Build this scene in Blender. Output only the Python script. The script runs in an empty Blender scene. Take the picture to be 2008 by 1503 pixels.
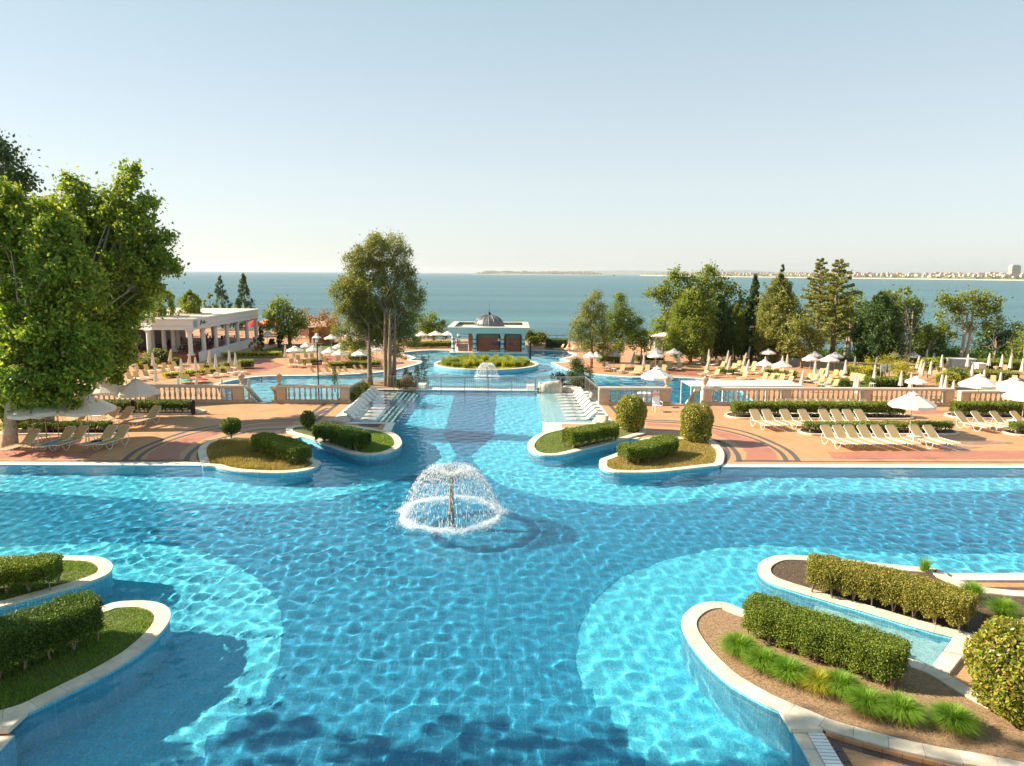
import bpy, math, random
import numpy as np
from mathutils import Vector, Matrix
from mathutils.geometry import tessellate_polygon

# ------------------------------------------------------------------ camera, light, exposure
SC = bpy.context.scene
COL = SC.collection
R = math.radians
F_PX, CX, CY, CAM_H = 1370.0, 1004.0, 751.5, 9.0
PITCH, ROLL = R(8.95), R(0.42)
_f = Vector((0, math.cos(PITCH), -math.sin(PITCH)))
_r0 = Vector((1, 0, 0)); _u0 = Vector((0, math.sin(PITCH), math.cos(PITCH)))
_r = _r0 * math.cos(ROLL) + _u0 * math.sin(ROLL)
_u = _u0 * math.cos(ROLL) - _r0 * math.sin(ROLL)
CAM = Vector((0, 0, CAM_H))
cd = bpy.data.cameras.new('camera'); cam = bpy.data.objects.new('camera', cd); COL.objects.link(cam)
cd.sensor_width = 36; cd.lens = F_PX / 2008 * 36; cd.clip_end = 60000; cd.clip_start = 0.1
m = Matrix((_r, _u, -_f)).transposed().to_4x4(); m.translation = CAM; cam.matrix_world = m
SC.camera = cam

SUN_EL = R(33); SH = Vector((0.993, -0.115, 0)).normalized()     # direction the shadows fall
world = bpy.data.worlds.new('World'); SC.world = world; world.use_nodes = True
wn = world.node_tree; sky = wn.nodes.new('ShaderNodeTexSky'); sky.sky_type = 'NISHITA'; sky.sun_disc = False
sky.sun_elevation = SUN_EL; sky.sun_rotation = math.atan2(-SH.x, -SH.y); sky.altitude = 20
sky.air_density = 1.0; sky.dust_density = 0.6; sky.ozone_density = 1.5
# thin marine haze in the sky itself: the Nishita sky blended with a pale veil that thins towards the zenith
_tc = wn.nodes.new('ShaderNodeTexCoord'); _sp = wn.nodes.new('ShaderNodeSeparateXYZ'); wn.links.new(_tc.outputs['Generated'], _sp.inputs[0])
_rp = wn.nodes.new('ShaderNodeValToRGB'); _e = _rp.color_ramp.elements; _e.new(0.5); _e.new(0.5)
for _k, (_p, _c) in enumerate(((0.0, (0.87, 0.91, 0.92)), (0.12, (0.86, 0.93, 0.93)), (0.4, (0.52, 0.72, 0.79)), (1.0, (0.30, 0.50, 0.62)))): _e[_k].position = _p; _e[_k].color = (*_c, 1)
wn.links.new(_sp.outputs[2], _rp.inputs[0])
_sc = wn.nodes.new('ShaderNodeVectorMath'); _sc.operation = 'SCALE'; _sc.inputs['Scale'].default_value = 2.75; wn.links.new(_rp.outputs[0], _sc.inputs[0])
_mx = wn.nodes.new('ShaderNodeMix'); _mx.data_type = 'RGBA'; _mx.inputs[0].default_value = 0.82
wn.links.new(sky.outputs[0], _mx.inputs[6]); wn.links.new(_sc.outputs[0], _mx.inputs[7])
wn.links.new(_mx.outputs[2], wn.nodes['Background'].inputs[0]); wn.nodes['Background'].inputs[1].default_value = 0.118
sl = bpy.data.lights.new('sun', 'SUN'); sl.energy = 5.0; sl.angle = R(0.53); sl.color = (1.0, 0.86, 0.66)
sun = bpy.data.objects.new('sun', sl); COL.objects.link(sun)
sd = SH * math.cos(SUN_EL) + Vector((0, 0, -math.sin(SUN_EL)))
sun.rotation_euler = sd.to_track_quat('-Z', 'Y').to_euler(); sun.location = (-60, 20, 60)
sl.cycles.is_caustics_light = True
SC.view_settings.view_transform = 'Standard'; SC.view_settings.look = 'None'
SC.view_settings.exposure = 1.32; SC.view_settings.gamma = 1.0; SC.view_settings.use_curve_mapping = False
SC.cycles.use_denoising = True; SC.cycles.caustics_refractive = True; SC.cycles.caustics_reflective = False
SC.cycles.max_bounces = 8; SC.cycles.transparent_max_bounces = 12; SC.cycles.sample_clamp_indirect = 6

HAZE = 3.4e-5
# ------------------------------------------------------------------ helpers
def ray(px, py):
    d = _r * ((px - CX) / F_PX) - _u * ((py - CY) / F_PX) + _f
    return d.normalized()
def g(px, py, z=0.0):
    d = ray(px, py); t = (z - CAM_H) / d.z
    return Vector((d.x * t, d.y * t, z))
def gd(px, py, D):                                   # point at distance y = D on the pixel's ray
    d = ray(px, py); t = D / d.y
    return CAM + d * t
WZ = -0.03; FZ = -1.55
def gw(px, py, zf=FZ, zw=WZ):                         # floor point seen through the water
    d = ray(px, py); p = CAM + d * ((zw - CAM_H) / d.z)
    h = math.hypot(d.x, d.y); s = h / 1.333; c = math.sqrt(1 - s * s); k = (zw - zf) / c * s
    return Vector((p.x + d.x / h * k, p.y + d.y / h * k, zf))
def pxm(D): return F_PX / D                           # pixels per metre at distance D

LWZ = -3.2                                            # lower terrace level
def M(p):                                             # mirror across the pool's long axis
    a = Vector((-2.75, 53.5, 0)); n = Vector((1, 0.0248, 0)).normalized()
    q = Vector(p); return q - n * (2 * (q - a).dot(n))

def link(name, me, mat=None, parent=None, loc=None):
    o = bpy.data.objects.new(name, me); COL.objects.link(o)
    if mat is not None and not me.materials: me.materials.append(mat)
    if parent is not None: o.parent = parent
    if loc is not None: o.location = loc
    return o
def tag(o, label=None, cat=None, group=None, kind=None):
    if label: o['label'] = label
    if cat: o['category'] = cat
    if group: o['group'] = group
    if kind: o['kind'] = kind
    return o
def thing(name, label, cat, loc=(0, 0, 0), rz=0.0, group=None):
    o = bpy.data.objects.new(name, None); COL.objects.link(o); o.location = loc; o.rotation_euler.z = rz
    o.empty_display_size = 0.2
    return tag(o, label, cat, group)
CH = {}
def dup(root, loc, rz, label=None, group=None, scale=None):
    r = root.copy(); COL.objects.link(r); r.location = loc; r.rotation_euler.z = rz
    if scale: r.scale = (scale,) * 3
    if label: r['label'] = label
    if group: r['group'] = group
    if root.name not in CH: CH[root.name] = [(c, list(c.children)) for c in root.children]
    for c, gs in CH[root.name]:
        cc = c.copy(); COL.objects.link(cc); cc.parent = r
        for q in gs:
            d = q.copy(); COL.objects.link(d); d.parent = cc
    return r

class MB:
    def __init__(s): s.v = []; s.f = []
    def add(s, vs, fs):
        b = len(s.v); s.v.extend([tuple(x) for x in vs]); s.f.extend([tuple(b + i for i in f) for f in fs]); return s
    def box(s, c, d, rz=0.0, taper=1.0, rx=0.0):
        x, y, z = d[0] / 2, d[1] / 2, d[2] / 2; vs = []
        for k, (sx, sy, sz) in enumerate(((-1,-1,-1),(1,-1,-1),(1,1,-1),(-1,1,-1),(-1,-1,1),(1,-1,1),(1,1,1),(-1,1,1))):
            t = taper if sz > 0 else 1.0
            p = Vector((sx * x * t, sy * y * t, sz * z))
            if rx: p = Matrix.Rotation(rx, 3, 'X') @ p
            if rz: p = Matrix.Rotation(rz, 3, 'Z') @ p
            vs.append(p + Vector(c))
        return s.add(vs, [(0,3,2,1),(4,5,6,7),(0,1,5,4),(1,2,6,5),(2,3,7,6),(3,0,4,7)])
    def tube(s, pts, r, n=6, r2=None, cap=True):
        pts = [Vector(p) for p in pts]; N = len(pts); vs = []; fs = []
        for i, p in enumerate(pts):
            t = (pts[min(i + 1, N - 1)] - pts[max(i - 1, 0)]); t = t.normalized() if t.length > 1e-9 else Vector((0, 0, 1))
            a = t.cross(Vector((0, 0, 1)) if abs(t.z) < 0.9 else Vector((1, 0, 0))).normalized(); b = t.cross(a)
            rr = r if r2 is None else r + (r2 - r) * i / (N - 1)
            if isinstance(r, (list, tuple)): rr = r[i]
            for k in range(n):
                an = 2 * math.pi * k / n; vs.append(p + a * (rr * math.cos(an)) + b * (rr * math.sin(an)))
        for i in range(N - 1):
            for k in range(n):
                fs.append((i*n+k, i*n+(k+1)%n, (i+1)*n+(k+1)%n, (i+1)*n+k))
        if cap: fs.append(tuple(range(n - 1, -1, -1))); fs.append(tuple((N-1)*n + k for k in range(n)))
        return s.add(vs, fs)
    def lathe(s, prof, n=12, c=(0, 0, 0), ph=0.0):
        vs = []; fs = []
        for (r, z) in prof:
            for k in range(n):
                an = 2 * math.pi * k / n + ph; vs.append((c[0] + r * math.cos(an), c[1] + r * math.sin(an), c[2] + z))
        for i in range(len(prof) - 1):
            for k in range(n): fs.append((i*n+k, i*n+(k+1)%n, (i+1)*n+(k+1)%n, (i+1)*n+k))
        fs.append(tuple(range(n - 1, -1, -1))); fs.append(tuple((len(prof)-1)*n + k for k in range(n)))
        return s.add(vs, fs)
    def prism(s, poly, z0, z1):
        n = len(poly); poly = [Vector((p[0], p[1], 0)) for p in poly]
        if sum(poly[i].x * poly[(i+1) % n].y - poly[(i+1) % n].x * poly[i].y for i in range(n)) < 0: poly = poly[::-1]
        tr = tessellate_polygon([poly])
        vs = [(p.x, p.y, z0) for p in poly] + [(p.x, p.y, z1) for p in poly]; fs = []
        for t in tr:
            a, b, c = (poly[i] for i in t); up = (b - a).cross(c - a).z > 0; t = t if up else t[::-1]
            fs.append(tuple(i + n for i in t)); fs.append(tuple(t[::-1]))
        for i in range(n): j = (i + 1) % n; fs.append((i, j, j + n, i + n))
        return s.add(vs, fs)
    def sheet(s, outer, z, holes=()):
        loops = [[Vector((p[0], p[1], 0)) for p in L] for L in [outer] + list(holes)]
        allp = [p for L in loops for p in L]; fs = []
        for t in tessellate_polygon(loops):
            a, b, c = (allp[i] for i in t)
            k = (b - a).cross(c - a).z
            if abs(k) < 1e-9: continue
            fs.append(tuple(t) if k > 0 else tuple(t[::-1]))
        return s.add([(p.x, p.y, z) for p in allp], fs)
    def mesh(s, name='mesh', mat=None, smooth=False):
        me = bpy.data.meshes.new(name); me.from_pydata(s.v, [], s.f)
        if mat is not None: me.materials.append(mat)
        if smooth: me.shade_smooth()
        return me
    def build(s, name, mat, parent=None, smooth=False, loc=None, auto=False):
        o = link(name, s.mesh(name, mat, smooth), None, parent, loc)
        if auto: o.data.shade_auto_smooth = True if hasattr(o.data, 'shade_auto_smooth') else None
        return o
def npmesh(name, v, f, mat, smooth=False):
    v = np.asarray(v, np.float32).reshape(-1, 3); f = np.asarray(f, np.int32); k = f.shape[1]; n = len(f)
    me = bpy.data.meshes.new(name); me.vertices.add(len(v)); me.vertices.foreach_set('co', v.ravel())
    me.loops.add(n * k); me.loops.foreach_set('vertex_index', f.ravel())
    me.polygons.add(n); me.polygons.foreach_set('loop_start', np.arange(0, n * k, k, dtype=np.int32))
    try: me.polygons.foreach_set('loop_total', np.full(n, k, np.int32))
    except Exception: pass
    me.materials.append(mat); me.update(calc_edges=True)
    if smooth: me.shade_smooth()
    return me

def smooth_loop(pts, n=3, closed=True):               # Catmull-Rom through the points
    out = []; N = len(pts); pts = [Vector(p) for p in pts]
    for i in range(N if closed else N - 1):
        p0, p1, p2, p3 = (pts[(i + k) % N] if closed else pts[min(max(i + k, 0), N - 1)] for k in (-1, 0, 1, 2))
        for j in range(n):
            t = j / n
            out.append(0.5 * ((2*p1) + (p2-p0)*t + (2*p0-5*p1+4*p2-p3)*t*t + (3*p1-p0-3*p2+p3)*t**3))
    if not closed: out.append(pts[-1])
    return out

# ------------------------------------------------------------------ materials
MATS = {}
def nodes(name):
    mt = bpy.data.materials.new(name); mt.use_nodes = True; MATS[name] = mt
    n = mt.node_tree; b = n.nodes['Principled BSDF']; return mt, n, b
def tex_noise(n, scale, detail=4, rough=0.55, vec=None, kind='ShaderNodeTexNoise'):
    t = n.nodes.new(kind); t.inputs['Scale'].default_value = scale
    if 'Detail' in t.inputs: t.inputs['Detail'].default_value = detail
    if 'Roughness' in t.inputs: t.inputs['Roughness'].default_value = rough
    if vec is None:
        c = n.nodes.new('ShaderNodeTexCoord'); vec = c.outputs['Object']
    n.links.new(vec, t.inputs['Vector']); return t
def ramp(n, fac, stops):
    r = n.nodes.new('ShaderNodeValToRGB'); e = r.color_ramp.elements
    while len(e) < len(stops): e.new(0.5)
    for k, (p, c) in enumerate(stops): e[k].position = p; e[k].color = (*c, 1)
    n.links.new(fac, r.inputs[0]); return r
def bump(n, b, h, strength, dist=0.02):
    bp = n.nodes.new('ShaderNodeBump'); bp.inputs['Strength'].default_value = strength; bp.inputs['Distance'].default_value = dist
    n.links.new(h, bp.inputs['Height']); n.links.new(bp.outputs[0], b.inputs['Normal']); return bp
def mul(c, k): return tuple(min(1, x * k) for x in c)
def stone(name, col, var=0.18, scale=3.0, rough=0.75, bmp=0.25, fine=40, island=0.0, metal=0.0, spec=0.4):
    mt, n, b = nodes(name)
    t = tex_noise(n, scale, 6, 0.65); r = ramp(n, t.outputs['Fac'], [(0.3, mul(col, 1 - var)), (0.55, col), (0.75, mul(col, 1 + var * .7))])
    out = r.outputs[0]
    if island:
        ge = n.nodes.new('ShaderNodeObjectInfo'); mp = n.nodes.new('ShaderNodeMapRange')
        mp.inputs['To Min'].default_value = 1 - island; mp.inputs['To Max'].default_value = 1 + island * .6
        n.links.new(ge.outputs['Random'], mp.inputs[0])
        mx = n.nodes.new('ShaderNodeVectorMath'); mx.operation = 'SCALE'; n.links.new(out, mx.inputs[0]); n.links.new(mp.outputs[0], mx.inputs['Scale']); out = mx.outputs[0]
    n.links.new(out, b.inputs['Base Color']); b.inputs['Roughness'].default_value = rough; b.inputs['Metallic'].default_value = metal
    b.inputs['Specular IOR Level'].default_value = spec
    if bmp: f = tex_noise(n, fine, 5, 0.6); bump(n, b, f.outputs['Fac'], bmp, 0.01)
    return mt
def leafmat(name, cols, trans=0.35, gloss=0.35, rough=0.5):
    mt, n, b = nodes(name); ge = n.nodes.new('ShaderNodeNewGeometry')
    k = len(cols); r = ramp(n, ge.outputs['Random Per Island'], [(i / (k - 1), c) for i, c in enumerate(cols)])
    n.links.new(r.outputs[0], b.inputs['Base Color']); b.inputs['Roughness'].default_value = rough; b.inputs['Specular IOR Level'].default_value = gloss
    tr = n.nodes.new('ShaderNodeBsdfTranslucent'); sc = n.nodes.new('ShaderNodeVectorMath'); sc.operation = 'MULTIPLY'
    sc.inputs[1].default_value = (1.5, 1.45, 0.6); n.links.new(r.outputs[0], sc.inputs[0]); n.links.new(sc.outputs[0], tr.inputs[0])
    mx = n.nodes.new('ShaderNodeMixShader'); mx.inputs[0].default_value = trans
    n.links.new(b.outputs[0], mx.inputs[1]); n.links.new(tr.outputs[0], mx.inputs[2])
    n.links.new(mx.outputs[0], n.nodes['Material Output'].inputs['Surface']); return mt
def paving(name, c1, c2, mortar, w=0.3, h=0.15, rot=0.0, ms=0.008, rough=0.6):
    mt, n, b = nodes(name); c = n.nodes.new('ShaderNodeTexCoord'); mp = n.nodes.new('ShaderNodeMapping'); mp.inputs['Rotation'].default_value[2] = rot
    n.links.new(c.outputs['Object'], mp.inputs[0]); t = n.nodes.new('ShaderNodeTexBrick'); n.links.new(mp.outputs[0], t.inputs['Vector'])
    t.inputs['Color1'].default_value = (*c1, 1); t.inputs['Color2'].default_value = (*c2, 1); t.inputs['Mortar'].default_value = (*mortar, 1)
    t.inputs['Scale'].default_value = 1; t.inputs['Brick Width'].default_value = w; t.inputs['Row Height'].default_value = h
    t.inputs['Mortar Size'].default_value = ms; t.inputs['Mortar Smooth'].default_value = 0.2
    no = tex_noise(n, 0.7, 6, 0.7, c.outputs['Object']); rr = ramp(n, no.outputs['Fac'], [(0.28, (0.62,)*3), (0.42, (.92,)*3), (0.55, (1,)*3), (0.75, (1.14,)*3)])
    mx = n.nodes.new('ShaderNodeVectorMath'); mx.operation = 'MULTIPLY'; n.links.new(t.outputs['Color'], mx.inputs[0]); n.links.new(rr.outputs[0], mx.inputs[1])
    n.links.new(mx.outputs[0], b.inputs['Base Color'])
    rn = n.nodes.new('ShaderNodeMapRange'); rn.inputs['To Min'].default_value = rough - .2; rn.inputs['To Max'].default_value = rough + .2; n.links.new(no.outputs['Fac'], rn.inputs[0]); n.links.new(rn.outputs[0], b.inputs['Roughness'])
    iv = n.nodes.new('ShaderNodeMath'); iv.operation = 'SUBTRACT'; iv.inputs[0].default_value = 1; n.links.new(t.outputs['Fac'], iv.inputs[1]); bump(n, b, iv.outputs[0], 0.5, 0.006)
    return mt
def plain(name, col, rough=0.5, metal=0.0, spec=0.5, var=0.06):
    return stone(name, col, var, 6.0, rough, 0.05, 60, 0, metal, spec)

COPING = stone('cream_stone', (0.70, 0.60, 0.47), 0.24, 2.6, 0.7, 0.3, 50, island=0.14)
COPWHITE = stone('white_stone', (0.80, 0.75, 0.67), 0.08, 2, 0.6, 0.1, 50, island=0.05)
BALU = stone('beige_stone', (0.56, 0.43, 0.31), 0.15, 2.2, 0.8, 0.3, 30, island=0.06)
RAILTOP = stone('pale_beige_stone', (0.66, 0.56, 0.45), 0.12, 2, 0.7, 0.2, 30)
SOIL = stone('dry_mulch', (0.32, 0.205, 0.12), 0.5, 14, 0.95, 1.0, 25)
SOILDARK = stone('dark_soil', (0.09, 0.06, 0.04), 0.45, 9, 0.95, 1.0, 30)
LAWNSOIL = stone('short_turf', (0.13, 0.14, 0.035), 0.45, 5, 0.95, 1.0, 60)
DRYSOIL = stone('short_dry_turf', (0.34, 0.30, 0.12), 0.4, 5, 0.95, 1.0, 60)
BOULDER = stone('boulder_stone', (0.60, 0.50, 0.39), 0.35, 2.5, 0.85, 0.8, 9)
DECK = paving('terracotta_paving', (0.52, 0.265, 0.105), (0.46, 0.215, 0.08), (0.50, 0.35, 0.23), 0.24, 0.12)
DECKRED = paving('red_paving', (0.42, 0.135, 0.08), (0.35, 0.11, 0.07), (0.46, 0.30, 0.22), 0.24, 0.12)
DECKDARK = paving('dark_paving', (0.085, 0.066, 0.06), (0.12, 0.09, 0.08), (0.16, 0.12, 0.10), 0.24, 0.12, 0.4)
LDECK = paving('lower_terracotta_paving', (0.50, 0.265, 0.125), (0.43, 0.21, 0.095), (0.50, 0.34, 0.22), 0.4, 0.4)
LRED = paving('lower_red_paving', (0.36, 0.12, 0.07), (0.31, 0.10, 0.06), (0.36, 0.2, 0.14), 0.4, 0.4)
BRICKDARK = stone('dark_brick', (0.12, 0.085, 0.075), 0.25, 12, 0.7, 0.3, 60, island=0.2)
BRICKORANGE = stone('orange_brick', (0.50, 0.25, 0.11), 0.12, 8, 0.65, 0.25, 60, island=0.12)
GROUT = stone('pale_grout', (0.5, 0.42, 0.33), 0.1, 10, 0.9, 0.2)
def pooltile(name, c1, c2, line, lw=0.36):
    mt, n, b = nodes(name); c = n.nodes.new('ShaderNodeTexCoord')
    t = n.nodes.new('ShaderNodeTexBrick'); n.links.new(c.outputs['Object'], t.inputs['Vector']); t.offset = 0.0; t.inputs['Scale'].default_value = 1
    t.inputs['Brick Width'].default_value = lw; t.inputs['Row Height'].default_value = lw; t.inputs['Mortar Size'].default_value = 0.007; t.inputs['Mortar Smooth'].default_value = 0.3
    t.inputs['Color1'].default_value = (*c1, 1); t.inputs['Color2'].default_value = (*c2, 1); t.inputs['Mortar'].default_value = (*line, 1)
    v = n.nodes.new('ShaderNodeTexVoronoi'); v.inputs['Scale'].default_value = 30; v.distance = 'CHEBYCHEV'; v.inputs['Randomness'].default_value = 0.15; n.links.new(c.outputs['Object'], v.inputs['Vector'])
    sep = n.nodes.new('ShaderNodeSeparateColor'); n.links.new(v.outputs['Color'], sep.inputs[0]); mr = n.nodes.new('ShaderNodeMapRange'); mr.inputs['To Min'].default_value = .75; mr.inputs['To Max'].default_value = 1.2; n.links.new(sep.outputs[0], mr.inputs[0])
    mx = n.nodes.new('ShaderNodeVectorMath'); mx.operation = 'SCALE'; n.links.new(t.outputs['Color'], mx.inputs[0]); n.links.new(mr.outputs[0], mx.inputs['Scale'])
    n.links.new(mx.outputs[0], b.inputs['Base Color']); b.inputs['Roughness'].default_value = 0.7; return mt
TILE = pooltile("light_mosaic", (0.07, 0.62, 0.84), (0.06, 0.59, 0.82), (0.2, 0.72, 0.88))
TILEDARK = pooltile('dark_mosaic', (0.004, 0.28, 0.49), (0.004, 0.26, 0.46), (0.07, 0.42, 0.6))
TILEDEEP = pooltile('violet_blue_mosaic', (0.018, 0.19, 0.38), (0.016, 0.18, 0.36), (0.06, 0.26, 0.42))
TILEPALE = pooltile('pale_mosaic', (0.34, 0.62, 0.66), (0.36, 0.64, 0.66), (0.4, 0.66, 0.68))
LEDGESHADE = pooltile('shade_toned_ledge_mosaic', (0.20, 0.42, 0.50), (0.18, 0.40, 0.48), (0.25, 0.46, 0.52))  # duller, darker tone paints tree shade into the left ledge
WALLTILE = pooltile('wall_mosaic', (0.15, 0.55, 0.72), (0.13, 0.51, 0.70), (0.26, 0.62, 0.74), 0.2)
FABRIC = stone('tan_mesh_fabric', (0.70, 0.56, 0.30), 0.05, 4, 0.75, 0.15, 250)
def _translucent(mt, col, k):
    n = mt.node_tree; b = n.nodes['Principled BSDF']; tr = n.nodes.new('ShaderNodeBsdfTranslucent'); tr.inputs[0].default_value = (*col, 1); mx = n.nodes.new('ShaderNodeMixShader'); mx.inputs[0].default_value = k
    n.links.new(b.outputs[0], mx.inputs[1]); n.links.new(tr.outputs[0], mx.inputs[2]); n.links.new(mx.outputs[0], n.nodes['Material Output'].inputs['Surface'])
_translucent(FABRIC, (0.74, 0.58, 0.30), 0.45)
FABRICDK = stone('dark_fabric', (0.10, 0.085, 0.08), 0.1, 4, 0.8, 0.1, 200)
WHITE = plain('white_enamel', (0.80, 0.79, 0.76), 0.35)
PLASTIC = plain('white_plastic', (0.82, 0.81, 0.78), 0.4)
STEEL = plain('brushed_steel', (0.45, 0.40, 0.33), 0.35, 0.8)
DARKMETAL = plain('dark_metal', (0.03, 0.03, 0.035), 0.4, 0.6)
WOODPOLE = plain('pale_wood', (0.55, 0.38, 0.2), 0.6)
BROWNWOOD = stone('brown_louvre_wood', (0.42, 0.125, 0.06), 0.25, 3, 0.5, 0.2, 40)
PLASTER = stone('white_plaster', (0.72, 0.69, 0.64), 0.05, 1.2, 0.8, 0.1, 30)
TEAL = stone('pale_teal_plaster', (0.50, 0.62, 0.60), 0.05, 1.2, 0.7, 0.1, 30)
TEALDARK = plain('teal_band', (0.05, 0.22, 0.32), 0.6)
GREYLEAD = stone('grey_lead', (0.17, 0.17, 0.165), 0.2, 1.5, 0.45, 0.1, 20, metal=0.4)
BARK = stone('grey_brown_bark', (0.26, 0.19, 0.13), 0.4, 7, 0.9, 1.0, 16)
BARKPALE = stone('pale_mottled_bark', (0.40, 0.33, 0.24), 0.35, 4, 0.8, 0.5, 14)
BARKRED = stone('red_brown_bark', (0.26, 0.12, 0.07), 0.35, 7, 0.9, 0.8, 16)
STEM = stone('hedge_stem_bark', (0.33, 0.25, 0.17), 0.3, 14, 0.9, 0.6, 30)
CORE = stone('inner_twigs', (0.035, 0.04, 0.015), 0.4, 10, 0.95, 0.6, 20)
TOWELBLUE = plain('blue_towel', (0.10, 0.35, 0.6), 0.95); TOWELNAVY = plain('navy_towel', (0.02, 0.025, 0.07), 0.95)
TOWELRED = plain('red_towel', (0.45, 0.03, 0.03), 0.95); TOWELGREEN = plain('green_towel', (0.05, 0.38, 0.26), 0.95); TOWELYEL = plain('yellow_towel', (0.8, 0.5, 0.05), 0.95)
TOWELPINK = plain('magenta_towel', (0.30, 0.05, 0.12), 0.95)
def fabric_white(name, col=(0.80, 0.77, 0.71)):
    mt, n, b = nodes(name); b.inputs['Base Color'].default_value = (*col, 1); b.inputs['Roughness'].default_value = 0.85
    tr = n.nodes.new('ShaderNodeBsdfTranslucent'); tr.inputs[0].default_value = (*col, 1); mx = n.nodes.new('ShaderNodeMixShader'); mx.inputs[0].default_value = 0.3
    t = tex_noise(n, 5, 4); bump(n, b, t.outputs['Fac'], 0.4, 0.03)
    n.links.new(b.outputs[0], mx.inputs[1]); n.links.new(tr.outputs[0], mx.inputs[2]); n.links.new(mx.outputs[0], n.nodes['Material Output'].inputs['Surface']); return mt
CANVAS = fabric_white('white_canvas'); CANVASCREAM = fabric_white('cream_canvas', (0.78, 0.68, 0.54)); CANVASSHADE = fabric_white('shade_grey_canvas', (0.42, 0.42, 0.42))  # the grey copy of the canvas paints shade onto far parasols
# foliage colours (real leaf reflectances)
L_PLANE = leafmat('plane_leaves', [(0.085, 0.155, 0.023), (0.157, 0.251, 0.035), (0.272, 0.346, 0.041), (0.432, 0.428, 0.056)], 0.42)
L_DARK = leafmat('dark_leaves', [(0.033, 0.068, 0.019), (0.063, 0.111, 0.025), (0.091, 0.146, 0.032)], 0.3)
L_OLIVE = leafmat('olive_needles', [(0.132, 0.167, 0.036), (0.227, 0.241, 0.056), (0.335, 0.319, 0.08)], 0.3)
L_CYP = leafmat('cypress_sprays', [(0.12, 0.145, 0.04), (0.21, 0.225, 0.06), (0.32, 0.31, 0.10)], 0.45)
L_BRIGHT = leafmat('bright_leaves', [(0.113, 0.166, 0.025), (0.187, 0.25, 0.034), (0.32, 0.316, 0.047)], 0.42)
L_YEL = leafmat('yellow_green_leaves', [(0.23, 0.273, 0.032), (0.384, 0.394, 0.04), (0.576, 0.479, 0.047)], 0.42)
L_RUST = leafmat('rust_leaves', [(0.175, 0.131, 0.035), (0.350, 0.175, 0.052), (0.455, 0.228, 0.070)], 0.35)
L_HEDGE = leafmat('hedge_leaves', [(0.084, 0.146, 0.023), (0.16, 0.223, 0.029), (0.282, 0.308, 0.038)], 0.3, 0.3, 0.5)
L_HEDGEOL = leafmat('olive_hedge_leaves', [(0.138, 0.15, 0.029), (0.256, 0.246, 0.044), (0.432, 0.352, 0.071)], 0.28, 0.3, 0.5)
L_HEDGEDK = leafmat('deep_hedge_leaves', [(0.046, 0.098, 0.016), (0.091, 0.162, 0.023), (0.145, 0.215, 0.029)], 0.28, 0.3, 0.5)
L_BALL = leafmat('glossy_shrub_leaves', [(0.094, 0.156, 0.023), (0.205, 0.255, 0.032), (0.41, 0.42, 0.055), (0.376, 0.2, 0.063)], 0.3, 0.45, 0.35)
L_GRASS = leafmat('grass_blades', [(0.086, 0.183, 0.019), (0.154, 0.274, 0.029), (0.257, 0.347, 0.047)], 0.35)
L_GRASSDRY = leafmat('dry_grass_blades', [(0.215, 0.193, 0.036), (0.362, 0.277, 0.073), (0.494, 0.346, 0.121)], 0.35)
L_TUFT = leafmat('tuft_blades', [(0.108, 0.244, 0.023), (0.184, 0.356, 0.034), (0.338, 0.45, 0.063)], 0.4)
L_REED = leafmat('reed_blades', [(0.16, 0.22, 0.04), (0.24, 0.29, 0.06), (0.34, 0.36, 0.10)], 0.45)
L_STRAW = leafmat('straw_blades', [(0.28, 0.2, 0.1), (0.36, 0.27, 0.14), (0.42, 0.33, 0.2)], 0.3)
L_PURPLE = leafmat('purple_leaves', [(0.052, 0.021, 0.035), (0.105, 0.035, 0.052)], 0.3)
SKIN = plain('skin', (0.45, 0.24, 0.15), 0.6); HAIR = plain('hair', (0.03, 0.02, 0.015), 0.7); TRUNKS = plain('swim_trunks', (0.03, 0.04, 0.08), 0.8)

def water_mat(name, tint, bscale, bstr, rough=0.0):
    mt, n, b = nodes(name); n.nodes.remove(b); gl = n.nodes.new('ShaderNodeBsdfGlass'); gl.inputs['IOR'].default_value = 1.333; gl.inputs['Roughness'].default_value = rough
    gl.inputs['Color'].default_value = (*tint, 1)
    t = tex_noise(n, bscale, 3, 0.5); mp = n.nodes.new('ShaderNodeBump'); mp.inputs['Strength'].default_value = bstr; mp.inputs['Distance'].default_value = 0.02
    n.links.new(t.outputs['Fac'], mp.inputs['Height']); n.links.new(mp.outputs[0], gl.inputs['Normal'])
    n.links.new(gl.outputs[0], n.nodes['Material Output'].inputs['Surface']); return mt
WATER = water_mat('pool_water', (0.97, 0.99, 1.0), 5.0, 0.35)
LWATER = water_mat('lower_pool_water', (0.97, 0.99, 1.0), 3.0, 0.3)

rng = np.random.default_rng(7)
rnd = random.Random(7)

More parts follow.
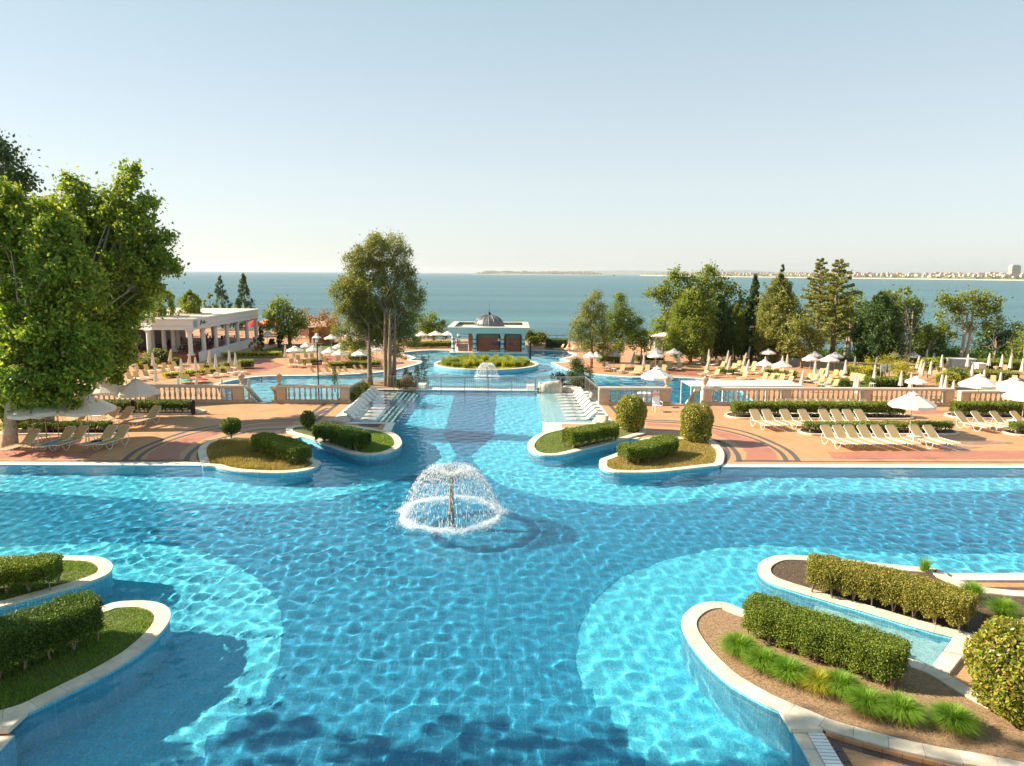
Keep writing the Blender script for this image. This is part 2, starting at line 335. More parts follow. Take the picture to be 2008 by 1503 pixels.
# ------------------------------------------------------------------ foliage generators
def leaf_quads(c, sz, up=0.3, asp=0.55, r=rng):
    n = len(c); a = r.normal(size=(n, 3)); a /= np.linalg.norm(a, axis=1)[:, None]
    nn = r.normal(size=(n, 3)); nn[:, 2] += up * 3; b = np.cross(nn, a); b /= np.linalg.norm(b, axis=1)[:, None] + 1e-9
    s = (np.asarray(sz) * r.uniform(0.6, 1.25, n))[:, None]
    v = np.stack([c - a * s * .5, c + b * s * asp * .5, c + a * s * .5, c - b * s * asp * .5], 1)
    return v.reshape(-1, 3), np.arange(n * 4, dtype=np.int32).reshape(-1, 4)
def cluster_pts(centers, radii, per, flat=0.8, r=rng):
    centers = np.asarray(centers); radii = np.asarray(radii); n = len(centers)
    d = r.normal(size=(n, per, 3)); d /= np.linalg.norm(d, axis=2)[:, :, None]
    rad = r.uniform(0.0, 1.0, (n, per, 1)) ** 0.45
    p = d * rad * radii[:, None, None]; p[:, :, 2] *= flat
    return (centers[:, None, :] + p).reshape(-1, 3)
def sub_clusters(blobs, dens, cr, r=rng):
    out = []
    for (c, rad, n) in blobs:
        k = max(3, int(n))
        d = r.normal(size=(k, 3)); d /= np.linalg.norm(d, axis=1)[:, None]
        rr = r.uniform(0.25, 1.0, k) ** 0.5 * rad * r.uniform(.85, 1.12, k)
        out.append(np.array(c)[None] + d * rr[:, None] * np.array([1, .9, .85]))
    return np.concatenate(out)
def limb_path(a, b, sag=0.12, n=4):
    a = Vector(a); b = Vector(b); L = (b - a).length; pts = []
    off = Vector((rnd.uniform(-1, 1), rnd.uniform(-1, 1), rnd.uniform(-.3, .6))) * L * sag
    for i in range(n + 1):
        t = i / n; pts.append(a.lerp(b, t) + off * (4 * t * (1 - t)) * .5)
    return pts
def blob_tree(name, label, base, D, blobs, leaf_m, bark, leaf=0.28, per=60, trunk_r=0.3, cr=0.7, dens=1.0, group='', cat='tree', flat=0.8, up=0.3, forks=None, depth=1.0, asp=0.6, limbs=True, straight=False):
    """blobs: (px, py, r_px) at the tree's own distance D"""
    base = Vector(base); k = D / F_PX * 1.01
    t = thing(name, label, cat, base, 0, group or None)
    B = []
    for i, (px, py, rp) in enumerate(blobs):
        c = gd(px, py, D + rnd.uniform(-.6, .6) * rp * k * depth); rad = rp * k
        B.append((c - base, rad, dens * max(4, 5.2 * (rad / cr) ** 2.0)))
    cl = sub_clusters(B, dens, cr); cr_ = np.full(len(cl), cr) * rng.uniform(.55, 1.15, len(cl))
    p = cluster_pts(cl, cr_, per, flat); p += rng.normal(0, cr * .22, p.shape) + (rng.uniform(size=(len(p), 1)) < .16) * rng.normal(0, cr * .6, p.shape)
    p[:, 2] = np.maximum(p[:, 2], 0.15)
    v, f = leaf_quads(p, leaf, up, asp)
    me = npmesh('crown', v, f, leaf_m); link('crown', me, None, t)
    mb = MB(); fk = forks or [(0, 0)]
    cen = sum((Vector(b[0]) for b in B), Vector()) / len(B); top = max(b[0][2] + b[1] * .4 for b in B); zmin = min(b[0][2] - b[1] * .5 for b in B)
    if straight: cen = Vector((0, 0, cen.z))
    for (fx, fy) in fk:
        tp = Vector((cen.x * .8 + fx * 1.5, cen.y * .8 + fy, max(zmin + (top - zmin) * (.40 if straight else .55), 1.2)))
        pts = limb_path((fx, fy, -.3), tp, 0.02 if straight else 0.05, 5); n = len(pts)
        mb.tube(pts, [trunk_r * (1.25 if i == 0 else 1.0) * (1 - (.9 if straight else .6) * (i / (n - 1)) ** (1.6 if straight else 1)) for i in range(n)], 8)
    mb.build('trunk', bark, t, smooth=True)
    if limbs:
        lb = MB()
        for (c, rad, _n) in B:
            fx, fy = fk[rnd.randrange(len(fk))]; tp = Vector((cen.x * .8 + fx * 1.5, cen.y * .8 + fy, max(zmin + (top - zmin) * .55, 1.2)))
            z = rnd.uniform(.35, .95); st = Vector((fx, fy, 0)).lerp(tp, z); c = Vector(c)
            if c.z < st.z: st = Vector((fx, fy, 0)).lerp(tp, max(.15, min(z, c.z / max(tp.z, .1) * .8)))
            pp = limb_path(st, c, 0.15, 4); r0 = max(.03, trunk_r * .28 * min(1.0, rad / 2)); lb.tube(pp, [r0 * (1 - .75 * i / 4) for i in range(5)], 5, cap=False)
            for _ in range(4):
                q = c + Vector((rnd.uniform(-1, 1), rnd.uniform(-1, 1), rnd.uniform(-.4, 1))) * rad * .8
                lb.tube(limb_path(pp[2 + rnd.randrange(3)], q, .15, 3), [r0 * .35 * (1 - .25 * i) for i in range(4)], 3, cap=False)
        lb.build('limbs', bark, t, smooth=True)
    return t
def conifer(name, label, base, h, w, mat, bark, n=14, leaf=0.22, per=2500, cat='tree', group='', z0=0.12, shape='cone', layered=0.0, trunk_r=None, flatn=0.25, lean=0.0):
    t = thing(name, label, cat, base, 0, group or None); r0 = trunk_r or max(.05, h * .018); mb = MB()
    if shape == 'cone': prof = lambda u: (1 - u) ** 0.85
    elif shape == 'oval': prof = lambda u: np.sqrt(np.clip(1 - (2 * (u - 0.40)) ** 2 * .72, 0.02, 1)) * np.clip(1 - u ** 4, 0, 1) ** .6
    else: prof = lambda u: (np.clip(1 - u, 0, 1)) ** 0.55
    ph = rnd.uniform(0, 6)
    mb.tube([(0, 0, -.3), (lean * h * .4 + .02 * h * math.sin(ph), 0, h * .5), (lean * h * .97, 0, h * .97)], [r0 * 1.2, r0 * .7, r0 * .12], 7)
    if layered:          # open conifer: separate boughs carrying flat sprays
        nb = int(n * 5.5); P = []
        for i in range(nb):
            u = (i + rnd.uniform(0, .9)) / nb; u = u ** .9; zc = h * (z0 + (1 - z0) * u); an = i * 2.4 + rnd.uniform(-.4, .4); L = w / 2 * float(prof(np.array(u))) * rnd.uniform(.45, 1.15) + .15
            up = rnd.uniform(-.08, .22) + .25 * u; d = Vector((math.cos(an), math.sin(an), 0)); a0 = Vector((lean * zc, 0, zc)); e = a0 + d * L + Vector((0, 0, up * L)); mid = a0.lerp(e, .55) + Vector((0, 0, .06 * L))
            mb.tube([a0, mid, e], [r0 * .30 * (1.1 - u), r0 * .18 * (1.1 - u), r0 * .05], 3, cap=False)
            m = max(12, int(per / nb * (.35 + L / (w / 2)))); s_ = rng.uniform(.22, 1.03, m); lat = rng.normal(0, .13, m) * L * (1.15 - s_ * .7) ; sid = np.array([-d.y, d.x, 0])
            base_ = np.array(a0)[None] + (np.array(e) - np.array(a0))[None] * s_[:, None]; base_[:, 2] += .06 * L * np.sin(s_ * 3.1)
            P.append(base_ + sid[None] * lat[:, None] + np.stack([np.zeros(m), np.zeros(m), rng.normal(0, .035 * L + .03, m) - np.abs(lat) * .25], 1))
        c = np.concatenate(P)
    else:                # dense conifer: many small upward clumps, uneven outline
        K = max(12, per // 42); u = rng.uniform(0, 1, K) ** (1.25 if shape == 'cone' else .95); a = rng.uniform(0, 2 * math.pi, K)
        lob = 1 + 0.16 * np.sin(a * 3 + u * 9 + ph) + 0.12 * np.sin(a * 5 - u * 17 + ph) + rng.normal(0, .10, K)
        rr = rng.uniform(.35, 1, K) ** .45 * w / 2 * prof(u) * lob; z = z0 * h + u * h * (1 - z0)
        ctr = np.stack([rr * np.cos(a) + lean * z, rr * np.sin(a), z + rng.normal(0, .02 * h, K)], 1); cr_ = (w * .085 + .05) * rng.uniform(.55, 1.25, K) * (.45 + .7 * prof(u))
        c = cluster_pts(ctr, cr_, 42, 1.55); c[:, 2] = np.minimum(c[:, 2], h * rng.uniform(.97, 1.03, len(c)))
    v, f = leaf_quads(c, leaf, flatn, .4)
    link('crown', npmesh('crown', v, f, mat), None, t)
    mb.build('trunk', bark, t, smooth=True)
    return t
def hedge(label, pts, width, z0, z1, mat, leaf=0.05, dens=900, stems=True, group=None, lift=0.18, cat='hedge', round_=0.12, stem_gap=.55, rag=0.03, wild=0):
    """clipped hedge along a centreline of ground points"""
    P = [Vector((p[0], p[1], 0)) for p in pts]
    base = Vector((P[0].x, P[0].y, z0)); t = thing('hedge', label, cat, base, 0, group)
    L = [0]
    for i in range(len(P) - 1): L.append(L[-1] + (P[i+1] - P[i]).length)
    tot = L[-1]; H = z1 - z0; A = 2 * (tot * H) + tot * width + 2 * width * H; N = int(A * dens)
    s = rng.uniform(-.02, 1.02, N) * tot; w = rng.uniform(-1, 1, N); hh = rng.uniform(0, 1, N)
    # push samples to the skin
    face = rng.choice(4, N, p=np.array([tot*width, tot*H, tot*H, 2*width*H]) / A)
    dep = np.abs(rng.normal(0, 0.055, N))
    W = width / 2; zz = lift + hh * (H - lift); wv = w * W
    wv = np.where(face == 1, W - dep, wv); wv = np.where(face == 2, -W + dep, wv); zz = np.where(face == 0, H - dep, zz)
    s = np.where(face == 3, np.where(w > 0, tot - dep, dep), s); wv = np.where(face == 3, rng.uniform(-1, 1, N) * W, wv)
    # rounded top edges and ends, bumps, ragged bottom
    ex = np.clip((np.abs(wv) - (W - round_)) / round_, 0, 1); zz = np.where(zz > H - round_, zz - ex ** 2 * round_ * .8, zz)
    en = np.minimum(s, tot - s); ee = np.clip((W * .8 - en) / (W * .8), 0, 1); wv = wv * np.sqrt(np.clip(1 - ee ** 2 * .55, 0, 1))
    bx = 0.025 * np.sin(s * 5.1) + .02 * np.sin(s * 11.7 + 2) + .02 * np.sin(s * 3.1 + zz * 7)
    wv = wv * (1 + bx / max(W, .2)); zz = zz + (.014 * np.sin(s * 3.7 + 1) + .012 * np.sin(s * 9 + wv * 8))
    und = np.clip((lift + .22 - zz) / .22, 0, 1); wv = wv * (1 - .35 * und * (.5 + .5 * np.sin(s * 2 * math.pi / stem_gap)))
    zz = np.where(zz < lift + .12, zz + .1 * (.5 + .5 * np.sin(s * 2 * math.pi / stem_gap + .8)), zz)
    Lx = np.array(L); X = np.interp(s, Lx, [p.x for p in P]); Y = np.interp(s, Lx, [p.y for p in P])
    dx = np.interp(s + .15, Lx, [p.x for p in P]) - np.interp(s - .15, Lx, [p.x for p in P]); dy = np.interp(s + .15, Lx, [p.y for p in P]) - np.interp(s - .15, Lx, [p.y for p in P])
    n = np.hypot(dx, dy) + 1e-9; nx, ny = -dy / n, dx / n
    # points past the ends: extend along the direction
    over = np.where(s < 0, s, np.where(s > tot, s - tot, 0)); X = X + dx / n * over; Y = Y + dy / n * over
    c = np.stack([X + nx * wv - base.x, Y + ny * wv - base.y, zz], 1)
    c += rng.normal(0, rag, c.shape) * np.array([1, 1, .8])
    sz = np.full(len(c), leaf)
    if wild:
        k = rng.choice(len(c), wild); e = c[k].copy(); e[:, 2] = H + rng.uniform(0, .16, wild) ** 1.3 * 1.2; c = np.concatenate([c, e]); sz = np.concatenate([sz, np.full(wild, leaf * .8)])
    v, f = leaf_quads(c, sz, .25, .65); link('foliage', npmesh('foliage', v, f, mat), None, t)
    core = MB(); cw = W - .14
    for i in range(len(P) - 1):
        a, b = P[i], P[i+1]; d = (b - a).normalized(); nn = Vector((-d.y, d.x, 0)); e0 = .22 if i == 0 else -.02; e1 = .22 if i == len(P) - 2 else -.02
        a = a + d * e0; b = b - d * e1
        vs = [a - nn*cw, b - nn*cw, b + nn*cw, a + nn*cw]; lo = lift + .16; hi = H - .14
        vv = [(q.x - base.x, q.y - base.y, lo) for q in vs] + [(q.x - base.x, q.y - base.y, hi) for q in vs]
        core.add(vv, [(0,3,2,1),(4,5,6,7),(0,1,5,4),(1,2,6,5),(2,3,7,6),(3,0,4,7)])
    core.build('twigs', CORE, t)
    if stems:
        k = max(2, int(tot / stem_gap))
        for i in range(k + 1):
            s0 = tot * (i + .15) / (k + .3); x = float(np.interp(s0, Lx, [p.x for p in P])) - base.x; y = float(np.interp(s0, Lx, [p.y for p in P])) - base.y
            i2 = min(len(P) - 2, max(0, int(np.searchsorted(Lx, s0)) - 1)); d = (P[i2+1] - P[i2]).normalized(); nn = Vector((-d.y, d.x, 0))
            for sd_ in (-1, 1):
                bx_ = Vector((x, y, 0)) + nn * sd_ * W * .55; st = MB()
                for _ in range(3):
                    q = bx_ + Vector((rnd.uniform(-.14, .14), rnd.uniform(-.14, .14), lift + .3)); st.tube([bx_ + Vector((0, 0, -.03)), q], [.022, .012], 4, cap=False)
                st.build('stem', STEM, t)
    return t
def ball_shrub(label, base, rx, h, mat, leaf=0.09, n=5000, group=None, name='round_shrub', lift=0.25, cat='shrub', egg=0.0, barrel=0):
    t = thing(name, label, cat, base, 0, group)
    d = rng.normal(size=(n, 3)); d /= np.linalg.norm(d, axis=1)[:, None]
    rr = 1 - np.abs(rng.normal(0, .09, n)) + .03
    hz = (h - lift) / 2
    if barrel: hr_ = np.hypot(d[:, 0], d[:, 1]); d = d / (hr_ ** barrel + np.abs(d[:, 2]) ** barrel)[:, None] ** (1 / barrel)
    lob = 1 + .05 * np.sin(d[:, 0] * 7 + d[:, 2] * 5) + .05 * np.sin(d[:, 1] * 9 + 2 + d[:, 2] * 3)
    taper = 1 - egg * d[:, 2]
    c = np.stack([d[:, 0] * rx * rr * lob * taper, d[:, 1] * rx * rr * lob * taper, lift + hz + d[:, 2] * hz * rr * lob], 1)
    v, f = leaf_quads(c, leaf, .3, .5); link('foliage', npmesh('foliage', v, f, mat), None, t)
    mb = MB(); prof = [(rx * .78 * math.sqrt(max(0.0, 1 - (k / 5) ** 2)) * (1 - egg * k / 5) + .01, lift + hz + hz * .8 * k / 5) for k in range(-5, 6)]; mb.lathe(prof, 10); mb.build('twigs', CORE, t, smooth=True)
    st = MB()
    for _ in range(6): st.tube([(rnd.uniform(-.05, .05), rnd.uniform(-.05, .05), -.05), (rnd.uniform(-.3, .3) * rx, rnd.uniform(-.3, .3) * rx, lift + .25)], [.03, .015], 5, cap=False)
    st.build('stems', STEM, t)
    return t
def blades(n, pos, h, spread, width, mat, r=rng, seg=2, droop=.5):
    """curved grass blades; pos (n,3)"""
    a = r.uniform(0, 2 * math.pi, n); sp = spread * r.uniform(.2, 1, n); hh = h * r.uniform(.55, 1.1, n)
    dx = np.cos(a) * sp; dy = np.sin(a) * sp; wx = -np.sin(a) * width; wy = np.cos(a) * width
    V = []
    for k in range(seg + 1):
        u = k / seg; x = pos[:, 0] + dx * u ** 1.6; y = pos[:, 1] + dy * u ** 1.6; z = pos[:, 2] + hh * (u - droop * .5 * u ** 3 * np.minimum(1, sp / (h + 1e-6) * 1.4))
        ww = (1 - u) ** .8 if k == seg else (1 - .35 * u)
        V.append(np.stack([x - wx * ww, y - wy * ww, z], 1)); V.append(np.stack([x + wx * ww, y + wy * ww, z], 1))
    v = np.stack(V, 1).reshape(-1, 3); q = 2 * (seg + 1); b = np.arange(n) * q; F = []
    for k in range(seg): F.append(np.stack([b + 2*k, b + 2*k + 1, b + 2*k + 3, b + 2*k + 2], 1))
    return v, np.concatenate(F).astype(np.int32)
def in_poly(x, y, poly):
    ins = np.zeros(len(x), bool); n = len(poly)
    for i in range(n):
        x1, y1 = poly[i][0], poly[i][1]; x2, y2 = poly[(i+1) % n][0], poly[(i+1) % n][1]
        c = ((y1 > y) != (y2 > y)) & (x < (x2 - x1) * (y - y1) / (y2 - y1 + 1e-12) + x1); ins ^= c
    return ins
def grass_patch(name, label, poly, z, n, h, mat, cond=None, spread=.1, width=.006, cat='grass'):
    xs = [p[0] for p in poly]; ys = [p[1] for p in poly]
    x = rng.uniform(min(xs), max(xs), n * 3); y = rng.uniform(min(ys), max(ys), n * 3)
    k = in_poly(x, y, poly)
    if cond is not None: k &= cond(x, y)
    x = x[k][:n]; y = y[k][:n]; m_ = len(x)
    clump = .75 + .35 * np.sin(x * 2.1 + 1) * np.sin(y * 2.7)
    v, f = blades(m_, np.stack([x, y, np.full(m_, z)], 1), h, spread, width, mat)
    v = v.reshape(m_, -1, 3); v[:, :, 2] = z + (v[:, :, 2] - z) * clump[:, None]; v = v.reshape(-1, 3)
    o = link(name, npmesh(name, v, f, mat)); tag(o, label, cat, kind='stuff'); return o

# ================================================================== THE SETTING
def G(lst, z=0.0): return [g(x, y, z) for x, y in lst]
def slab(name, poly, z0, z1, top, side, kind='structure'):
    mb = MB(); mb.prism(poly, z0, z1); me = mb.mesh(name, top); me.materials.append(side)
    for p in me.polygons:
        if abs(p.normal.z) < .5: p.material_index = 1
    o = link(name, me); tag(o, kind=kind); return o
def receiver(o): o.cycles.is_caustics_receiver = True; return o
# upper pool floor and its inlays
receiver(tag(MB().sheet([(-50, 3), (50, 3), (50, 53.4), (-50, 53.4)], FZ).build('pool_floor', TILE), kind='structure'))
cross = [(-500,955),(0,963),(200,975),(400,988),(540,990),(650,976),(740,955),(800,935),(864,917),(882,908),(897,894),(924,892),(929,904),(952,932),(989,954),(1039,969),(1089,979),(1140,984),(1215,991),(1264,991),(1340,985),(1414,975),(1513,971),(1640,968),(2008,962),(2500,955),
 (2500,1085),(2008,1085),(1765,1086),(1697,1082),(1594,1074),(1491,1070),(1400,1076),(1300,1100),(1220,1132),(1160,1185),(1135,1240),(1130,1300),(1140,1350),(1165,1352),(1168,1385),(1198,1387),(1202,1425),(1232,1428),(1236,1470),(1262,1475),(1266,1520),(1300,1525),(1340,1800),(200,1800),(300,1530),(345,1530),(350,1490),(400,1485),(405,1442),(440,1438),(445,1405),(480,1400),(485,1372),(520,1368),(528,1340),(548,1290),(555,1230),(545,1180),(520,1150),(470,1112),(400,1082),(340,1070),(200,1064),(0,1072),(-500,1085)]
receiver(tag(MB().sheet([gw(*p) for p in cross], FZ + 0.004).build('pool_floor_dark_inlay', TILEDARK), kind='structure'))
lane = [(893,768),(974,768),(969,854),(947,874),(924,893),(897,895),(889,882),(869.5,852)]
receiver(tag(MB().sheet([gw(*p) for p in lane], FZ + 0.008).build('pool_floor_lane_inlay', TILEDEEP), kind='structure'))
# terrace decks (their sides are the pool walls)
LD = [Vector((-70, 31.0, 0)), g(397, 913.5)] + G([(440,893),(500,868),(577,861),(597,857),(650,858),(720,850),(766,846),(773.5,829.5)]) + [Vector(p).to_3d() if False else Vector((*p, 0)) for p in ((-10.42, 41.35), (-10.68, 53.3), (-11.5, 53.5), (-11.4, 48.1), (-70, 46.9))]
RD = [Vector((70, 33.0, 0)), g(1414, 916)] + G([(1400,890),(1330,868),(1249,862),(1222,862),(1160,850),(1098,850),(1063,848),(1066,829.5)]) + [Vector((*p, 0)) for p in ((5.42, 41.7), (5.28, 53.5), (6.1, 53.6), (6.2, 48.3), (70, 49.6))]
receiver(slab('terrace_deck', LD, -3.3, 0.0, DECK, WALLTILE)); receiver(slab('terrace_deck', RD, -3.3, 0.0, DECK, WALLTILE))
c1 = g(1551, 1430); c2 = g(1590, 1503); dv = (c2 - c1).normalized()
ND = [g(1861, 1125), Vector((45, 20.9, 0)), Vector((45, 3, 0)), c1 + dv * 9, c1] + G([(1700,1385),(1827,1309),(1871.5,1248),(1800,1195),(1840,1135)])
receiver(slab('terrace_deck', ND, -2.2, 0.0, DECK, WALLTILE)); receiver(slab('terrace_deck', [M(p) + Vector((-.55, 0, 0)) for p in ND], -2.2, 0.0, DECK, WALLTILE))
# near end of the pool, below the picture
receiver(slab('terrace_deck', [Vector((-14, 5, 0)), Vector((14, 5, 0)), Vector((14, -6, 0)), Vector((-14, -6, 0))], -2.2, 0.0, DECK, WALLTILE))
# infinity weir and the white beam behind it
receiver(slab('pool_end_wall', [Vector((*p, 0)) for p in ((-7.4, 53.12), (1.95, 53.22), (1.95, 55.3), (-7.4, 55.2))], -3.3, 0.04, COPWHITE, WALLTILE))
# shallow ledges and steps inside the pool
def ledge(x0, x1, y0, y1, z, mat, name='pool_ledge'):
    o = MB().box(((x0 + x1) / 2, (y0 + y1) / 2, (z - 1.6) / 2), (abs(x1 - x0), y1 - y0, z + 1.6)).build(name, mat); receiver(tag(o, kind='structure'))
ledge(-10.7, -8.35, 41.36, 53.2, -0.42, LEDGESHADE); ledge(5.4, 2.75, 41.72, 53.3, -0.42, TILEPALE)
for i in range(4):
    ledge(-8.35 + .3 * i, -8.05 + .3 * i, 41.36, 53.2, -0.62 - .2 * i, LEDGESHADE if i % 2 else TILEPALE, 'pool_step')
for i in range(3): ledge(2.75 - .28 * i, 2.47 - .28 * i, 41.72, 53.3, -0.55 - .2 * i, TILEPALE, 'pool_step')
receiver(tag(MB().prism([gw(*q, -.42) for q in ((1600,1185),(1700,1212),(1800,1240),(1850,1254),(1818,1290),(1780,1285),(1690,1255),(1580,1222))], -1.6, -0.42).build('pool_step', TILEPALE), kind='structure'))
a, b, c, d = gw(1840, 1262, -.3), gw(1868, 1250, -.3), gw(1828, 1306, -.3), gw(1795, 1290, -.3)
receiver(tag(MB().prism([a, b, c, d], -1.6, -0.3).build('pool_step', TILEPALE), kind='structure'))
for q in ([(560,862),(597,858),(612,868),(590,872)], [(1215,864),(1249,863),(1243,870),(1205,872)]):
    receiver(tag(MB().prism([gw(*p, -.5) for p in q], -1.6, -0.5).build('pool_step', WALLTILE), kind='structure'))

# water surface of the upper pool
st = 0.08; xs = np.arange(-27, 28, st); ys = np.arange(4.9, 53.11, st); X, Y = np.meshgrid(xs, ys)
def waves(X, Y, n, lo, hi, amp, seed, fx=None):
    r = np.random.default_rng(seed); Z = np.zeros_like(X)
    for i in range(n):
        lam = lo * (hi / lo) ** r.uniform(); an = r.normal(1.9, 1.0); k = 2 * math.pi / lam
        Z += amp * lam ** 1.25 * np.sin(k * (X * math.cos(an) + Y * math.sin(an)) + r.uniform(0, 6.28) + .6 * np.sin(X * .31 + i) + .6 * np.sin(Y * .37 + 2 * i))
    return Z
Z = waves(X, Y, 56, .24, .90, 0.00155, 3) * (1 + .35 * np.sin(X * .23 + 1) * np.sin(Y * .19 + .5))
FO = g(885, 1008, WZ); rr = np.hypot(X - FO.x, Y - FO.y); Z += .006 * np.sin(2 * math.pi * (rr - 2) / .75) * np.exp(-np.abs(rr - 2.1) / 2.2)
Z *= np.where(Y > 33, .75, 1.0)
idx = np.arange(X.size).reshape(X.shape); cx = X[:-1, :-1]; cy = Y[:-1, :-1]
keep = (cy < 32.6) | ((cx > -10.75) & (cx < 5.45))
fq = np.stack([idx[:-1, :-1][keep], idx[:-1, 1:][keep], idx[1:, 1:][keep], idx[1:, :-1][keep]], 1)
wo = link('pool_water', npmesh('pool_water', np.stack([X, Y, Z], -1).reshape(-1, 3), fq, WATER, True), loc=(0, 0, WZ)); tag(wo, kind='structure'); wo.cycles.is_caustics_caster = True

# coping stones
def stones(parent, outer, inner, z0, z1, mat, name='coping_stone', gap=0.004):
    """outer, inner: matched point lists; one stone per entry pair list"""
    for o_, i_ in zip(outer, inner):
        mb = MB(); n = len(o_); cen = sum(o_, Vector()) / n
        vs = [(p.x, p.y, z1) for p in o_] + [(p.x, p.y, z1) for p in i_] + [(p.x, p.y, z0) for p in o_] + [(p.x, p.y, z0) for p in i_]
        vs = [Vector(v) - Vector(parent.location) for v in vs]; fs = []
        for k in range(n - 1):
            fs += [(k, k + 1, n + k + 1, n + k), (2*n + k, 3*n + k, 3*n + k + 1, 2*n + k + 1), (k, 2*n + k, 2*n + k + 1, k + 1), (n + k, n + k + 1, 3*n + k + 1, 3*n + k)]
        fs += [(0, n, 3*n, 2*n), (n - 1, 3*n - 1, 4*n - 1, 2*n - 1)]
        mb.add(vs, fs); ob = mb.build(name, mat, parent)
        me = ob.data
        import bmesh
        bm = bmesh.new(); bm.from_mesh(me); bmesh.ops.recalc_face_normals(bm, faces=bm.faces); bm.to_mesh(me); bm.free()
def resample(pts, step, closed):
    P = [Vector((p[0], p[1], 0)) for p in pts] + ([Vector((pts[0][0], pts[0][1], 0))] if closed else [])
    L = [0]
    for i in range(len(P) - 1): L.append(L[-1] + (P[i+1] - P[i]).length)
    n = max(2, round(L[-1] / step)); out = []
    for k in range(n + (0 if closed else 1)):
        s = L[-1] * k / n; j = min(len(P) - 2, max(0, int(np.searchsorted(L, s, 'right')) - 1)); t = (s - L[j]) / max(1e-9, L[j+1] - L[j]); out.append(P[j].lerp(P[j+1], t))
    return out
def offset(pts, d, closed):
    n = len(pts); out = []
    for i in range(n):
        a = pts[(i - 1) % n] if closed or i > 0 else pts[0]; b = pts[(i + 1) % n] if closed or i < n - 1 else pts[-1]
        t = (b - a).normalized(); out.append(pts[i] + Vector((-t.y, t.x, 0)) * d)
    return out
def rim(parent, loop, width, z0, z1, mat, slen, closed=True, sub=3, name='coping_stone', sign=1):
    P = resample(loop, slen / sub, closed)
    while closed and len(P) % sub: P = resample(loop, slen / sub * len(P) / (len(P) + (sub - len(P) % sub)), True); break
    n = len(P)
    if closed:
        ar = sum(P[i].x * P[(i+1) % n].y - P[(i+1) % n].x * P[i].y for i in range(n)); s = 1 if ar > 0 else -1
    else: s = sign
    I = offset(P, s * width, closed); O_, I_ = [], []
    k = 0; lim = n if closed else n - 1
    while k < lim:
        e = min(k + sub, lim); oo = [P[j % n].copy() for j in range(k, e + 1)]; ii = [I[j % n].copy() for j in range(k, e + 1)]
        for L_ in (oo, ii):
            d0 = (L_[1] - L_[0]).normalized() * .004; d1 = (L_[-2] - L_[-1]).normalized() * .004; L_[0] += d0; L_[-1] += d1
        O_.append(oo); I_.append(ii); k = e
    for j, (oo, ii) in enumerate(zip(O_, I_)): stones(parent, [oo], [ii], z0, z1 + rnd.uniform(-.003, .003), mat, name)
    return I

ISL = {}
def planter(key, label, px, soil=SOIL, slen=0.62, z=0.11, smooth=True, group='raised planting islands of the pool'):
    loop = G(px, z)
    if smooth: loop = smooth_loop(loop, 3)
    c = sum(loop, Vector()) / len(loop); t = thing('planter', label, 'planter', (c.x, c.y, 0), 0, group)
    rim(t, loop, 0.38, z - .06, z, COPING, slen)
    P = resample(loop, .3, True); n = len(P); ar = sum(P[i].x * P[(i+1) % n].y - P[(i+1) % n].x * P[i].y for i in range(n)); s = 1 if ar > 0 else -1
    W = offset(P, s * .03, True); I = offset(P, s * .33, True); loc = Vector((c.x, c.y, 0))
    w = MB(); vs = [(p.x - c.x, p.y - c.y, zz) for zz in (-1.62, z - .061) for p in W]; w.add(vs, [(i, (i+1) % n, n + (i+1) % n, n + i) if s > 0 else (i, n + i, n + (i+1) % n, (i+1) % n) for i in range(n)])
    receiver(w.build('planter_wall', WALLTILE, t))
    MB().sheet([(p.x - c.x, p.y - c.y) for p in I], .075).build('soil', soil, t)
    ISL[key] = [(p.x, p.y) for p in offset(P, s * .42, True)]
    return t
planter('FR', 'large teardrop planter with mulch and grass tufts, nearest on the right', [(1457,1195),(1423,1181),(1388.5,1180),(1361,1188.5),(1340.6,1205.6),(1336,1224),(1346,1248),(1371,1283),(1412.5,1324),(1457,1354.6),(1498,1377),(1528,1390.6),(1575,1410),(1616,1428),(1676,1447),(1765,1471),(1868,1493),(1937,1505),(2050,1528),(2200,1560),(2350,1590),(2250,1500),(2050,1420),(1919,1358),(1827,1306),(1700,1268),(1560,1225)], SOIL)
planter('FR2', 'narrow teardrop planter behind the inlet, second on the right front', [(1563,1089),(1525.5,1089),(1501.6,1096),(1488,1106),(1486,1118),(1494.7,1130),(1525.5,1145.6),(1614.6,1173),(1697,1197),(1799.6,1228),(1871.5,1246.7),(1935,1263),(2050,1290),(2150,1300),(2150,1200),(2050,1165),(1930,1152),(1862,1131),(1844,1116.5),(1758.5,1108),(1650,1096)], SOILDARK)
planter('FL1', 'small front left planter with a sunlit hedge and lawn tip', [(118,1089.5),(153,1089.5),(188.7,1091),(212,1098),(221,1108.6),(216.7,1120.4),(200.5,1130.8),(165,1144),(118,1157.3),(59,1173.5),(0,1189.7),(-120,1222),(-250,1250),(-260,1180),(-150,1120),(-50,1098),(40,1090)], LAWNSOIL)
planter('FL2', 'large shaded planter with mown grass in the front left corner', [(203,1188),(224,1181),(253.5,1178),(289,1178),(318,1184),(331.7,1194),(334.6,1207.4),(327,1225),(303.7,1251.6),(265,1284),(206,1319.4),(147,1349),(88,1378.4),(54.5,1394.6),(0,1412),(-150,1450),(-300,1490),(-400,1480),(-350,1380),(-150,1295),(0,1247),(100,1215),(150,1202)], LAWNSOIL)
planter('IL1', 'round planter with pale dry grass at the left deck edge', [(397,913),(420,914),(434.7,919),(467,924),(509.4,927),(559,927),(596.6,922.9),(619,916.6),(629,909),(626.4,904),(606,895),(592,880),(580,866),(545,859),(492,859.4),(454.6,858),(419.8,863),(397,871.8),(388.6,883),(390,896.7),(394,906.7)], DRYSOIL)
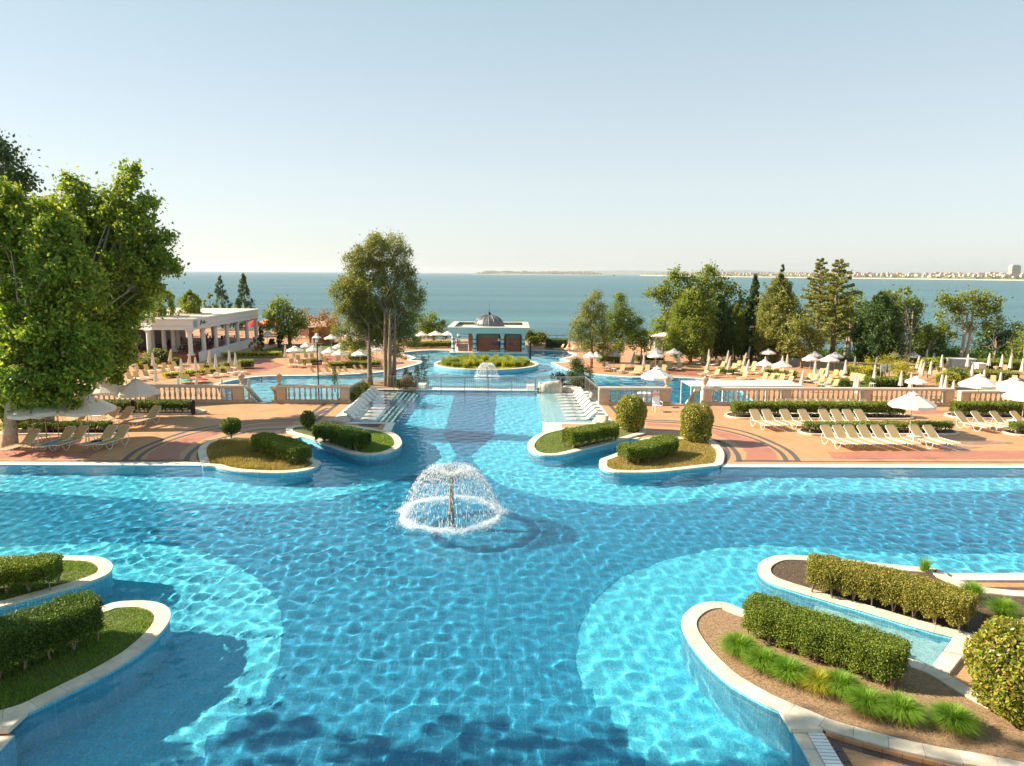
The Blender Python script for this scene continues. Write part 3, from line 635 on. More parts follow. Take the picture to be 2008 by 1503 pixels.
planter('IL2', 'shaded planter with tall dark hedge left of the narrow pool arm', [(560.5,844.4),(561.7,839.4),(574,835.7),(594,834),(640,832),(690,834),(733.5,840.7),(765.9,847),(780.8,854.4),(787.8,865.6),(785.8,874.3),(771,884),(746,891),(708.6,891.7),(683.7,886.8),(646,874.3),(609,860.6),(580,853),(564,848)], LAWNSOIL)
planter('IR2', 'planter with straight clipped hedge right of the narrow pool arm', [(1066,847),(1046,857),(1035,869.4),(1035,879.4),(1043.8,888),(1063.7,892.6),(1088.6,893),(1113.5,889.3),(1163,876.9),(1220.6,862.4),(1248,854),(1264,850),(1267,845),(1262,841),(1245,838),(1200,836),(1150,836),(1100,840)], LAWNSOIL)
planter('IR1', 'round planter with curved hedge and lawn at the right deck edge', [(1174.9,906.8),(1177,900.5),(1189.8,895.5),(1205,890),(1235,876),(1250,864),(1275,858),(1334,858),(1370,859),(1389,862),(1401.5,867),(1414,877),(1420,889),(1419,904),(1412,912),(1381.5,915.5),(1339,920.4),(1289.4,925.4),(1239.6,926.7),(1204.7,925.4),(1182,920.4),(1175,914)], DRYSOIL)

def run(parent, a, b, width, z, mat, slen, sign=1, th=.02, name='coping_stone'):
    rim(parent, [a, b], width, z - th, z, mat, slen, False, 1, name, sign)
def sroot(name): o = bpy.data.objects.new(name, None); COL.objects.link(o); return tag(o, kind='structure')
cop = sroot('pool_edge_coping')
run(cop, Vector((-34, 31.38, 0)), g(392, 913.5), 0.5, .014, COPWHITE, .62)
run(cop, g(1417, 916.6), Vector((34, 32.45, 0)), 0.5, .014, COPWHITE, .62)
run(cop, g(1862, 1125), Vector((24, 20.5, 0)), .22, .014, COPING, .62, -1)
run(cop, g(1866, 1131.5), Vector((24, 20.2, 0)), .26, .018, COPWHITE, .9, -1)
run(cop, c1 + dv * .02, c1 + dv * 3.0, .26, .014, COPING, .62, 1)
mc1 = M(c1) + Vector((-.55, 0, 0)); mdv = (M(c1 + dv) - M(c1)); run(cop, mc1 + mdv * .02, mc1 + mdv * 3, .26, .014, COPING, .62, -1)
run(cop, Vector((-10.42, 41.35, 0)), Vector((-10.68, 53.3, 0)), .6, .014, COPWHITE, .8, 1)
run(cop, Vector((5.42, 41.7, 0)), Vector((5.28, 53.3, 0)), .8, .014, COPWHITE, .8, -1)
run(cop, Vector((-10.42, 41.35, 0)), g(775, 829.5), .32, .014, COPWHITE, .62, -1)
run(cop, g(1064, 829.5), Vector((5.42, 41.7, 0)), .35, .014, COPWHITE, .62, -1)
run(cop, g(774, 830), g(767, 845.5), .5, .018, COPWHITE, .62, -1)
run(cop, g(1065, 830), g(1064, 846), 1.15, .018, COPING, .62, 1)
run(cop, Vector((-10.7, 53.32, 0)), Vector((-7.3, 53.32, 0)), .42, .014, COPING, .62, 1)
run(cop, Vector((1.8, 53.4, 0)), Vector((5.3, 53.4, 0)), .42, .014, COPING, .62, 1)
MB().prism(G([(597,857),(577,861),(571,858.5),(594,854)]), -.05, .03).build('coping_stone', COPING, cop)
MB().prism(G([(1249,862),(1222,862),(1228,858.5),(1256,859)]), -.05, .03).build('coping_stone', COPING, cop)
for q in ([(1871.5,1247),(1912,1256),(1889,1284),(1850,1276)], [(1848.5,1277.5),(1887.5,1286),(1863,1317),(1827,1307)], [(1822,1305),(1860,1318),(1852,1330),(1800,1313)]):
    MB().prism(G(q, .1), -.05, .1).build('coping_stone', COPING, cop)
MB().prism(G([(1528,1390.5),(1551,1429),(1614,1429),(1575,1409.5)], .11), .02, .108).build('coping_stone', COPING, cop)
MB().prism(G([(54.5,1394.6),(16,1431),(-70,1433),(0,1411)], .11), .02, .108).build('coping_stone', COPING, cop)
# grille platforms
for q in ([(700,831.5),(750,831.5),(740,838),(712,837)],):
    MB().prism(G(q), .002, .01).build('grey_grating', BRICKDARK, cop)

# paving bands
bands = sroot('paving_bands')
def strip(pts, w, mat, z=0.004, name='paving_band', mirror=True):
    for k in range(2 if mirror else 1):
        P = [M(p) if k else p for p in pts]; P = resample(smooth_loop(P, 4, False), .4, False)
        A = offset(P, w / 2, False); B = offset(P, -w / 2, False); n = len(P)
        s = 1; MB().add([(p.x, p.y, z) for p in A + B], [(i, n + i, n + i + 1, i + 1) for i in range(n - 1)]).build(name, mat, bands)
strip(G([(1212,802),(1255,822),(1333,826.5),(1396,835),(1439,842),(1476,852),(1513,867),(1543.5,882),(1558,894.5),(1566,905)]), .26, DECKDARK)
strip(G([(1212,807),(1255,825.5),(1333,830),(1396,840),(1426,846),(1464,856),(1498.5,869),(1526,884),(1538.5,897),(1542,905)]), .24, DECKDARK)
strip(G([(1255,840),(1290,843),(1333,845),(1389,859),(1421.5,869.5),(1439,882),(1447.5,894.5),(1449,905)]), .26, DECKDARK)
strip(G([(1405,864),(1420,875),(1428,889),(1424,903),(1414,910)]), .22, DECKDARK)
strip([g(1440, 905), Vector((34, 33.5, 0))], .16, DECKDARK); strip([g(1449, 903), g(1566, 904)], .14, DECKDARK, .005)
def area(pts, mat, z=.003, mirror=True):
    MB().sheet(pts, z).build('paving_field', mat, bands)
    if mirror: MB().sheet([M(p) for p in pts], z).build('paving_field', mat, bands)
area(G([(1462,902),(1464,890),(1452,876),(1430,863),(1396,850),(1333,838),(1268,835),(1268,829),(1333,834),(1396,843),(1440,852),(1480,864),(1508,878),(1522,890),(1526,902)]), DECKRED)
area(G([(1622,887),(1900,884),(2300,886),(2300,900),(1634,901)]), DECKRED)
area(G([(1900,812),(1790,812),(1788,806),(1900,806)]), DECKRED)
WET = paving('wet_paving', (0.30, 0.13, 0.06), (0.26, 0.10, 0.05), (0.25, 0.15, 0.09), 0.24, 0.12, 0.0, 0.008, 0.22)
for (px, py, rx, ry) in ((1925,868,1.4,.55),(1880,878,1.1,.3),(1960,842,1.3,.35),(1905,828,1.2,.25),(1850,884,1.5,.2)):
    c_ = g(px, py); MB().sheet([(c_.x + rx * math.cos(a) * (1 + .25 * math.sin(3 * a + px)), c_.y + ry * math.sin(a) * (1 + .3 * math.sin(2 * a + py))) for a in np.linspace(0, 2 * math.pi, 28, endpoint=False)], .006).build('wet_patch', WET, bands)
# side-of-pool dark bands
strip([Vector((7.0, 41.9, 0)), Vector((6.8, 48.1, 0))], .28, DECKDARK); strip([Vector((7.9, 42.2, 0)), Vector((7.7, 48.1, 0))], .28, DECKDARK)

# close-up brickwork beside the near right planter
bw = sroot('brick_edging')
lo = [g(*p, .0) for p in ((1618,1445),(1680,1464),(1768,1488),(1870,1512),(1960,1530),(2060,1550))]
P = resample(smooth_loop(lo, 3, False), .33, False); Q = offset(P, -.16, False)
def brick(q, z0, z1, mat, name='brick'):
    c = sum(q, Vector()) / len(q); q = [p.lerp(c, .025) for p in q]; MB().prism(q, z0, z1).build(name, mat, bw)
for i in range(len(P) - 1): brick([P[i], P[i+1], Q[i+1], Q[i]], -.02, .016 + rnd.uniform(-.002, .002), BRICKDARK)
U = offset(P, .05, False)
for i in range(len(P) - 1): brick([P[i], P[i+1], U[i+1], U[i]], -.02, .088, BRICKORANGE)
Q2 = offset(P, -.17, False)
for r_ in range(4):
    A = offset(P, -.17 - .3 * r_, False); B = offset(P, -.17 - .3 * (r_ + 1), False)
    for i in range(len(P) - 1):
        ok = (A[i] - c1).dot(Vector((dv.y, -dv.x, 0)))
        if A[i].x > c1.x + .95 + .1 * r_ and B[i].x > c1.x + .95: brick([A[i], A[i+1], B[i+1], B[i]], -.02, .013 + rnd.uniform(-.002, .002), BRICKORANGE)
nrm = Vector((-dv.y, dv.x, 0)); nrm = nrm if nrm.x > 0 else -nrm
for i in range(8):
    a0 = c1 + dv * (.06 + .3 * i)
    brick([a0 + nrm * .62, a0 + nrm * .78, a0 + nrm * .78 + dv * .29, a0 + nrm * .62 + dv * .29], -.02, .02, BRICKDARK)
gr = thing('drain_grate', 'white slatted overflow grate beside the nearest pool corner', 'drain grate', tuple(c1))
for i in range(26):
    a0 = dv * (.05 + .1 * i) + nrm * .44; ang = math.atan2(dv.y, dv.x)
    MB().box((a0.x, a0.y, .012), (.075, .32, .02), ang).build('slat', WHITE, gr)
MB().box(((dv * 1.3 + nrm * .44).x, (dv * 1.3 + nrm * .44).y, .004), (2.7, .34, .006), math.atan2(dv.y, dv.x)).build('channel', plain('grey_channel', (.35, .36, .36)), gr)
# brick rows beside the right near coping
for r_, (mt_, dy) in enumerate(((BRICKDARK, .5), (BRICKORANGE, .66), (BRICKDARK, .98))):
    for i in range(26):
        x0 = 13.6 + .3 * i; y0 = 20.28 - dy; w_ = .15 if mt_ is BRICKDARK else .31
        brick([Vector((x0, y0, 0)), Vector((x0 + .29, y0 + .004, 0)), Vector((x0 + .29, y0 - w_, 0)), Vector((x0, y0 - w_, 0))], -.02, .012 + rnd.uniform(-.002, .002), mt_)

# ------------------------------------------------------------------ lower terrace, lower pool
LW = LWZ - .12
def GL(l, z=LWZ): return [g(x, y, z) for x, y in l]
lpool = GL([(425,757),(431.6,752.6),(452.9,747),(495.5,740),(538,737.8),(640,736.7),(721,732.7),(770,727),(804,719),(825.7,712.5),(829,709),(815,707.5),(804,706.5),(816,702),(800,697),(789.5,694),(800,690.5),(845,687),(883,688),(960,687),(1029.5,687.2),(1070,688),(1095,688.8),(1116.7,692),(1126,696),(1114.6,700.5),(1097.6,704.5),(1110,707),(1108,710.5),(1085,711),(1080.5,712.5),(1091,717.5),(1108,725),(1155,733.5),(1240,740.5),(1326,740.8),(1394,744.8),(1425,750),(1440,758)])
lp2 = lpool + [Vector((23, 60, 0)), Vector((14, 55.2, 0)), Vector((-22, 55.2, 0)), Vector((-25, 60, 0))]
lp2 = smooth_loop(lpool, 2, False) + lp2[-4:]
isl = [Vector((g(954, 0 + 730, LWZ).x, 0, 0))]
ic = g(953.5, 717.5, LWZ); irx = (g(1056, 717.5, LWZ).x - g(851, 717.5, LWZ).x) / 2; iy0 = g(955, 730, LWZ).y; iy1 = g(955, 706, LWZ).y
icy = (iy0 + iy1) / 2; iry = (iy1 - iy0) / 2; island = [Vector((ic.x + irx * math.cos(a), icy + iry * math.sin(a), 0)) for a in np.linspace(0, 2 * math.pi, 48, endpoint=False)]
te = [Vector((-110, 49, 0)), Vector((-60, 46.8, 0)), Vector((60, 49.4, 0)), Vector((110, 49, 0)), Vector((110, 108, 0)), Vector((48, 114, 0)), Vector((18, 126, 0)), Vector((-30, 132, 0)), Vector((-58, 150, 0)), Vector((-110, 160, 0))]
o = MB().sheet(te, LWZ, [lp2]).build('lower_terrace', LDECK); tag(o, kind='structure')
PB = [(p.x, p.y) for p in lp2]; n = len(PB)
o = MB().sheet([(-30, 54), (32, 54), (32, 112), (-30, 112)], LWZ - 1.5).build('lower_pool_floor', pooltile('lower_pool_mosaic', (0.10, 0.52, 0.66), (0.09, 0.50, 0.64), (0.16, 0.58, 0.68), 1.2)); receiver(tag(o, kind='structure'))
dk = GL([(1190,752),(1330,747),(1420,748),(1440,790),(1150,790)]); o = MB().sheet([gw(x, y, LWZ - 1.49, LW) for x, y in ((1170,750),(1300,746),(1425,750),(1425,800),(1160,800))], LWZ - 1.494).build('lower_pool_dark_inlay', TILEDARK); receiver(tag(o, kind='structure'))
o = MB().sheet([gw(x, y, LWZ - 1.49, LW) for x, y in ((860,731),(900,736),(955,738),(1020,736),(1060,730),(1090,738),(1040,752),(870,752),(820,738))], LWZ - 1.494).build('lower_pool_dark_inlay', TILEDARK); receiver(tag(o, kind='structure'))
mb = MB(); mb.add([(p[0], p[1], z) for z in (LWZ - 1.6, LWZ - .01) for p in PB], [(i, (i+1) % n, n + (i+1) % n, n + i) for i in range(n)]); o = mb.build('lower_pool_wall', WALLTILE); receiver(tag(o, kind='structure'))
lc = sroot('lower_pool_coping'); nlp = len(lp2) - 4
rim(lc, [p for p in lp2[:nlp]], .5, LWZ - .05, LWZ + .03, COPWHITE, 1.3, False, 2, 'coping_stone', 1)
lx = np.arange(-31, 33, .25); ly = np.arange(54, 112, .25); X, Y = np.meshgrid(lx, ly); Z = waves(X, Y, 30, 1.0, 3.0, .0028, 11)
idx = np.arange(X.size).reshape(X.shape)
ins = in_poly(X.ravel(), Y.ravel(), [(p[0], p[1]) for p in PB]).reshape(X.shape); k = ins[:-1, :-1] | ins[1:, 1:] | ins[:-1, 1:] | ins[1:, :-1]
fq = np.stack([idx[:-1, :-1][k], idx[:-1, 1:][k], idx[1:, 1:][k], idx[1:, :-1][k]], 1)
wl = link('lower_pool_water', npmesh('lower_pool_water', np.stack([X, Y, Z], -1).reshape(-1, 3), fq, LWATER, True), loc=(0, 0, LW)); tag(wl, kind='structure'); wl.cycles.is_caustics_caster = True
# planted island in the lower pool
t = thing('planter', 'oval island bed of tall grasses in the lower pool', 'planter', (ic.x, icy, 0))
mb = MB(); ni = len(island); mb.add([(p.x - ic.x, p.y - icy, z) for z in (LWZ - 1.6, LWZ + .2) for p in island], [(i, (i+1) % ni, ni + (i+1) % ni, ni + i) for i in range(ni)]); receiver(mb.build('planter_wall', WALLTILE, t))
MB().sheet([(p.x - ic.x, p.y - icy) for p in offset(island, .3, True)], LWZ + .2).build('soil', SOIL, t); rim(t, island, .42, LWZ + .2, LWZ + .3, COPING, 1.3)
# red fields of the lower paving
lb = sroot('lower_paving_bands')
MB().sheet(GL([(620,700),(700,697),(740,702),(780,712),(700,722),(640,722),(560,722),(590,707)]), LWZ + .004).build('paving_field', LRED, lb)
MB().sheet(GL([(480,706),(520,705),(560,716),(520,728),(440,735),(420,728)]), LWZ + .004).build('paving_field', LRED, lb)
MB().sheet(GL([(1240,718),(1330,722),(1420,736),(1400,740),(1320,735),(1240,728)]), LWZ + .004).build('paving_field', LRED, lb)
# lawns
LAWN = stone('mown_lawn', (0.075, 0.12, 0.022), 0.3, 2.0, 0.95, 0.6, 40)
for q in ([(500,690),(560,676),(640,674),(700,673),(705,682),(660,690),(560,694)], [(200,705),(262,695),(290,712),(240,720),(180,722)], [(640,672),(700,668),(760,672),(700,684)], [(1620,746),(1700,752),(1780,754),(1770,762),(1600,760)]):
    o = MB().sheet(GL(q), LWZ + .012).build('lawn', LAWN); tag(o, kind='structure')

# rough ground cover under the right sea edge trees, their shade painted in dark
gcp = [(24, 112), (50, 99), (112, 94), (112, 107.5), (48, 113.5), (24, 123)]
o = MB().sheet(gcp, LWZ + .02).build('rough_ground', stone('shade_dark_leafy_ground', (.09, .085, .04), .5, 1.2, .95, 1, 8)); tag(o, kind='structure')
gx = rng.uniform(24, 112, 60000); gy = rng.uniform(94, 123, 60000); gk = in_poly(gx, gy, gcp); gx = gx[gk]; gy = gy[gk]; gh = np.clip(.55 + .5 * np.sin(gx * .7) * np.sin(gy * .9 + 1) + .25 * np.sin(gx * 2.1), 0.05, 1.2)
v, f = leaf_quads(np.stack([gx, gy, LWZ + gh * rng.uniform(.1, 1, len(gx))], 1), .34, .3, .6); o = link('ground_cover', npmesh('ground_cover', v, f, L_HEDGEDK)); tag(o, 'dark ivy like ground cover below the sea edge trees', 'ground cover', kind='stuff')
# slope down to the sea, sea, far coast
SEAZ = -17.0
sl_ = MB(); top = [(110, 108), (48, 114), (18, 126), (-30, 132), (-58, 150), (-110, 160)]
vs = [(x, y, LWZ) for x, y in top] + [(x * 1.05, y + 9, -9) for x, y in top] + [(x * 1.1, y + 22, SEAZ - 1) for x, y in top]; sl_.add(vs, [(r*6 + i + 1, r*6 + i, (r+1)*6 + i, (r+1)*6 + i + 1) for r in range(2) for i in range(5)])
tag(sl_.build('coastal_slope', stone('scrub_slope', (0.09, 0.10, 0.04), .5, .5, .95, 1, 2)), kind='structure')
mt, n_, b_ = nodes('sea_water'); b_.inputs['Base Color'].default_value = (0.035, 0.135, 0.165, 1); b_.inputs['Roughness'].default_value = 0.3; b_.inputs['IOR'].default_value = 1.333; b_.inputs['Specular IOR Level'].default_value = 0.22
c_ = n_.nodes.new('ShaderNodeTexCoord'); mp_ = n_.nodes.new('ShaderNodeMapping'); mp_.inputs['Scale'].default_value = (0.25, 1, 1); n_.links.new(c_.outputs['Object'], mp_.inputs[0])
t1 = tex_noise(n_, .35, 6, .6, mp_.outputs[0]); bump(n_, b_, t1.outputs['Fac'], .9, 1.5)
mp2 = n_.nodes.new('ShaderNodeMapping'); mp2.inputs['Scale'].default_value = (0.0012, 0.009, 1); n_.links.new(c_.outputs['Object'], mp2.inputs[0]); t2 = tex_noise(n_, 1, 4, .6, mp2.outputs[0])
r2 = ramp(n_, t2.outputs['Fac'], [(0.3, (0.030, 0.092, 0.118)), (0.5, (0.044, 0.130, 0.152)), (0.7, (0.068, 0.172, 0.188))]); n_.links.new(r2.outputs[0], b_.inputs['Base Color'])
o = MB().add([(-45000, 60, SEAZ), (45000, 60, SEAZ), (45000, 45000, SEAZ), (-45000, 45000, SEAZ)], [(0, 1, 2, 3)]).build('sea', mt); tag(o, kind='structure')

# ================================================================== OBJECTS
# ------------------------------------------------------------------ balustrades, urns, stairs
def baluster_mesh():
    mb = MB(); mb.lathe([(.062,0),(.062,.05),(.045,.07),(.05,.12),(.088,.27),(.085,.36),(.052,.55),(.04,.66),(.055,.70),(.045,.73),(.062,.77),(.062,.82)], 8, (0,0,0)); return mb.mesh('baluster', BALU, True)
BME = baluster_mesh()
def balustrade(label, ax, ay, bx, by, piers, z=0.0, sp=.355, pw=.6):
    a = Vector((ax, ay, z)); b = Vector((bx, by, z)); d = (b - a); L = d.length; u = d.normalized(); rz = math.atan2(u.y, u.x)
    t = thing('balustrade', label, 'balustrade', tuple(a), rz, 'stone balustrades along the terrace edge')
    MB().box((L/2, 0, .09), (L, .36, .18)).box((L/2, 0, .2), (L, .28, .04)).build('plinth', BALU, t)
    MB().box((L/2, 0, 1.09), (L, .26, .06)).box((L/2, 0, 1.17), (L, .40, .10)).box((L/2, 0, 1.235), (L, .34, .03)).build('handrail', RAILTOP, t)
    for p in piers:
        MB().box((p, 0, .64), (pw, .40, .84)).box((p, -.205, .64), (pw - .16, .03, .6)).build('pier', BALU, t)
    ed = sorted([0] + [p - pw/2 for p in piers] + [p + pw/2 for p in piers] + [L])
    for i in range(0, len(ed), 2):
        s0, s1 = ed[i], ed[i+1]
        if s1 - s0 < .4: continue
        n = round((s1 - s0) / sp)
        for k in range(n): o = link('baluster', BME, None, t, (s0 + (s1 - s0) * (k + .5) / n, 0, .22))
    return t
def bx(px, py=792): return g(px, py).x
balustrade('long balustrade left of the left stair opening, behind the parasols', -48, 46.75, bx(477), 47.5, [p + 48 for p in (bx(466), bx(466) - 5.9, bx(466) - 11.8, bx(466) - 17.7, bx(466) - 23.6)])
balustrade('short balustrade between the left stair and the pool railing', bx(540), 47.6, bx(686), 47.75, [.35, bx(676) - bx(540) - .05])
balustrade('short balustrade right of the pool behind the round shrub', bx(1172), 47.75, bx(1311), 47.9, [.35, bx(1300) - bx(1172)], pw=.7)
x0 = bx(1372); balustrade('long balustrade right of the right stair opening', x0, 47.95, bx(1853), 48.35, [bx(p) - x0 for p in (1381, 1534, 1686, 1844)])
x0 = bx(1853) + .03; balustrade('slightly lower balustrade at the far right end', x0, 47.7, 44, 48.0, [bx(p) - x0 for p in (1862, 1984)] + [12.2], z=-.06)
def urn(px, label, scale=1.0):
    p = Vector((bx(px), 47.65 if px < 1000 else 48.0, 1.25)); t = thing('urn', label, 'urn', tuple(p), 0, 'stone urns on the balustrade piers')
    MB().box((0,0,.03),(.3,.3,.06)).lathe([(.12,.06),(.07,.12),(.07,.17),(.13,.24),(.22,.5),(.26,.56),(.26,.6)], 12).build('bowl', BALU, t, smooth=False)
    MB().lathe([(.24,.6),(.16,.68),(.07,.74),(.03,.8)], 12).build('lid', BALU, t, smooth=True); t.scale = (scale,)*3
urn(470, 'stone urn on the pier left of the left stair'); urn(546, 'stone urn on the pier right of the left stair'); urn(1304, 'stone urn beside the white parasol on the right'); urn(1377, 'stone urn where the long right balustrade begins')
def stair(label, x0, x1, y0, sgn):
    t = thing('staircase', label, 'staircase', ((x0+x1)/2, y0, 0), 0, 'stairs down to the lower terrace')
    n = 16; w = abs(x1-x0)
    for i in range(n):
        zt = -(i+1)*.2; MB().box((0, .33*i+.17, (zt-3.3)/2+0), (w, .33, zt+3.3) if zt > -3.2 else (w, .33, .12)).build('step', COPING, t)
    for sx in (-1, 1):
        x = sx*(w/2-.12); r = MB()
        for zc, hh, ww in ((.1, .2, .26), (1.05, .16, .3)):
            a = Vector((x, 0, zc)); b = Vector((x, 5.2, zc-3.15)); vs = []
            for p in (a, b):
                for dx, dz in ((-1,-1),(1,-1),(1,1),(-1,1)): vs.append((p.x+dx*ww/2, p.y, p.z+dz*hh/2))
            r.add(vs, [(0,1,5,4),(1,2,6,5),(2,3,7,6),(3,0,4,7),(0,3,2,1),(4,5,6,7)])
        r.build('sloping_rail', RAILTOP, t)
        for k in range(14):
            y = .3+.36*k; link('baluster', BME, None, t, (x, y, .12-y*3.15/5.2))
stair('stone stair descending between the two left balustrades', -18.45, -16.45, 47.7, 1); stair('stone stair descending between the two right balustrades', 10.95, 13.05, 48.2, 1)

# ------------------------------------------------------------------ metal railings
def railing(label, pts, h=1.06, nb=.15, name='railing', post_gap=1.9):
    P = [Vector(p) for p in pts]; o0 = P[0]; t = thing(name, label, 'railing', tuple(o0), 0, 'steel railings round the pool end')
    hr = MB(); hr.tube([p - o0 + Vector((0,0,h)) for p in P], .04, 6); hr.tube([p - o0 + Vector((0,0,h-.12)) for p in P], .015, 4); hr.tube([p - o0 + Vector((0,0,.12)) for p in P], .015, 4); hr.build('handrail', STEEL, t)
    bars = MB(); done = []
    for i in range(len(P)-1):
        a, b = P[i]-o0, P[i+1]-o0; L = (b-a).length; n = max(1, round(L/post_gap))
        for k in range(n+1):
            q = a.lerp(b, k/n)
            if any((q-w).length < .1 for w in done): continue
            done.append(q); MB().box((q.x, q.y, q.z+h/2-.1), (.05,.05,h+.2)).build('post', STEEL, t)
        m_ = round(L/nb)
        for k in range(m_): q = a.lerp(b, (k+.5)/m_); bars.tube([q+Vector((0,0,.12)), q+Vector((0,0,h-.12))], .009, 3, cap=False)
    o = bars.build('bars', STEEL, t); o['kind'] = 'stuff'
railing('steel railing across the far end of the pool', [(-7.25,53.0,-.08),(1.78,53.05,-.08)], 1.15)
railing('steel railing behind the left shallow ledge turning down its side', [(-7.35,53.4,0),(-10.95,53.35,0),(-11.3,47.95,0)])
railing('steel railing above the boulders turning down the right ledge', [(1.85,53.5,0),(5.7,53.7,0),(6.15,48.3,0)])
for lab, x in (('white sloped end block left of the infinity edge', -7.05), ('white sloped end block right of the infinity edge', 1.45)):
    mb = MB(); mb.add([(-.3,-.1,0),(.3,-.1,0),(.3,3.0,0),(-.3,3.0,0),(-.3,.1,.42),(.3,.1,.42),(.3,2.9,.42),(-.3,2.9,.42)], [(0,3,2,1),(4,5,6,7),(0,1,5,4),(1,2,6,5),(2,3,7,6),(3,0,4,7)])
    o = mb.build('end_block', COPWHITE, loc=(x, 53.4, -.03)); tag(o, lab, 'wall block', 'end blocks of the infinity edge')

# planting beds at the ends of the ledges, boulders
def bed(poly, mat, name='planting_bed', z=-.02):
    slab(name, [Vector((*p,0)) for p in poly], -3.3, z, mat, BOULDER)
bed([(-11.6,53.76),(-7.45,53.76),(-7.45,57.6),(-9,58.6),(-12.6,58.2),(-13.2,54)], SOIL); bed([(1.9,53.85),(6.4,53.9),(7.4,55),(6.6,58.0),(2.6,57.6)], SOILDARK)
bed([(-13.5,49),(-11.6,49),(-11.6,53.7),(-13.2,54)], SOILDARK, z=-.6); bed([(6.3,49.2),(8.2,49.2),(7.6,54.6),(6.5,53.8)], SOILDARK, z=-.8)
import bmesh
def boulder(label, loc, d, seed, rz=0, group='boulders round the pool end'):
    bm = bmesh.new(); bmesh.ops.create_icosphere(bm, subdivisions=3, radius=1); r = random.Random(seed); k = [(Vector((r.gauss(0,1), r.gauss(0,1), r.gauss(0,1))).normalized(), r.uniform(.45,.8)) for _ in range(9)]
    for v in bm.verts:
        n = v.co.normalized(); s = 1.0
        for (u, c) in k:
            dd = n.dot(u)
            if dd > c: s = min(s, c/dd)
        s += .03*math.sin(n.x*9+seed)+.03*math.sin(n.y*8+n.z*7); v.co = Vector((n.x*d[0], n.y*d[1], max(-.2, n.z)*d[2]))*s
    me = bpy.data.meshes.new('boulder'); bm.to_mesh(me); bm.free(); me.materials.append(BOULDER); me.shade_smooth(); o = link('boulder', me, loc=loc); o.rotation_euler.z = rz; tag(o, label, 'boulder', group); return o
boulder('tall pale boulder with a sloping handrail, right of the infinity edge', g(1083,768), (1.0,.7,1.05), 3)
boulder('long low boulder behind the right shallow ledge', g(1124,767), (1.35,.6,.62), 5)
boulder('small boulder wedge beside the right end block', g(1062,764), (.32,.5,.8), 8)
boulder('rounded boulder at the near corner of the right ledge', g(1178,826), (.75,.5,.5), 11)
boulder('small boulder behind the right railing end', g(1163,786,0), (.5,.5,.6), 12)
boulder('grey boulder at the near corner of the left ledge', g(660,828), (.85,.5,.52), 21)
boulder('pale boulder at the right end of the left balustrade', g(691,786,0), (.35,.4,.35), 25)
hr = MB().tube([g(1076,755,.75), g(1100,771,.2)], .03, 6).tube([g(1076,755,.75), g(1076,762,.1)], .025, 5).build('handrail', STEEL); tag(hr, 'sloping bronze handrail in front of the tall boulder', 'handrail')

# ------------------------------------------------------------------ in-pool loungers
def pool_lounger_mesh(s):
    pr = [(0,.42),(.12,.46),(.5,.12),(.75,-.16),(1.0,-.24),(1.3,-.14),(1.55,-.2),(2.0,-.32)]; mb = MB(); W = .72
    vs = [(s*x, -W/2, z) for x, z in pr] + [(s*x, W/2, z) for x, z in pr] + [(s*x, -W/2, z-.14) for x, z in pr] + [(s*x, W/2, z-.14) for x, z in pr]; n = len(pr); fs = []
    for i in range(n-1): fs += [(i,i+1,n+i+1,n+i),(2*n+i,3*n+i,3*n+i+1,2*n+i+1),(i,2*n+i,2*n+i+1,i+1),(n+i,n+i+1,3*n+i+1,3*n+i)]
    fs += [(0,n,3*n,2*n),(n-1,3*n-1,4*n-1,2*n-1)] if s > 0 else [(0,2*n,3*n,n),(n-1,2*n-1,4*n-1,3*n-1)]
    mb.add(vs, fs); me = mb.mesh('pool_lounger', COPWHITE); bm = bmesh.new(); bm.from_mesh(me); bmesh.ops.recalc_face_normals(bm, faces=bm.faces); bm.to_mesh(me); bm.free(); return me
ORD = ['first','second','third','fourth','fifth','sixth','seventh','eighth','ninth','tenth','eleventh','twelfth','thirteenth','fourteenth','fifteenth','sixteenth','seventeenth','eighteenth','nineteenth','twentieth']
ml, mr_ = pool_lounger_mesh(1), pool_lounger_mesh(-1)
for i in range(9):
    y = 43.0 + i*1.12
    o = link('pool_lounger', ml, loc=(-10.44-(y-41.35)*.0218, y, 0)); tag(o, f'white moulded lounger in the left shallow ledge, {ORD[i]} from the near end', 'pool lounger', 'moulded loungers in the left ledge'); receiver(o)
    o = link('pool_lounger', mr_, loc=(5.42-(y-41.7)*.0121, y+.35, 0)); tag(o, f'sunlit moulded lounger in the right shallow ledge, {ORD[i]} from the near end', 'pool lounger', 'moulded loungers in the right ledge'); receiver(o)

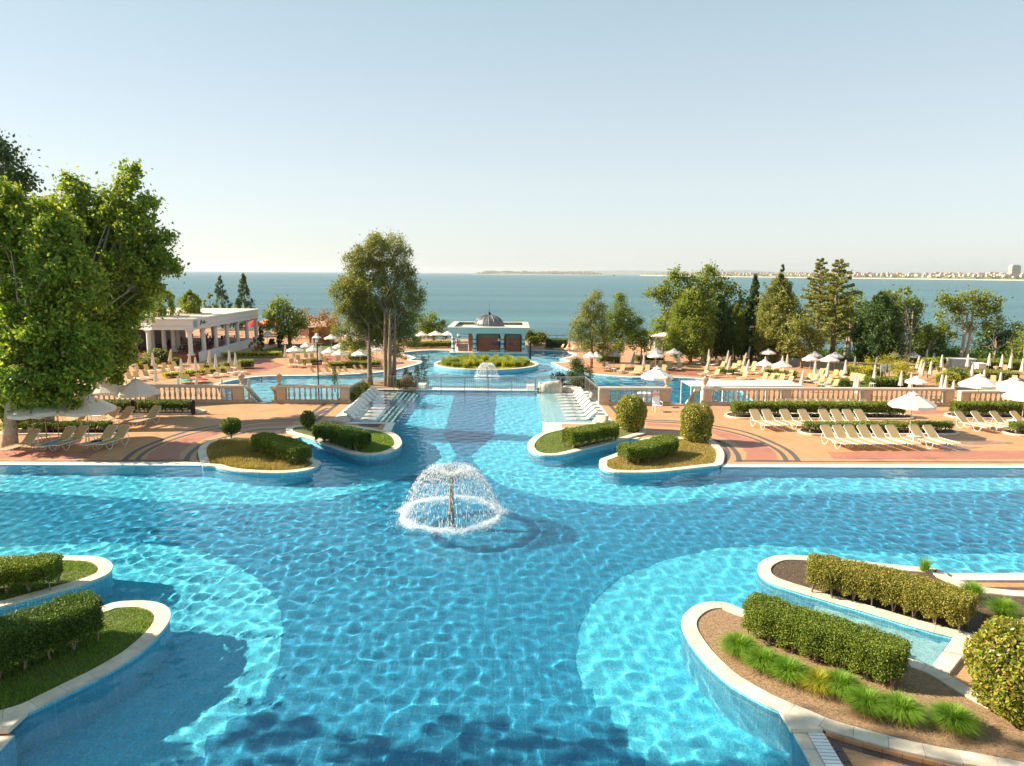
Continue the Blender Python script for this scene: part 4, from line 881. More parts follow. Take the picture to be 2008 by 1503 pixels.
# ------------------------------------------------------------------ sun loungers, tables, parasols
def make_lounger(label, group):
    t = thing('sun_lounger', label, 'sun lounger', (0,0,0), 0, group); W = .30; zs = .36; bt = (.70, .93)
    mb = MB(); n = 6
    for i in range(n+1):
        y = -1.3+1.42*i/n; z = zs-.02*math.sin(math.pi*i/n)
        mb.v += [(-W+.02,y,z),(W-.02,y,z)]
    mb.f += [(2*i,2*i+1,2*i+3,2*i+2) for i in range(n)]; k = len(mb.v); mb.v += [(x,y,z-.015) for x,y,z in mb.v[:k]]; mb.f += [(k+2*i,k+2*i+2,k+2*i+3,k+2*i+1) for i in range(n)]
    mb.build('seat', FABRIC, t)
    mb = MB(); y0, z0 = .12, zs+.01; vs = []
    for i in range(7):
        u = i/6; w = (W-.02)*(1 if i < 5 else (.97 if i == 5 else .8)); vs += [(-w, y0+(bt[0]-y0)*u, z0+(bt[1]-z0)*u),(w, y0+(bt[0]-y0)*u, z0+(bt[1]-z0)*u)]
    mb.v += vs; mb.f += [(2*i,2*i+1,2*i+3,2*i+2) for i in range(6)]; mb.v += [(x,y+.012,z+.006-.01) for x,y,z in vs]; mb.f += [(14+2*i,14+2*i+2,14+2*i+3,14+2*i+1) for i in range(6)]
    mb.build('backrest', FABRIC, t)
    MB().tube([(-W,.15,zs),(-W,-1.25,zs-.01),(-W+.06,-1.33,zs-.01),(W-.06,-1.33,zs-.01),(W,-1.25,zs-.01),(W,.15,zs)], .016, 5).tube([(-W,.35,zs-.02),(-W,0,zs)], .016, 5).tube([(W,.35,zs-.02),(W,0,zs)], .016, 5).build('seat_frame', WHITE, t)
    MB().tube([(-W,y0,z0),(-W,bt[0]-.04,bt[1]-.08),(-W+.07,bt[0],bt[1]),(W-.07,bt[0],bt[1]),(W,bt[0]-.04,bt[1]-.08),(W,y0,z0)], .016, 5).build('back_frame', WHITE, t)
    for sx in (-1,1):
        MB().tube([(sx*W,-.55,zs),(sx*W,-.66,.12),(sx*W,-.76,.015),(sx*W,-.9,.015),(sx*W,-1.0,.12),(sx*W,-1.1,zs)], .016, 5, cap=False).build('leg', WHITE, t)
        MB().tube([(sx*W,-.1,zs),(sx*W,.02,.12),(sx*W,.12,.015),(sx*W,.3,.015),(sx*W,.42,.14),(sx*W,.5,zs+.02),(sx*W,.4,.62)], .016, 5, cap=False).build('leg', WHITE, t)
    return t
used = [False]; L0 = None
def lounger(px, py, rz, label, group, z=.36, tan=True):
    """px, py: where seat and backrest meet"""
    global L0
    p = g(px, py, z)
    if L0 is None: L0 = make_lounger(label, group); L0.location = (p.x, p.y, 0); L0.rotation_euler.z = rz; return L0
    return dup(L0, (p.x, p.y, 0), rz, label, group)
RZ = R(13)
GR = 'loungers in the near row on the right deck'
near = [1629,1653,1676,1702,1729,1758,1805,1833]; desc = ['at the left end of the near row', 'second from the left in the near row','third from the left in the near row','fourth from the left in the near row','fifth from the left in the near row','just left of the white parasol table in the near row','just right of the white parasol table in the near row','in parasol shade at the right end of the near row']
for i, x in enumerate(near): lounger(x+3, 859.5, RZ+rnd.uniform(-.02,.02), f'tan lounger {desc[i]}, right deck', GR)
GR = 'loungers in the middle row on the right deck'
for i, x in enumerate([1487,1511,1547,1583,1623,1647,1671,1694]): lounger(x+2, 825.5, RZ+rnd.uniform(-.03,.03), f'tan lounger, {ORD[i]} from the left, before the long right hedge', GR)
GR = 'loungers before the far right hedge'
for i, x in enumerate([1896,1928,1966,2006]): lounger(x+1, 829, R(20)+rnd.uniform(-.03,.03), f'tan lounger, {ORD[i]} from the left, before the hedge at the right edge', GR)
GR = 'loungers behind the long right hedge'
for i, x in enumerate([1539,1559,1579.5,1600,1621,1642,1663,1684,1705]): lounger(x, 803, RZ, f'lounger half hidden behind the long right hedge, {ORD[i]} from the left', GR)
GR = 'loungers in the near row on the left deck'
lounger(50, 869, R(-8), 'tan lounger alone left of the first table, near the pale trunk', GR)
lounger(121, 863, R(-12), 'tan lounger holding a blue towel, left of its pair', GR); lounger(146, 861.5, R(-12), 'tan lounger with sun stripe, right of the blue towel', GR)
lounger(203, 861, R(-12), 'shaded tan lounger with a navy towel beside the second table', GR); lounger(229, 860, R(-12), 'shaded tan lounger at the right end of the near left row', GR)
GR = 'loungers in the far row on the left deck'
for (x, y, d) in ((92,824,'shaded lounger behind the thick trunk'), (134,825,'shaded lounger under the white parasol, left of a pair'), (158,824,'shaded lounger under the white parasol, right of a pair'), (213,821,'shaded lounger before the left hedge, left of a pair'), (240,820.5,'shaded lounger before the left hedge, right of a pair'), (293,819,'lounger alone beside the table of the grey lit parasol'), (30,826,'lounger between the two left trunks'), (5,827,'lounger at the very left edge behind the trunk')):
    lounger(x, y, R(-14), d, GR)
# towels
def towel(px, py, w, l, rz, mat, label, z=.375):
    p = g(px, py, z); n, m_ = 6, 4; mb = MB(); r = random.Random(int(px))
    vs = [(w*(i/n-.5), l*(j/m_-.5), .012*math.sin(i*1.9+j)+r.uniform(0,.012)) for j in range(m_+1) for i in range(n+1)]
    mb.add(vs, [(j*(n+1)+i, j*(n+1)+i+1, (j+1)*(n+1)+i+1, (j+1)*(n+1)+i) for j in range(m_) for i in range(n)]); o = mb.build('towel', mat, None, True, loc=tuple(p)); o.rotation_euler.z = rz; md = o.modifiers.new('thick','SOLIDIFY'); md.thickness = .012; tag(o, label, 'towel')
towel(103, 868, .5, .7, R(-12), TOWELBLUE, 'folded blue and white towel on the tan left lounger', .385); towel(190, 865, .45, .35, R(20), TOWELNAVY, 'crumpled navy towel on the shaded tan lounger', .385)

def make_table(label, group):
    t = thing('side_table', label, 'side table', (0,0,0), 0, group); MB().box((0,0,.43),(.5,.5,.03)).box((0,0,.40),(.44,.44,.03)).build('table_top', PLASTIC, t)
    for sx in (-1,1):
        for sy in (-1,1): MB().tube([(sx*.19,sy*.19,.40),(sx*.23,sy*.23,0)], .022, 5).build('leg', PLASTIC, t)
    return t
T0 = None
def table(px, py, label, rz=0.2, z=.44):
    global T0
    p = g(px, py, z); gp = 'white side tables on the upper deck'
    if T0 is None: T0 = make_table(label, gp); T0.location = (p.x,p.y,0); T0.rotation_euler.z = rz; return T0
    return dup(T0, (p.x,p.y,0), rz, label, gp)
table(1792, 855, 'white table under the parasol in the near right row'); table(1987, 825, 'white table in front of the hedge at the right edge')
table(86, 853.5, 'white table under the leftmost parasol pole'); table(179, 853, 'white table between the towelled loungers'); table(110, 814, 'white table behind the thick trunk, upper left'); table(191, 815, 'white table between lounger pairs before the left hedge'); table(272, 815, 'white table at the pole of the lit left parasol'); table(25, 815, 'white table seen left of the thick trunk')

def canopy_mesh(r, h, drop, sag=.05, n=8, val=.14, ph=0.0, vent=True):
    mb = MB(); K = 4; seg = n*2; vs = []; rings = [(0.1, 0)] + [(r*(k/K), k/K) for k in range(1, K+1)]
    for (rr, u) in rings:
        for j in range(seg):
            an = 2*math.pi*j/seg+ph; mid = j % 2; q = rr*(1-.055*mid*u); z = h-drop*(u**1.15)-sag*mid*u*(1.2-u*.6)
            vs.append((q*math.cos(an), q*math.sin(an), z))
    for j in range(seg):
        x, y, z = vs[-seg+j-0*j] if False else vs[len(rings)*seg-seg+j]; mid = j % 2; vs.append((x*1.005, y*1.005, z-val*(1+.25*mid)+.02*math.sin(j*2.3)))
    fs = []; R_ = len(rings)+1
    for k in range(R_-1):
        for j in range(seg): fs.append((k*seg+j, k*seg+(j+1)%seg, (k+1)*seg+(j+1)%seg, (k+1)*seg+j))
    mb.add(vs, fs)
    if vent: mb.lathe([(.02,h+.06),(.12,h+.03),(.3,h-.05),(.31,h-.08)], 8, ph=ph)
    return mb
def make_parasol(label, group, r=1.35, h=2.5, drop=.55, mat=CANVAS, pole=WOODPOLE, cat='parasol', ph=.2, ribs=True):
    t = thing('parasol', label, cat, (0,0,0), 0, group); c = canopy_mesh(r, h, drop, ph=ph).build('canopy', mat, t)
    MB().tube([(0,0,0),(0,0,h+.05)], .024, 6).lathe([(.05,h+.05),(.03,h+.12),(.005,h+.15)], 6).build('pole', pole, t)
    if ribs:
        rb = MB()
        for k in range(8):
            an = 2*math.pi*k/8+ph; rb.tube([(0.05*math.cos(an),.05*math.sin(an),h-.03),(r*.98*math.cos(an),r*.98*math.sin(an),h-drop-.03)], .008, 3, cap=False); rb.tube([(0.03*math.cos(an),.03*math.sin(an),h-.75),(r*.5*math.cos(an),r*.5*math.sin(an),h-drop*.45-.04)], .007, 3, cap=False)
        rb.build('ribs', WHITE, t)
    return t
def parasol_at(top_px, top_py, h, label, r=1.35, drop=.55, rz=0, base=0.0, mat=CANVAS, group='open white parasols on the upper deck', tilt=0, ph=.2):
    p = g(top_px, top_py, base+h); t = make_parasol(label, group, r, h, drop, mat, ph=ph); t.location = (p.x, p.y, base); t.rotation_euler = (0, tilt, rz); return t
parasol_at(1791, 771, 2.45, 'open white parasol over the near right loungers', 1.25, .62, .3)
parasol_at(1922, 735.5, 2.5, 'open white parasol before the right balustrade, left of two', 1.2, .62, .1)
parasol_at(1990, 742, 2.45, 'open white parasol further back at the right edge', 1.25, .6, .5); parasol_at(2012, 757, 2.5, 'open white parasol cut off by the right edge of the photo', 1.15, .65, .0)
parasol_at(1289, 721, 2.45, 'open white parasol beside the white armchair and the urn', 1.15, .62, .2)
parasol_at(167, 774, 2.5, 'open white parasol with sharp peak, left deck near row', 1.4, .75, .45); parasol_at(84, 779, 2.5, 'open parasol in leaf shade over the leftmost table', 1.35, .6, .1, mat=CANVAS)
parasol_at(266, 744.5, 2.45, 'open grey lit parasol alone before the left balustrade', 1.3, .75, .35); parasol_at(200, 747, 2.4, 'parasol mostly hidden behind the plane tree leaves', 1.3, .55, .2); parasol_at(108, 778, 2.45, 'open parasol tucked behind two others at the left', 1.3, .62, .6); parasol_at(8, 776, 2.4, 'open parasol behind the pale trunk at the left edge', 1.2, .55, .6); parasol_at(60,790,2.3,'low open parasol half hidden between the left trunks',1.1,.5,.3)

# white armchairs and a pink towel under the right parasol
def armchair(px, py, rz, label, z=.44, base=0.0):
    p = g(px, py, base+z); t = thing('armchair', label, 'armchair', (p.x,p.y,base), rz, 'white plastic armchairs'); MB().box((0,0,.43),(.5,.48,.04)).build('seat', PLASTIC, t)
    b = MB(); b.box((0,.25,.7),(.5,.03,.5), rx=-.12)
    b.build('backrest', PLASTIC, t)
    for sx in (-1,1):
        for sy in (-1,1): MB().tube([(sx*.22,sy*.21,.43),(sx*.25,sy*.25,0)], .024, 5).build('leg', PLASTIC, t)
        MB().tube([(sx*.26,-.24,.43),(sx*.27,-.22,.66),(sx*.26,.25,.68)], .022, 5).build('armrest', PLASTIC, t)
    return t
armchair(1289, 795, R(10), 'white plastic armchair facing the camera by the right balustrade'); armchair(1284, 781, R(160), 'white armchair draped with a magenta towel behind the other')
towel(1286, 773, .5, .5, R(10), TOWELPINK, 'magenta towel draped over the rear armchair', .9)
tt = thing('round_table', 'round table half hidden by the round shrub, right terrace', 'table', tuple(g(1262, 792, 0)), 0); MB().lathe([(.5,.72),(.52,.74),(.5,.76)], 16).build('table_top', PLASTIC, tt); MB().tube([(0,0,0),(0,0,.72)], .05, 6).lathe([(.3,0),(.28,.04)], 10).build('pedestal', PLASTIC, tt)

# ------------------------------------------------------------------ fountains
def fountain(label, base, ph, sr, wz, scale=1.0, n=5200, peak=.36):
    t = thing('fountain', label, 'fountain', tuple(base), 0)
    MB().lathe([(.10,-1.5),(.10,-.02),(.13,0),(.13,.08),(.095,.12),(.085,ph*.5),(.095,ph*.52),(.085,ph*.56),(.09,ph-.12),(.12,ph-.08),(.12,ph)], 12).build('column', stone('fountain_stone_'+name_safe(label), (.33,.29,.22), .5, 9, .8, .7, 25), t, smooth=False)
    MB().lathe([(.12,ph),(.16,ph+.03),(.03,ph+.09)], 12).build('nozzle', STEEL, t)
    r = np.random.default_rng(int(base[1])); N = n; a = r.uniform(0, 2*math.pi, N); jets = np.round(a/(2*math.pi)*64)/64*2*math.pi; a = np.where(r.uniform(size=N) < .6, jets+r.normal(0,.02,N), a)
    u = r.uniform(0, 1, N); u = np.where(r.uniform(size=N) < .42, u*.42, .3+.7*u**.9); R1 = sr*r.normal(1,.045,N); r0 = .08
    A = ph+.05; H0 = peak*r.normal(1,.12,N); up = .30
    x = u; z = A+H0*(1-((x-up)/up)**2)*(x < up)+H0*(x >= up)-(A+H0)*np.clip((x-up)/(1-up),0,1)**2
    rad = r0+(R1-r0)*x+r.normal(0,.02,N); c = np.stack([rad*np.cos(a), rad*np.sin(a), z+r.normal(0,.02,N)], 1)
    zz = np.clip((x-up)/(1-up), 0, 1); tx = np.stack([np.cos(a)*(.5), np.sin(a)*.5, np.where(x < up, .9*(1-x/up), -1.9*zz-.1)], 1); tx /= np.linalg.norm(tx,axis=1)[:,None]
    L = (.02+.08*zz)*r.uniform(.4,1.7,N)*scale; w = .0075*r.uniform(.5,1.6,N)*scale; s1 = np.cross(tx, r.normal(size=(N,3))); s1 /= np.linalg.norm(s1,axis=1)[:,None]; s2 = np.cross(tx, s1)
    V = np.stack([c-tx*L[:,None], c+s1*w[:,None], c+(-.5*s1+.87*s2)*w[:,None], c+(-.5*s1-.87*s2)*w[:,None], c+tx*L[:,None]],1).reshape(-1,3); b = np.arange(N)[:,None]*5
    F = np.concatenate([b+np.array([[0,2,1]]), b+np.array([[0,3,2]]), b+np.array([[0,1,3]]), b+np.array([[4,1,2]]), b+np.array([[4,2,3]]), b+np.array([[4,3,1]])]); o = link('water_drops', npmesh('water_drops', V, F, SPRAY), None, t); o['kind'] = 'stuff'
    # foam where the drops land
    N2 = int(n*3.2); a = r.uniform(0,2*math.pi,N2); rad = sr*(1+np.where(r.uniform(size=N2) < .8, r.normal(0,.05,N2), r.normal(0,.14,N2))*(1+.5*np.sin(a*7))+.03*np.sin(a*5+1)+.02*np.sin(a*13)); h = np.abs(r.normal(0,.07,N2))*np.exp(-np.abs(rad/sr-1)*8); c = np.stack([rad*np.cos(a), rad*np.sin(a), h+.005],1); v, f = leaf_quads(c, .028*scale, .0, .9, r); o = link('foam', npmesh('foam', v, f, SPRAY), None, t); o['kind'] = 'stuff'
    return t
def name_safe(s): return s.split()[0]
mt, n_, b_ = nodes('water_spray'); b_.inputs['Base Color'].default_value = (.93,.95,.96,1); b_.inputs['Roughness'].default_value = .35
tr_ = n_.nodes.new('ShaderNodeBsdfTranslucent'); tr_.inputs[0].default_value = (.95,.97,.98,1); mx_ = n_.nodes.new('ShaderNodeMixShader'); mx_.inputs[0].default_value = .5; n_.links.new(b_.outputs[0], mx_.inputs[1]); n_.links.new(tr_.outputs[0], mx_.inputs[2]); n_.links.new(mx_.outputs[0], n_.nodes['Material Output'].inputs['Surface']); SPRAY = mt
fb = g(885, 1008, WZ); fountain('mushroom fountain spraying a dome of water in the middle of the pool', (fb.x, fb.y, WZ), 1.42, 1.85, WZ, 1.0, 6500, .32)
fb = g(955, 741, LW); fountain('small dome fountain in the lower pool before the grass island', (fb.x, fb.y, LW), 1.25, 1.45, LW, 1.6, 2600, .4)

# ------------------------------------------------------------------ hedges, shrubs and grass on the upper level
def P_(px, py, z): v = g(px, py, z); return (v.x, v.y)
hedge('long olive hedge with bare stems on the second right planter', [P_(1592,1094,1.0), P_(1690,1112,1.0), P_(1790,1136,1.0), P_(1902,1170,1.0)], 1.15, .08, 1.0, L_HEDGEOL, .045, 4300, lift=.22, round_=.2)
hedge('long dark green hedge on the nearest right planter', [P_(1474,1172,1.0), P_(1594,1211,1.0), P_(1690,1240,1.0), P_(1772,1268,1.0)], 1.0, .08, 1.0, L_HEDGE, .042, 4600, lift=.14, round_=.12, wild=500)
hedge('sunlit hedge on the small front left planter', [P_(108,1094,.95), P_(0,1101,.95), P_(-130,1116,.95)], .95, .08, .95, L_HEDGE, .048, 3200, lift=.2)
hedge('big shaded hedge with sprouting shoots in the front left corner', [P_(182,1168,1.15), P_(88,1198,1.15), P_(-10,1232,1.15), P_(-150,1285,1.15)], 1.15, .08, 1.15, L_HEDGEDK, .047, 3800, lift=.22, wild=700)
hedge('short bright hedge on the left deck edge planter', [P_(508,851,.95), P_(550,861,.95), P_(592,877,.95)], 1.2, .08, .95, L_HEDGE, .062, 1900)
hedge('tall shaded hedge on the left inner planter', [P_(626,832,.95), P_(668,839,.95), P_(712,851,.95)], 1.3, .08, .95, L_HEDGEDK, .065, 1800)
hedge('straight clipped hedge on the right inner planter', [P_(1113,845,1.0), P_(1160,837,1.0), P_(1203,830,1.0)], 1.15, .08, 1.0, L_HEDGE, .062, 1900)
hedge('curved clipped hedge on the right deck edge planter', [P_(1222,874,.95), P_(1262,870,.95), P_(1294,862,.95), P_(1316,855,.95)], 1.15, .08, .95, L_HEDGE, .062, 1900)
UP = 'clipped hedges between the lounger rows'
def hy(px, py): v = g(px, py, 0); return (v.x, v.y)
hedge('long hedge behind the middle right lounger row, left half', [hy(1437,817), hy(1606,817)], .9, .02, .95, L_HEDGE, .085, 620, group=UP)
hedge('long hedge behind the middle right lounger row, right half', [hy(1616,817), hy(1768,818)], .9, .02, .95, L_HEDGE, .085, 620, group=UP)
hedge('hedge behind the far right loungers at the edge', [hy(1868,817), hy(2060,818)], .9, .02, .97, L_HEDGE, .085, 620, group=UP)
hedge('low hedge behind the near right lounger row', [hy(1581,848), hy(1860,847)], .8, .02, .6, L_HEDGE, .08, 650, group=UP)
hedge('low hedge at the right edge near the puddles', [hy(1984,850), hy(2080,850)], .8, .02, .65, L_HEDGE, .08, 650, group=UP)
hedge('shaded hedge before the left balustrade, right part', [hy(268,811), hy(374,811)], .8, .02, .8, L_HEDGEDK, .085, 620, group=UP)
hedge('shaded hedge before the left balustrade, left part', [hy(118,811), hy(256,811)], .8, .02, .8, L_HEDGEDK, .085, 620, group=UP)
hedge('low hedge behind the near left lounger row', [hy(25,848), hy(215,848)], .7, .02, .6, L_HEDGEDK, .085, 620, group=UP)
def kerb(key, a, b, label, w=1.9):
    A = Vector((*hy(*a),0)); B = Vector((*hy(*b),0)); u = (B-A).normalized(); n = Vector((-u.y,u.x,0)); loop = []
    for k in range(9): an = math.pi/2+math.pi*k/8; loop.append(A+u*(math.cos(an)*w/2)+n*(math.sin(an)*w/2))
    for k in range(9): an = -math.pi/2+math.pi*k/8; loop.append(B+u*(math.cos(an)*w/2)+n*(math.sin(an)*w/2))
    c = (A+B)/2; t = thing('garden_bed', label, 'garden bed', tuple(c), 0, 'kerbed hedge beds on the deck'); rim(t, loop, .14, .005, .10, COPING, .8)
    MB().sheet([(p.x-c.x, p.y-c.y) for p in loop], .04).build('soil', SOILDARK, t)
kerb(0, (1450,817), (1760,818), 'kerbed bed under the long hedge of the right deck'); kerb(1, (1884,817), (2060,818), 'kerbed bed under the far right hedge'); kerb(2, (1592,849), (1850,848), 'kerbed bed under the low near right hedge', 1.6); kerb(3, (1996,851), (2090,851), 'kerbed bed at the right edge near the puddles', 1.6); kerb(4, (120,809), (378,809), 'kerbed bed under the shaded left hedge', 1.5); kerb(5, (25,849), (218,849), 'kerbed bed under the low left hedge', 1.3)
for px, lab in ((381,'dark bollard at the right end of the shaded left hedge'), (262,'dark bollard between the two shaded left hedges')):
    p = g(px, 812, 0); t = thing('bollard', lab, 'bollard', (p.x,p.y-.1,0), 0, 'dark bollards at the left hedge'); MB().lathe([(.13,0),(.13,.85),(.10,.9),(.02,.92)], 12).build('body', DARKMETAL, t)
ball_shrub('tall round shrub right of the stair platform, behind the straight hedge', g(1236,845,.05), .84, 2.05, L_BALL, .105, 9000, 'round clipped shrubs', egg=.10, lift=.04, barrel=2.4)
ball_shrub('tall barrel shaped shrub at the right deck edge planter', g(1364,866,.05), .82, 2.05, L_BALL, .105, 9000, 'round clipped shrubs', egg=.03, lift=.04, barrel=3.2)
ball_shrub('huge glossy shrub cut off by the right edge, in front', g(2000,1425,.05)+Vector((.15,.3,0)), .92, 2.0, L_BALL, .105, 12000, 'round clipped shrubs', lift=.05, barrel=2.6)
ball_shrub('small dark round shrub on the left deck edge planter', g(454,861,.05), .52, 1.15, L_HEDGEDK, .09, 2600, 'round clipped shrubs', lift=.25)
ball_shrub('small dark loose shrub at the tip of the left inner planter', g(604,845,.05), .42, 1.15, L_HEDGEDK, .11, 1300, 'round clipped shrubs', lift=.15)
def mound(label, px, py, n=620, h=.62, sp=.5, mat=L_TUFT, z=.08, group='ornamental grass tufts', cat='grass tuft', wd=.006):
    p = g(px, py, z); t = thing('grass_tuft', label, cat, tuple(p), rnd.uniform(0,6), group); r = np.random.default_rng(int(px*7+py))
    a = r.uniform(0,2*math.pi,n); q = r.uniform(0,.12,n); pos = np.stack([q*np.cos(a), q*np.sin(a), np.zeros(n)],1); v, f = blades(n, pos, h, sp, wd, mat, r, 3, 1.0); link('green_blades', npmesh('green_blades', v, f, mat), None, t)
    m_ = n//3; a = r.uniform(0,2*math.pi,m_); q = r.uniform(0,.16,m_); pos = np.stack([q*np.cos(a), q*np.sin(a), np.zeros(m_)],1); v, f = blades(m_, pos, h*.38, sp*.95, wd*.8, L_STRAW, r, 3, 1.2); link('dry_blades', npmesh('dry_blades', v, f, L_STRAW), None, t); return t
tp = [(1449,1283,'at the tip of the near right planter'),(1496,1312,'second from the tip of the near right planter'),(1545,1332,'broad, third from the tip of the near right planter'),(1606,1352,'yellowish, middle of the near right planter'),(1648,1360,'behind the yellowish one on the near right planter'),(1700,1396,'left of the broad pair on the near right planter'),(1765,1408,'spreading, right of the pair on the near right planter'),(1868,1428,'last before the huge glossy shrub')]
for i, (x, y, d) in enumerate(tp): mound('feathery green grass tuft, '+d, x, y, 2100, .60 if i != 3 else .52, .62, L_YEL if i == 3 else L_TUFT)
mound('tall grass tuft behind the end of the olive hedge', 1905, 1178, 900, .7, .5); mound('broad grass tuft at the right edge before the huge shrub', 1965, 1213, 1200, .72, .6); mound('thin grass tuft peeking over the olive hedge', 1812, 1121, 260, .55, .3)
# straw mulch on the near planter, lawns on the others
pl = ISL['FR']
grass_patch('straw_mulch', 'dry straw strewn over the near right planter', pl, .08, 9000, .035, L_STRAW, spread=.10, width=.004, cat='mulch')
pl2 = ISL['FR2']; grass_patch('leaf_litter', 'dry litter under the olive hedge', pl2, .08, 3500, .03, L_STRAW, spread=.08, width=.005, cat='mulch')
def below(pa, pb, d):   # keep points nearer the camera than a line
    (x1, y1), (x2, y2) = pa, pb
    return lambda x, y: (y < y1+(y2-y1)*(x-x1)/(x2-x1)-d)
grass_patch('lawn_grass', 'mown grass strip on the large shaded front left planter', ISL['FL2'], .08, 26000, .10, L_GRASS, lambda x, y: (y < P_(182,1225,.1)[1]+(x-P_(182,1225,.1)[0])*.62) | (x > P_(190,1200,.1)[0]), .06, .006)
grass_patch('lawn_grass', 'sunlit grass at the tip of the small front left planter', ISL['FL1'], .08, 9000, .10, L_GRASS, lambda x, y: x > P_(40,1130,.1)[0], .06, .006)
grass_patch('meadow_grass', 'pale seeding grass on the left deck edge planter', ISL['IL1'], .08, 24000, .26, L_GRASSDRY, lambda x, y: y < g(0,855).y-.2, .14, .008)
grass_patch('lawn_grass', 'dark grass at the rounded end of the left inner planter', ISL['IL2'], .08, 8000, .16, L_GRASS, lambda x, y: x > g(690,870).x, .08, .008)
grass_patch('lawn_grass', 'patchy grass at the rounded end of the right inner planter', ISL['IR2'], .08, 4500, .10, L_GRASS, lambda x, y: x < g(1130,870).x, .08, .008)
grass_patch('lawn_grass', 'tufted grass on the right deck edge planter', ISL['IR1'], .08, 24000, .14, L_GRASSDRY, None, .09, .009)

# planting round the pool end
def tiny_conifer(px, py, h, w, label, mat=L_DARK, z=0, per=900, D=None, **k):
    p = g(px, py, z); return conifer('young_conifer', label, (p.x,p.y,z), h, w, mat, BARK, 9, .11, per, 'tree', 'young conifers by the pool end railing', .05, 'cone', k.get('layered', .35), .03)
tiny_conifer(831,757,2.3,.95,'tallest dark young conifer behind the left end block', L_DARK); tiny_conifer(818,757,1.6,.6,'slim young conifer left of the tallest one', L_OLIVE); tiny_conifer(796,757,1.4,.7,'olive young conifer in the railing gap', L_OLIVE); tiny_conifer(805,756,1.0,.5,'smallest young conifer by the orange shrub', L_OLIVE)
tiny_conifer(657,762,1.6,.5,'tiny conifer tip above the short left balustrade', L_BRIGHT, per=300)
for (x, y, r_, h, mt_, lab) in ((791,768,.5,1.0,L_RUST,'orange and green shrub behind the left railing'),(778,768,.35,.8,L_DARK,'dark shrub left of the orange one'),(712,770,.5,.9,L_YEL,'yellow green shrub at the bend of the left railing'),(700,779,.45,.9,L_YEL,'yellow green shrub outside the left railing'),(690,787,.4,.7,L_BRIGHT,'leafy shrub beside the left balustrade end')):
    p = g(x, y, 0); ball_shrub(lab, (p.x, p.y+(1.2 if x > 770 else 0), -.02), r_, h, mt_, .09, 900, 'shrubs by the left railing', lift=.05)
p = g(1137,770,0); blob_tree('pine_tree', 'dark bushy pine behind the right railing', (p.x,58.5,-.6), 58.5, [(1130,722,17),(1142,735,20),(1120,738,13),(1147,752,16),(1133,712,10),(1128,750,14),(1150,765,9)], L_DARK, BARK, .14, 90, .08, .35, 1.2, cat='tree', asp=.3)
p = g(1095,757,0); blob_tree('purple_shrub', 'purple leaved shrub by the tall boulder', (p.x,56.2,-.05), 56.2, [(1085,740,5),(1097,738,7),(1106,742,6),(1100,746,7)], L_PURPLE, BARK, .16, 30, .03, .25, .8, cat='shrub')
ball_shrub('flowering shrub behind the long low boulder', (6.2,55.3,-.3), .5, .8, L_RUST, .1, 700, None, lift=.05); ball_shrub('yellow flowered plant behind the right railing', (5.2,55.6,-.1), .45, .7, L_YEL, .1, 600, None, lift=.05)

# ================================================================== LOWER TERRACE
def lz(px, py, h=0.0): return g(px, py, LWZ + h)
# simple lounger for the far rows
def far_lounger(label, group):
    t = thing('sun_lounger', label, 'sun lounger', (0,0,0), 0, group); W = .30
    MB().box((0,-.6,.35),(.56,1.35,.03)).build('seat', FABRIC, t)
    mb = MB(); mb.add([(-W+.02,.08,.36),(W-.02,.08,.36),(W-.04,.52,.98),(-W+.04,.52,.98),(-W+.02,.11,.35),(W-.02,.11,.35),(W-.04,.55,.97),(-W+.04,.55,.97)], [(0,1,2,3),(4,7,6,5),(0,4,5,1),(1,5,6,2),(2,6,7,3),(3,7,4,0)]); mb.build('backrest', FABRIC, t)
    m2 = MB(); m2.box((-W,-.6,.33),(.04,1.4,.05)).box((W,-.6,.33),(.04,1.4,.05)).box((0,-1.3,.33),(.6,.04,.05))
    for sx in (-1,1): m2.tube([(sx*W,-.6,.33),(sx*W,-.75,.02),(sx*W,-.9,.02),(sx*W,-1.0,.33)], .018, 3, cap=False); m2.tube([(sx*W,0,.33),(sx*W,.12,.02),(sx*W,.3,.02),(sx*W,.4,.33)], .018, 3, cap=False)
    m2.build('frame', WHITE, t); return t
FL = None
def flounge(px, py, rz, label, group):
    global FL
    p = lz(px, py, .68)
    if FL is None: FL = far_lounger(label, group); FL.location = (p.x,p.y,LWZ); FL.rotation_euler.z = rz; return FL
    return dup(FL, (p.x,p.y,LWZ), rz, label, group)
Z5 = lambda X, Y: (1320+X/7.723, 640+Y/7.723)
Z6 = lambda X, Y: (1560+X/8.367, 640+Y/8.367)
Z7 = lambda X, Y: (1780+X/8.807, 640+Y/8.807)
Z4 = lambda X, Y: (1080+X/7.723, 640+Y/7.723)
Z2 = lambda X, Y: (240+X/8.35, 590+Y/8.35)
Z3 = lambda X, Y: (480+X/8.367, 600+Y/8.367)
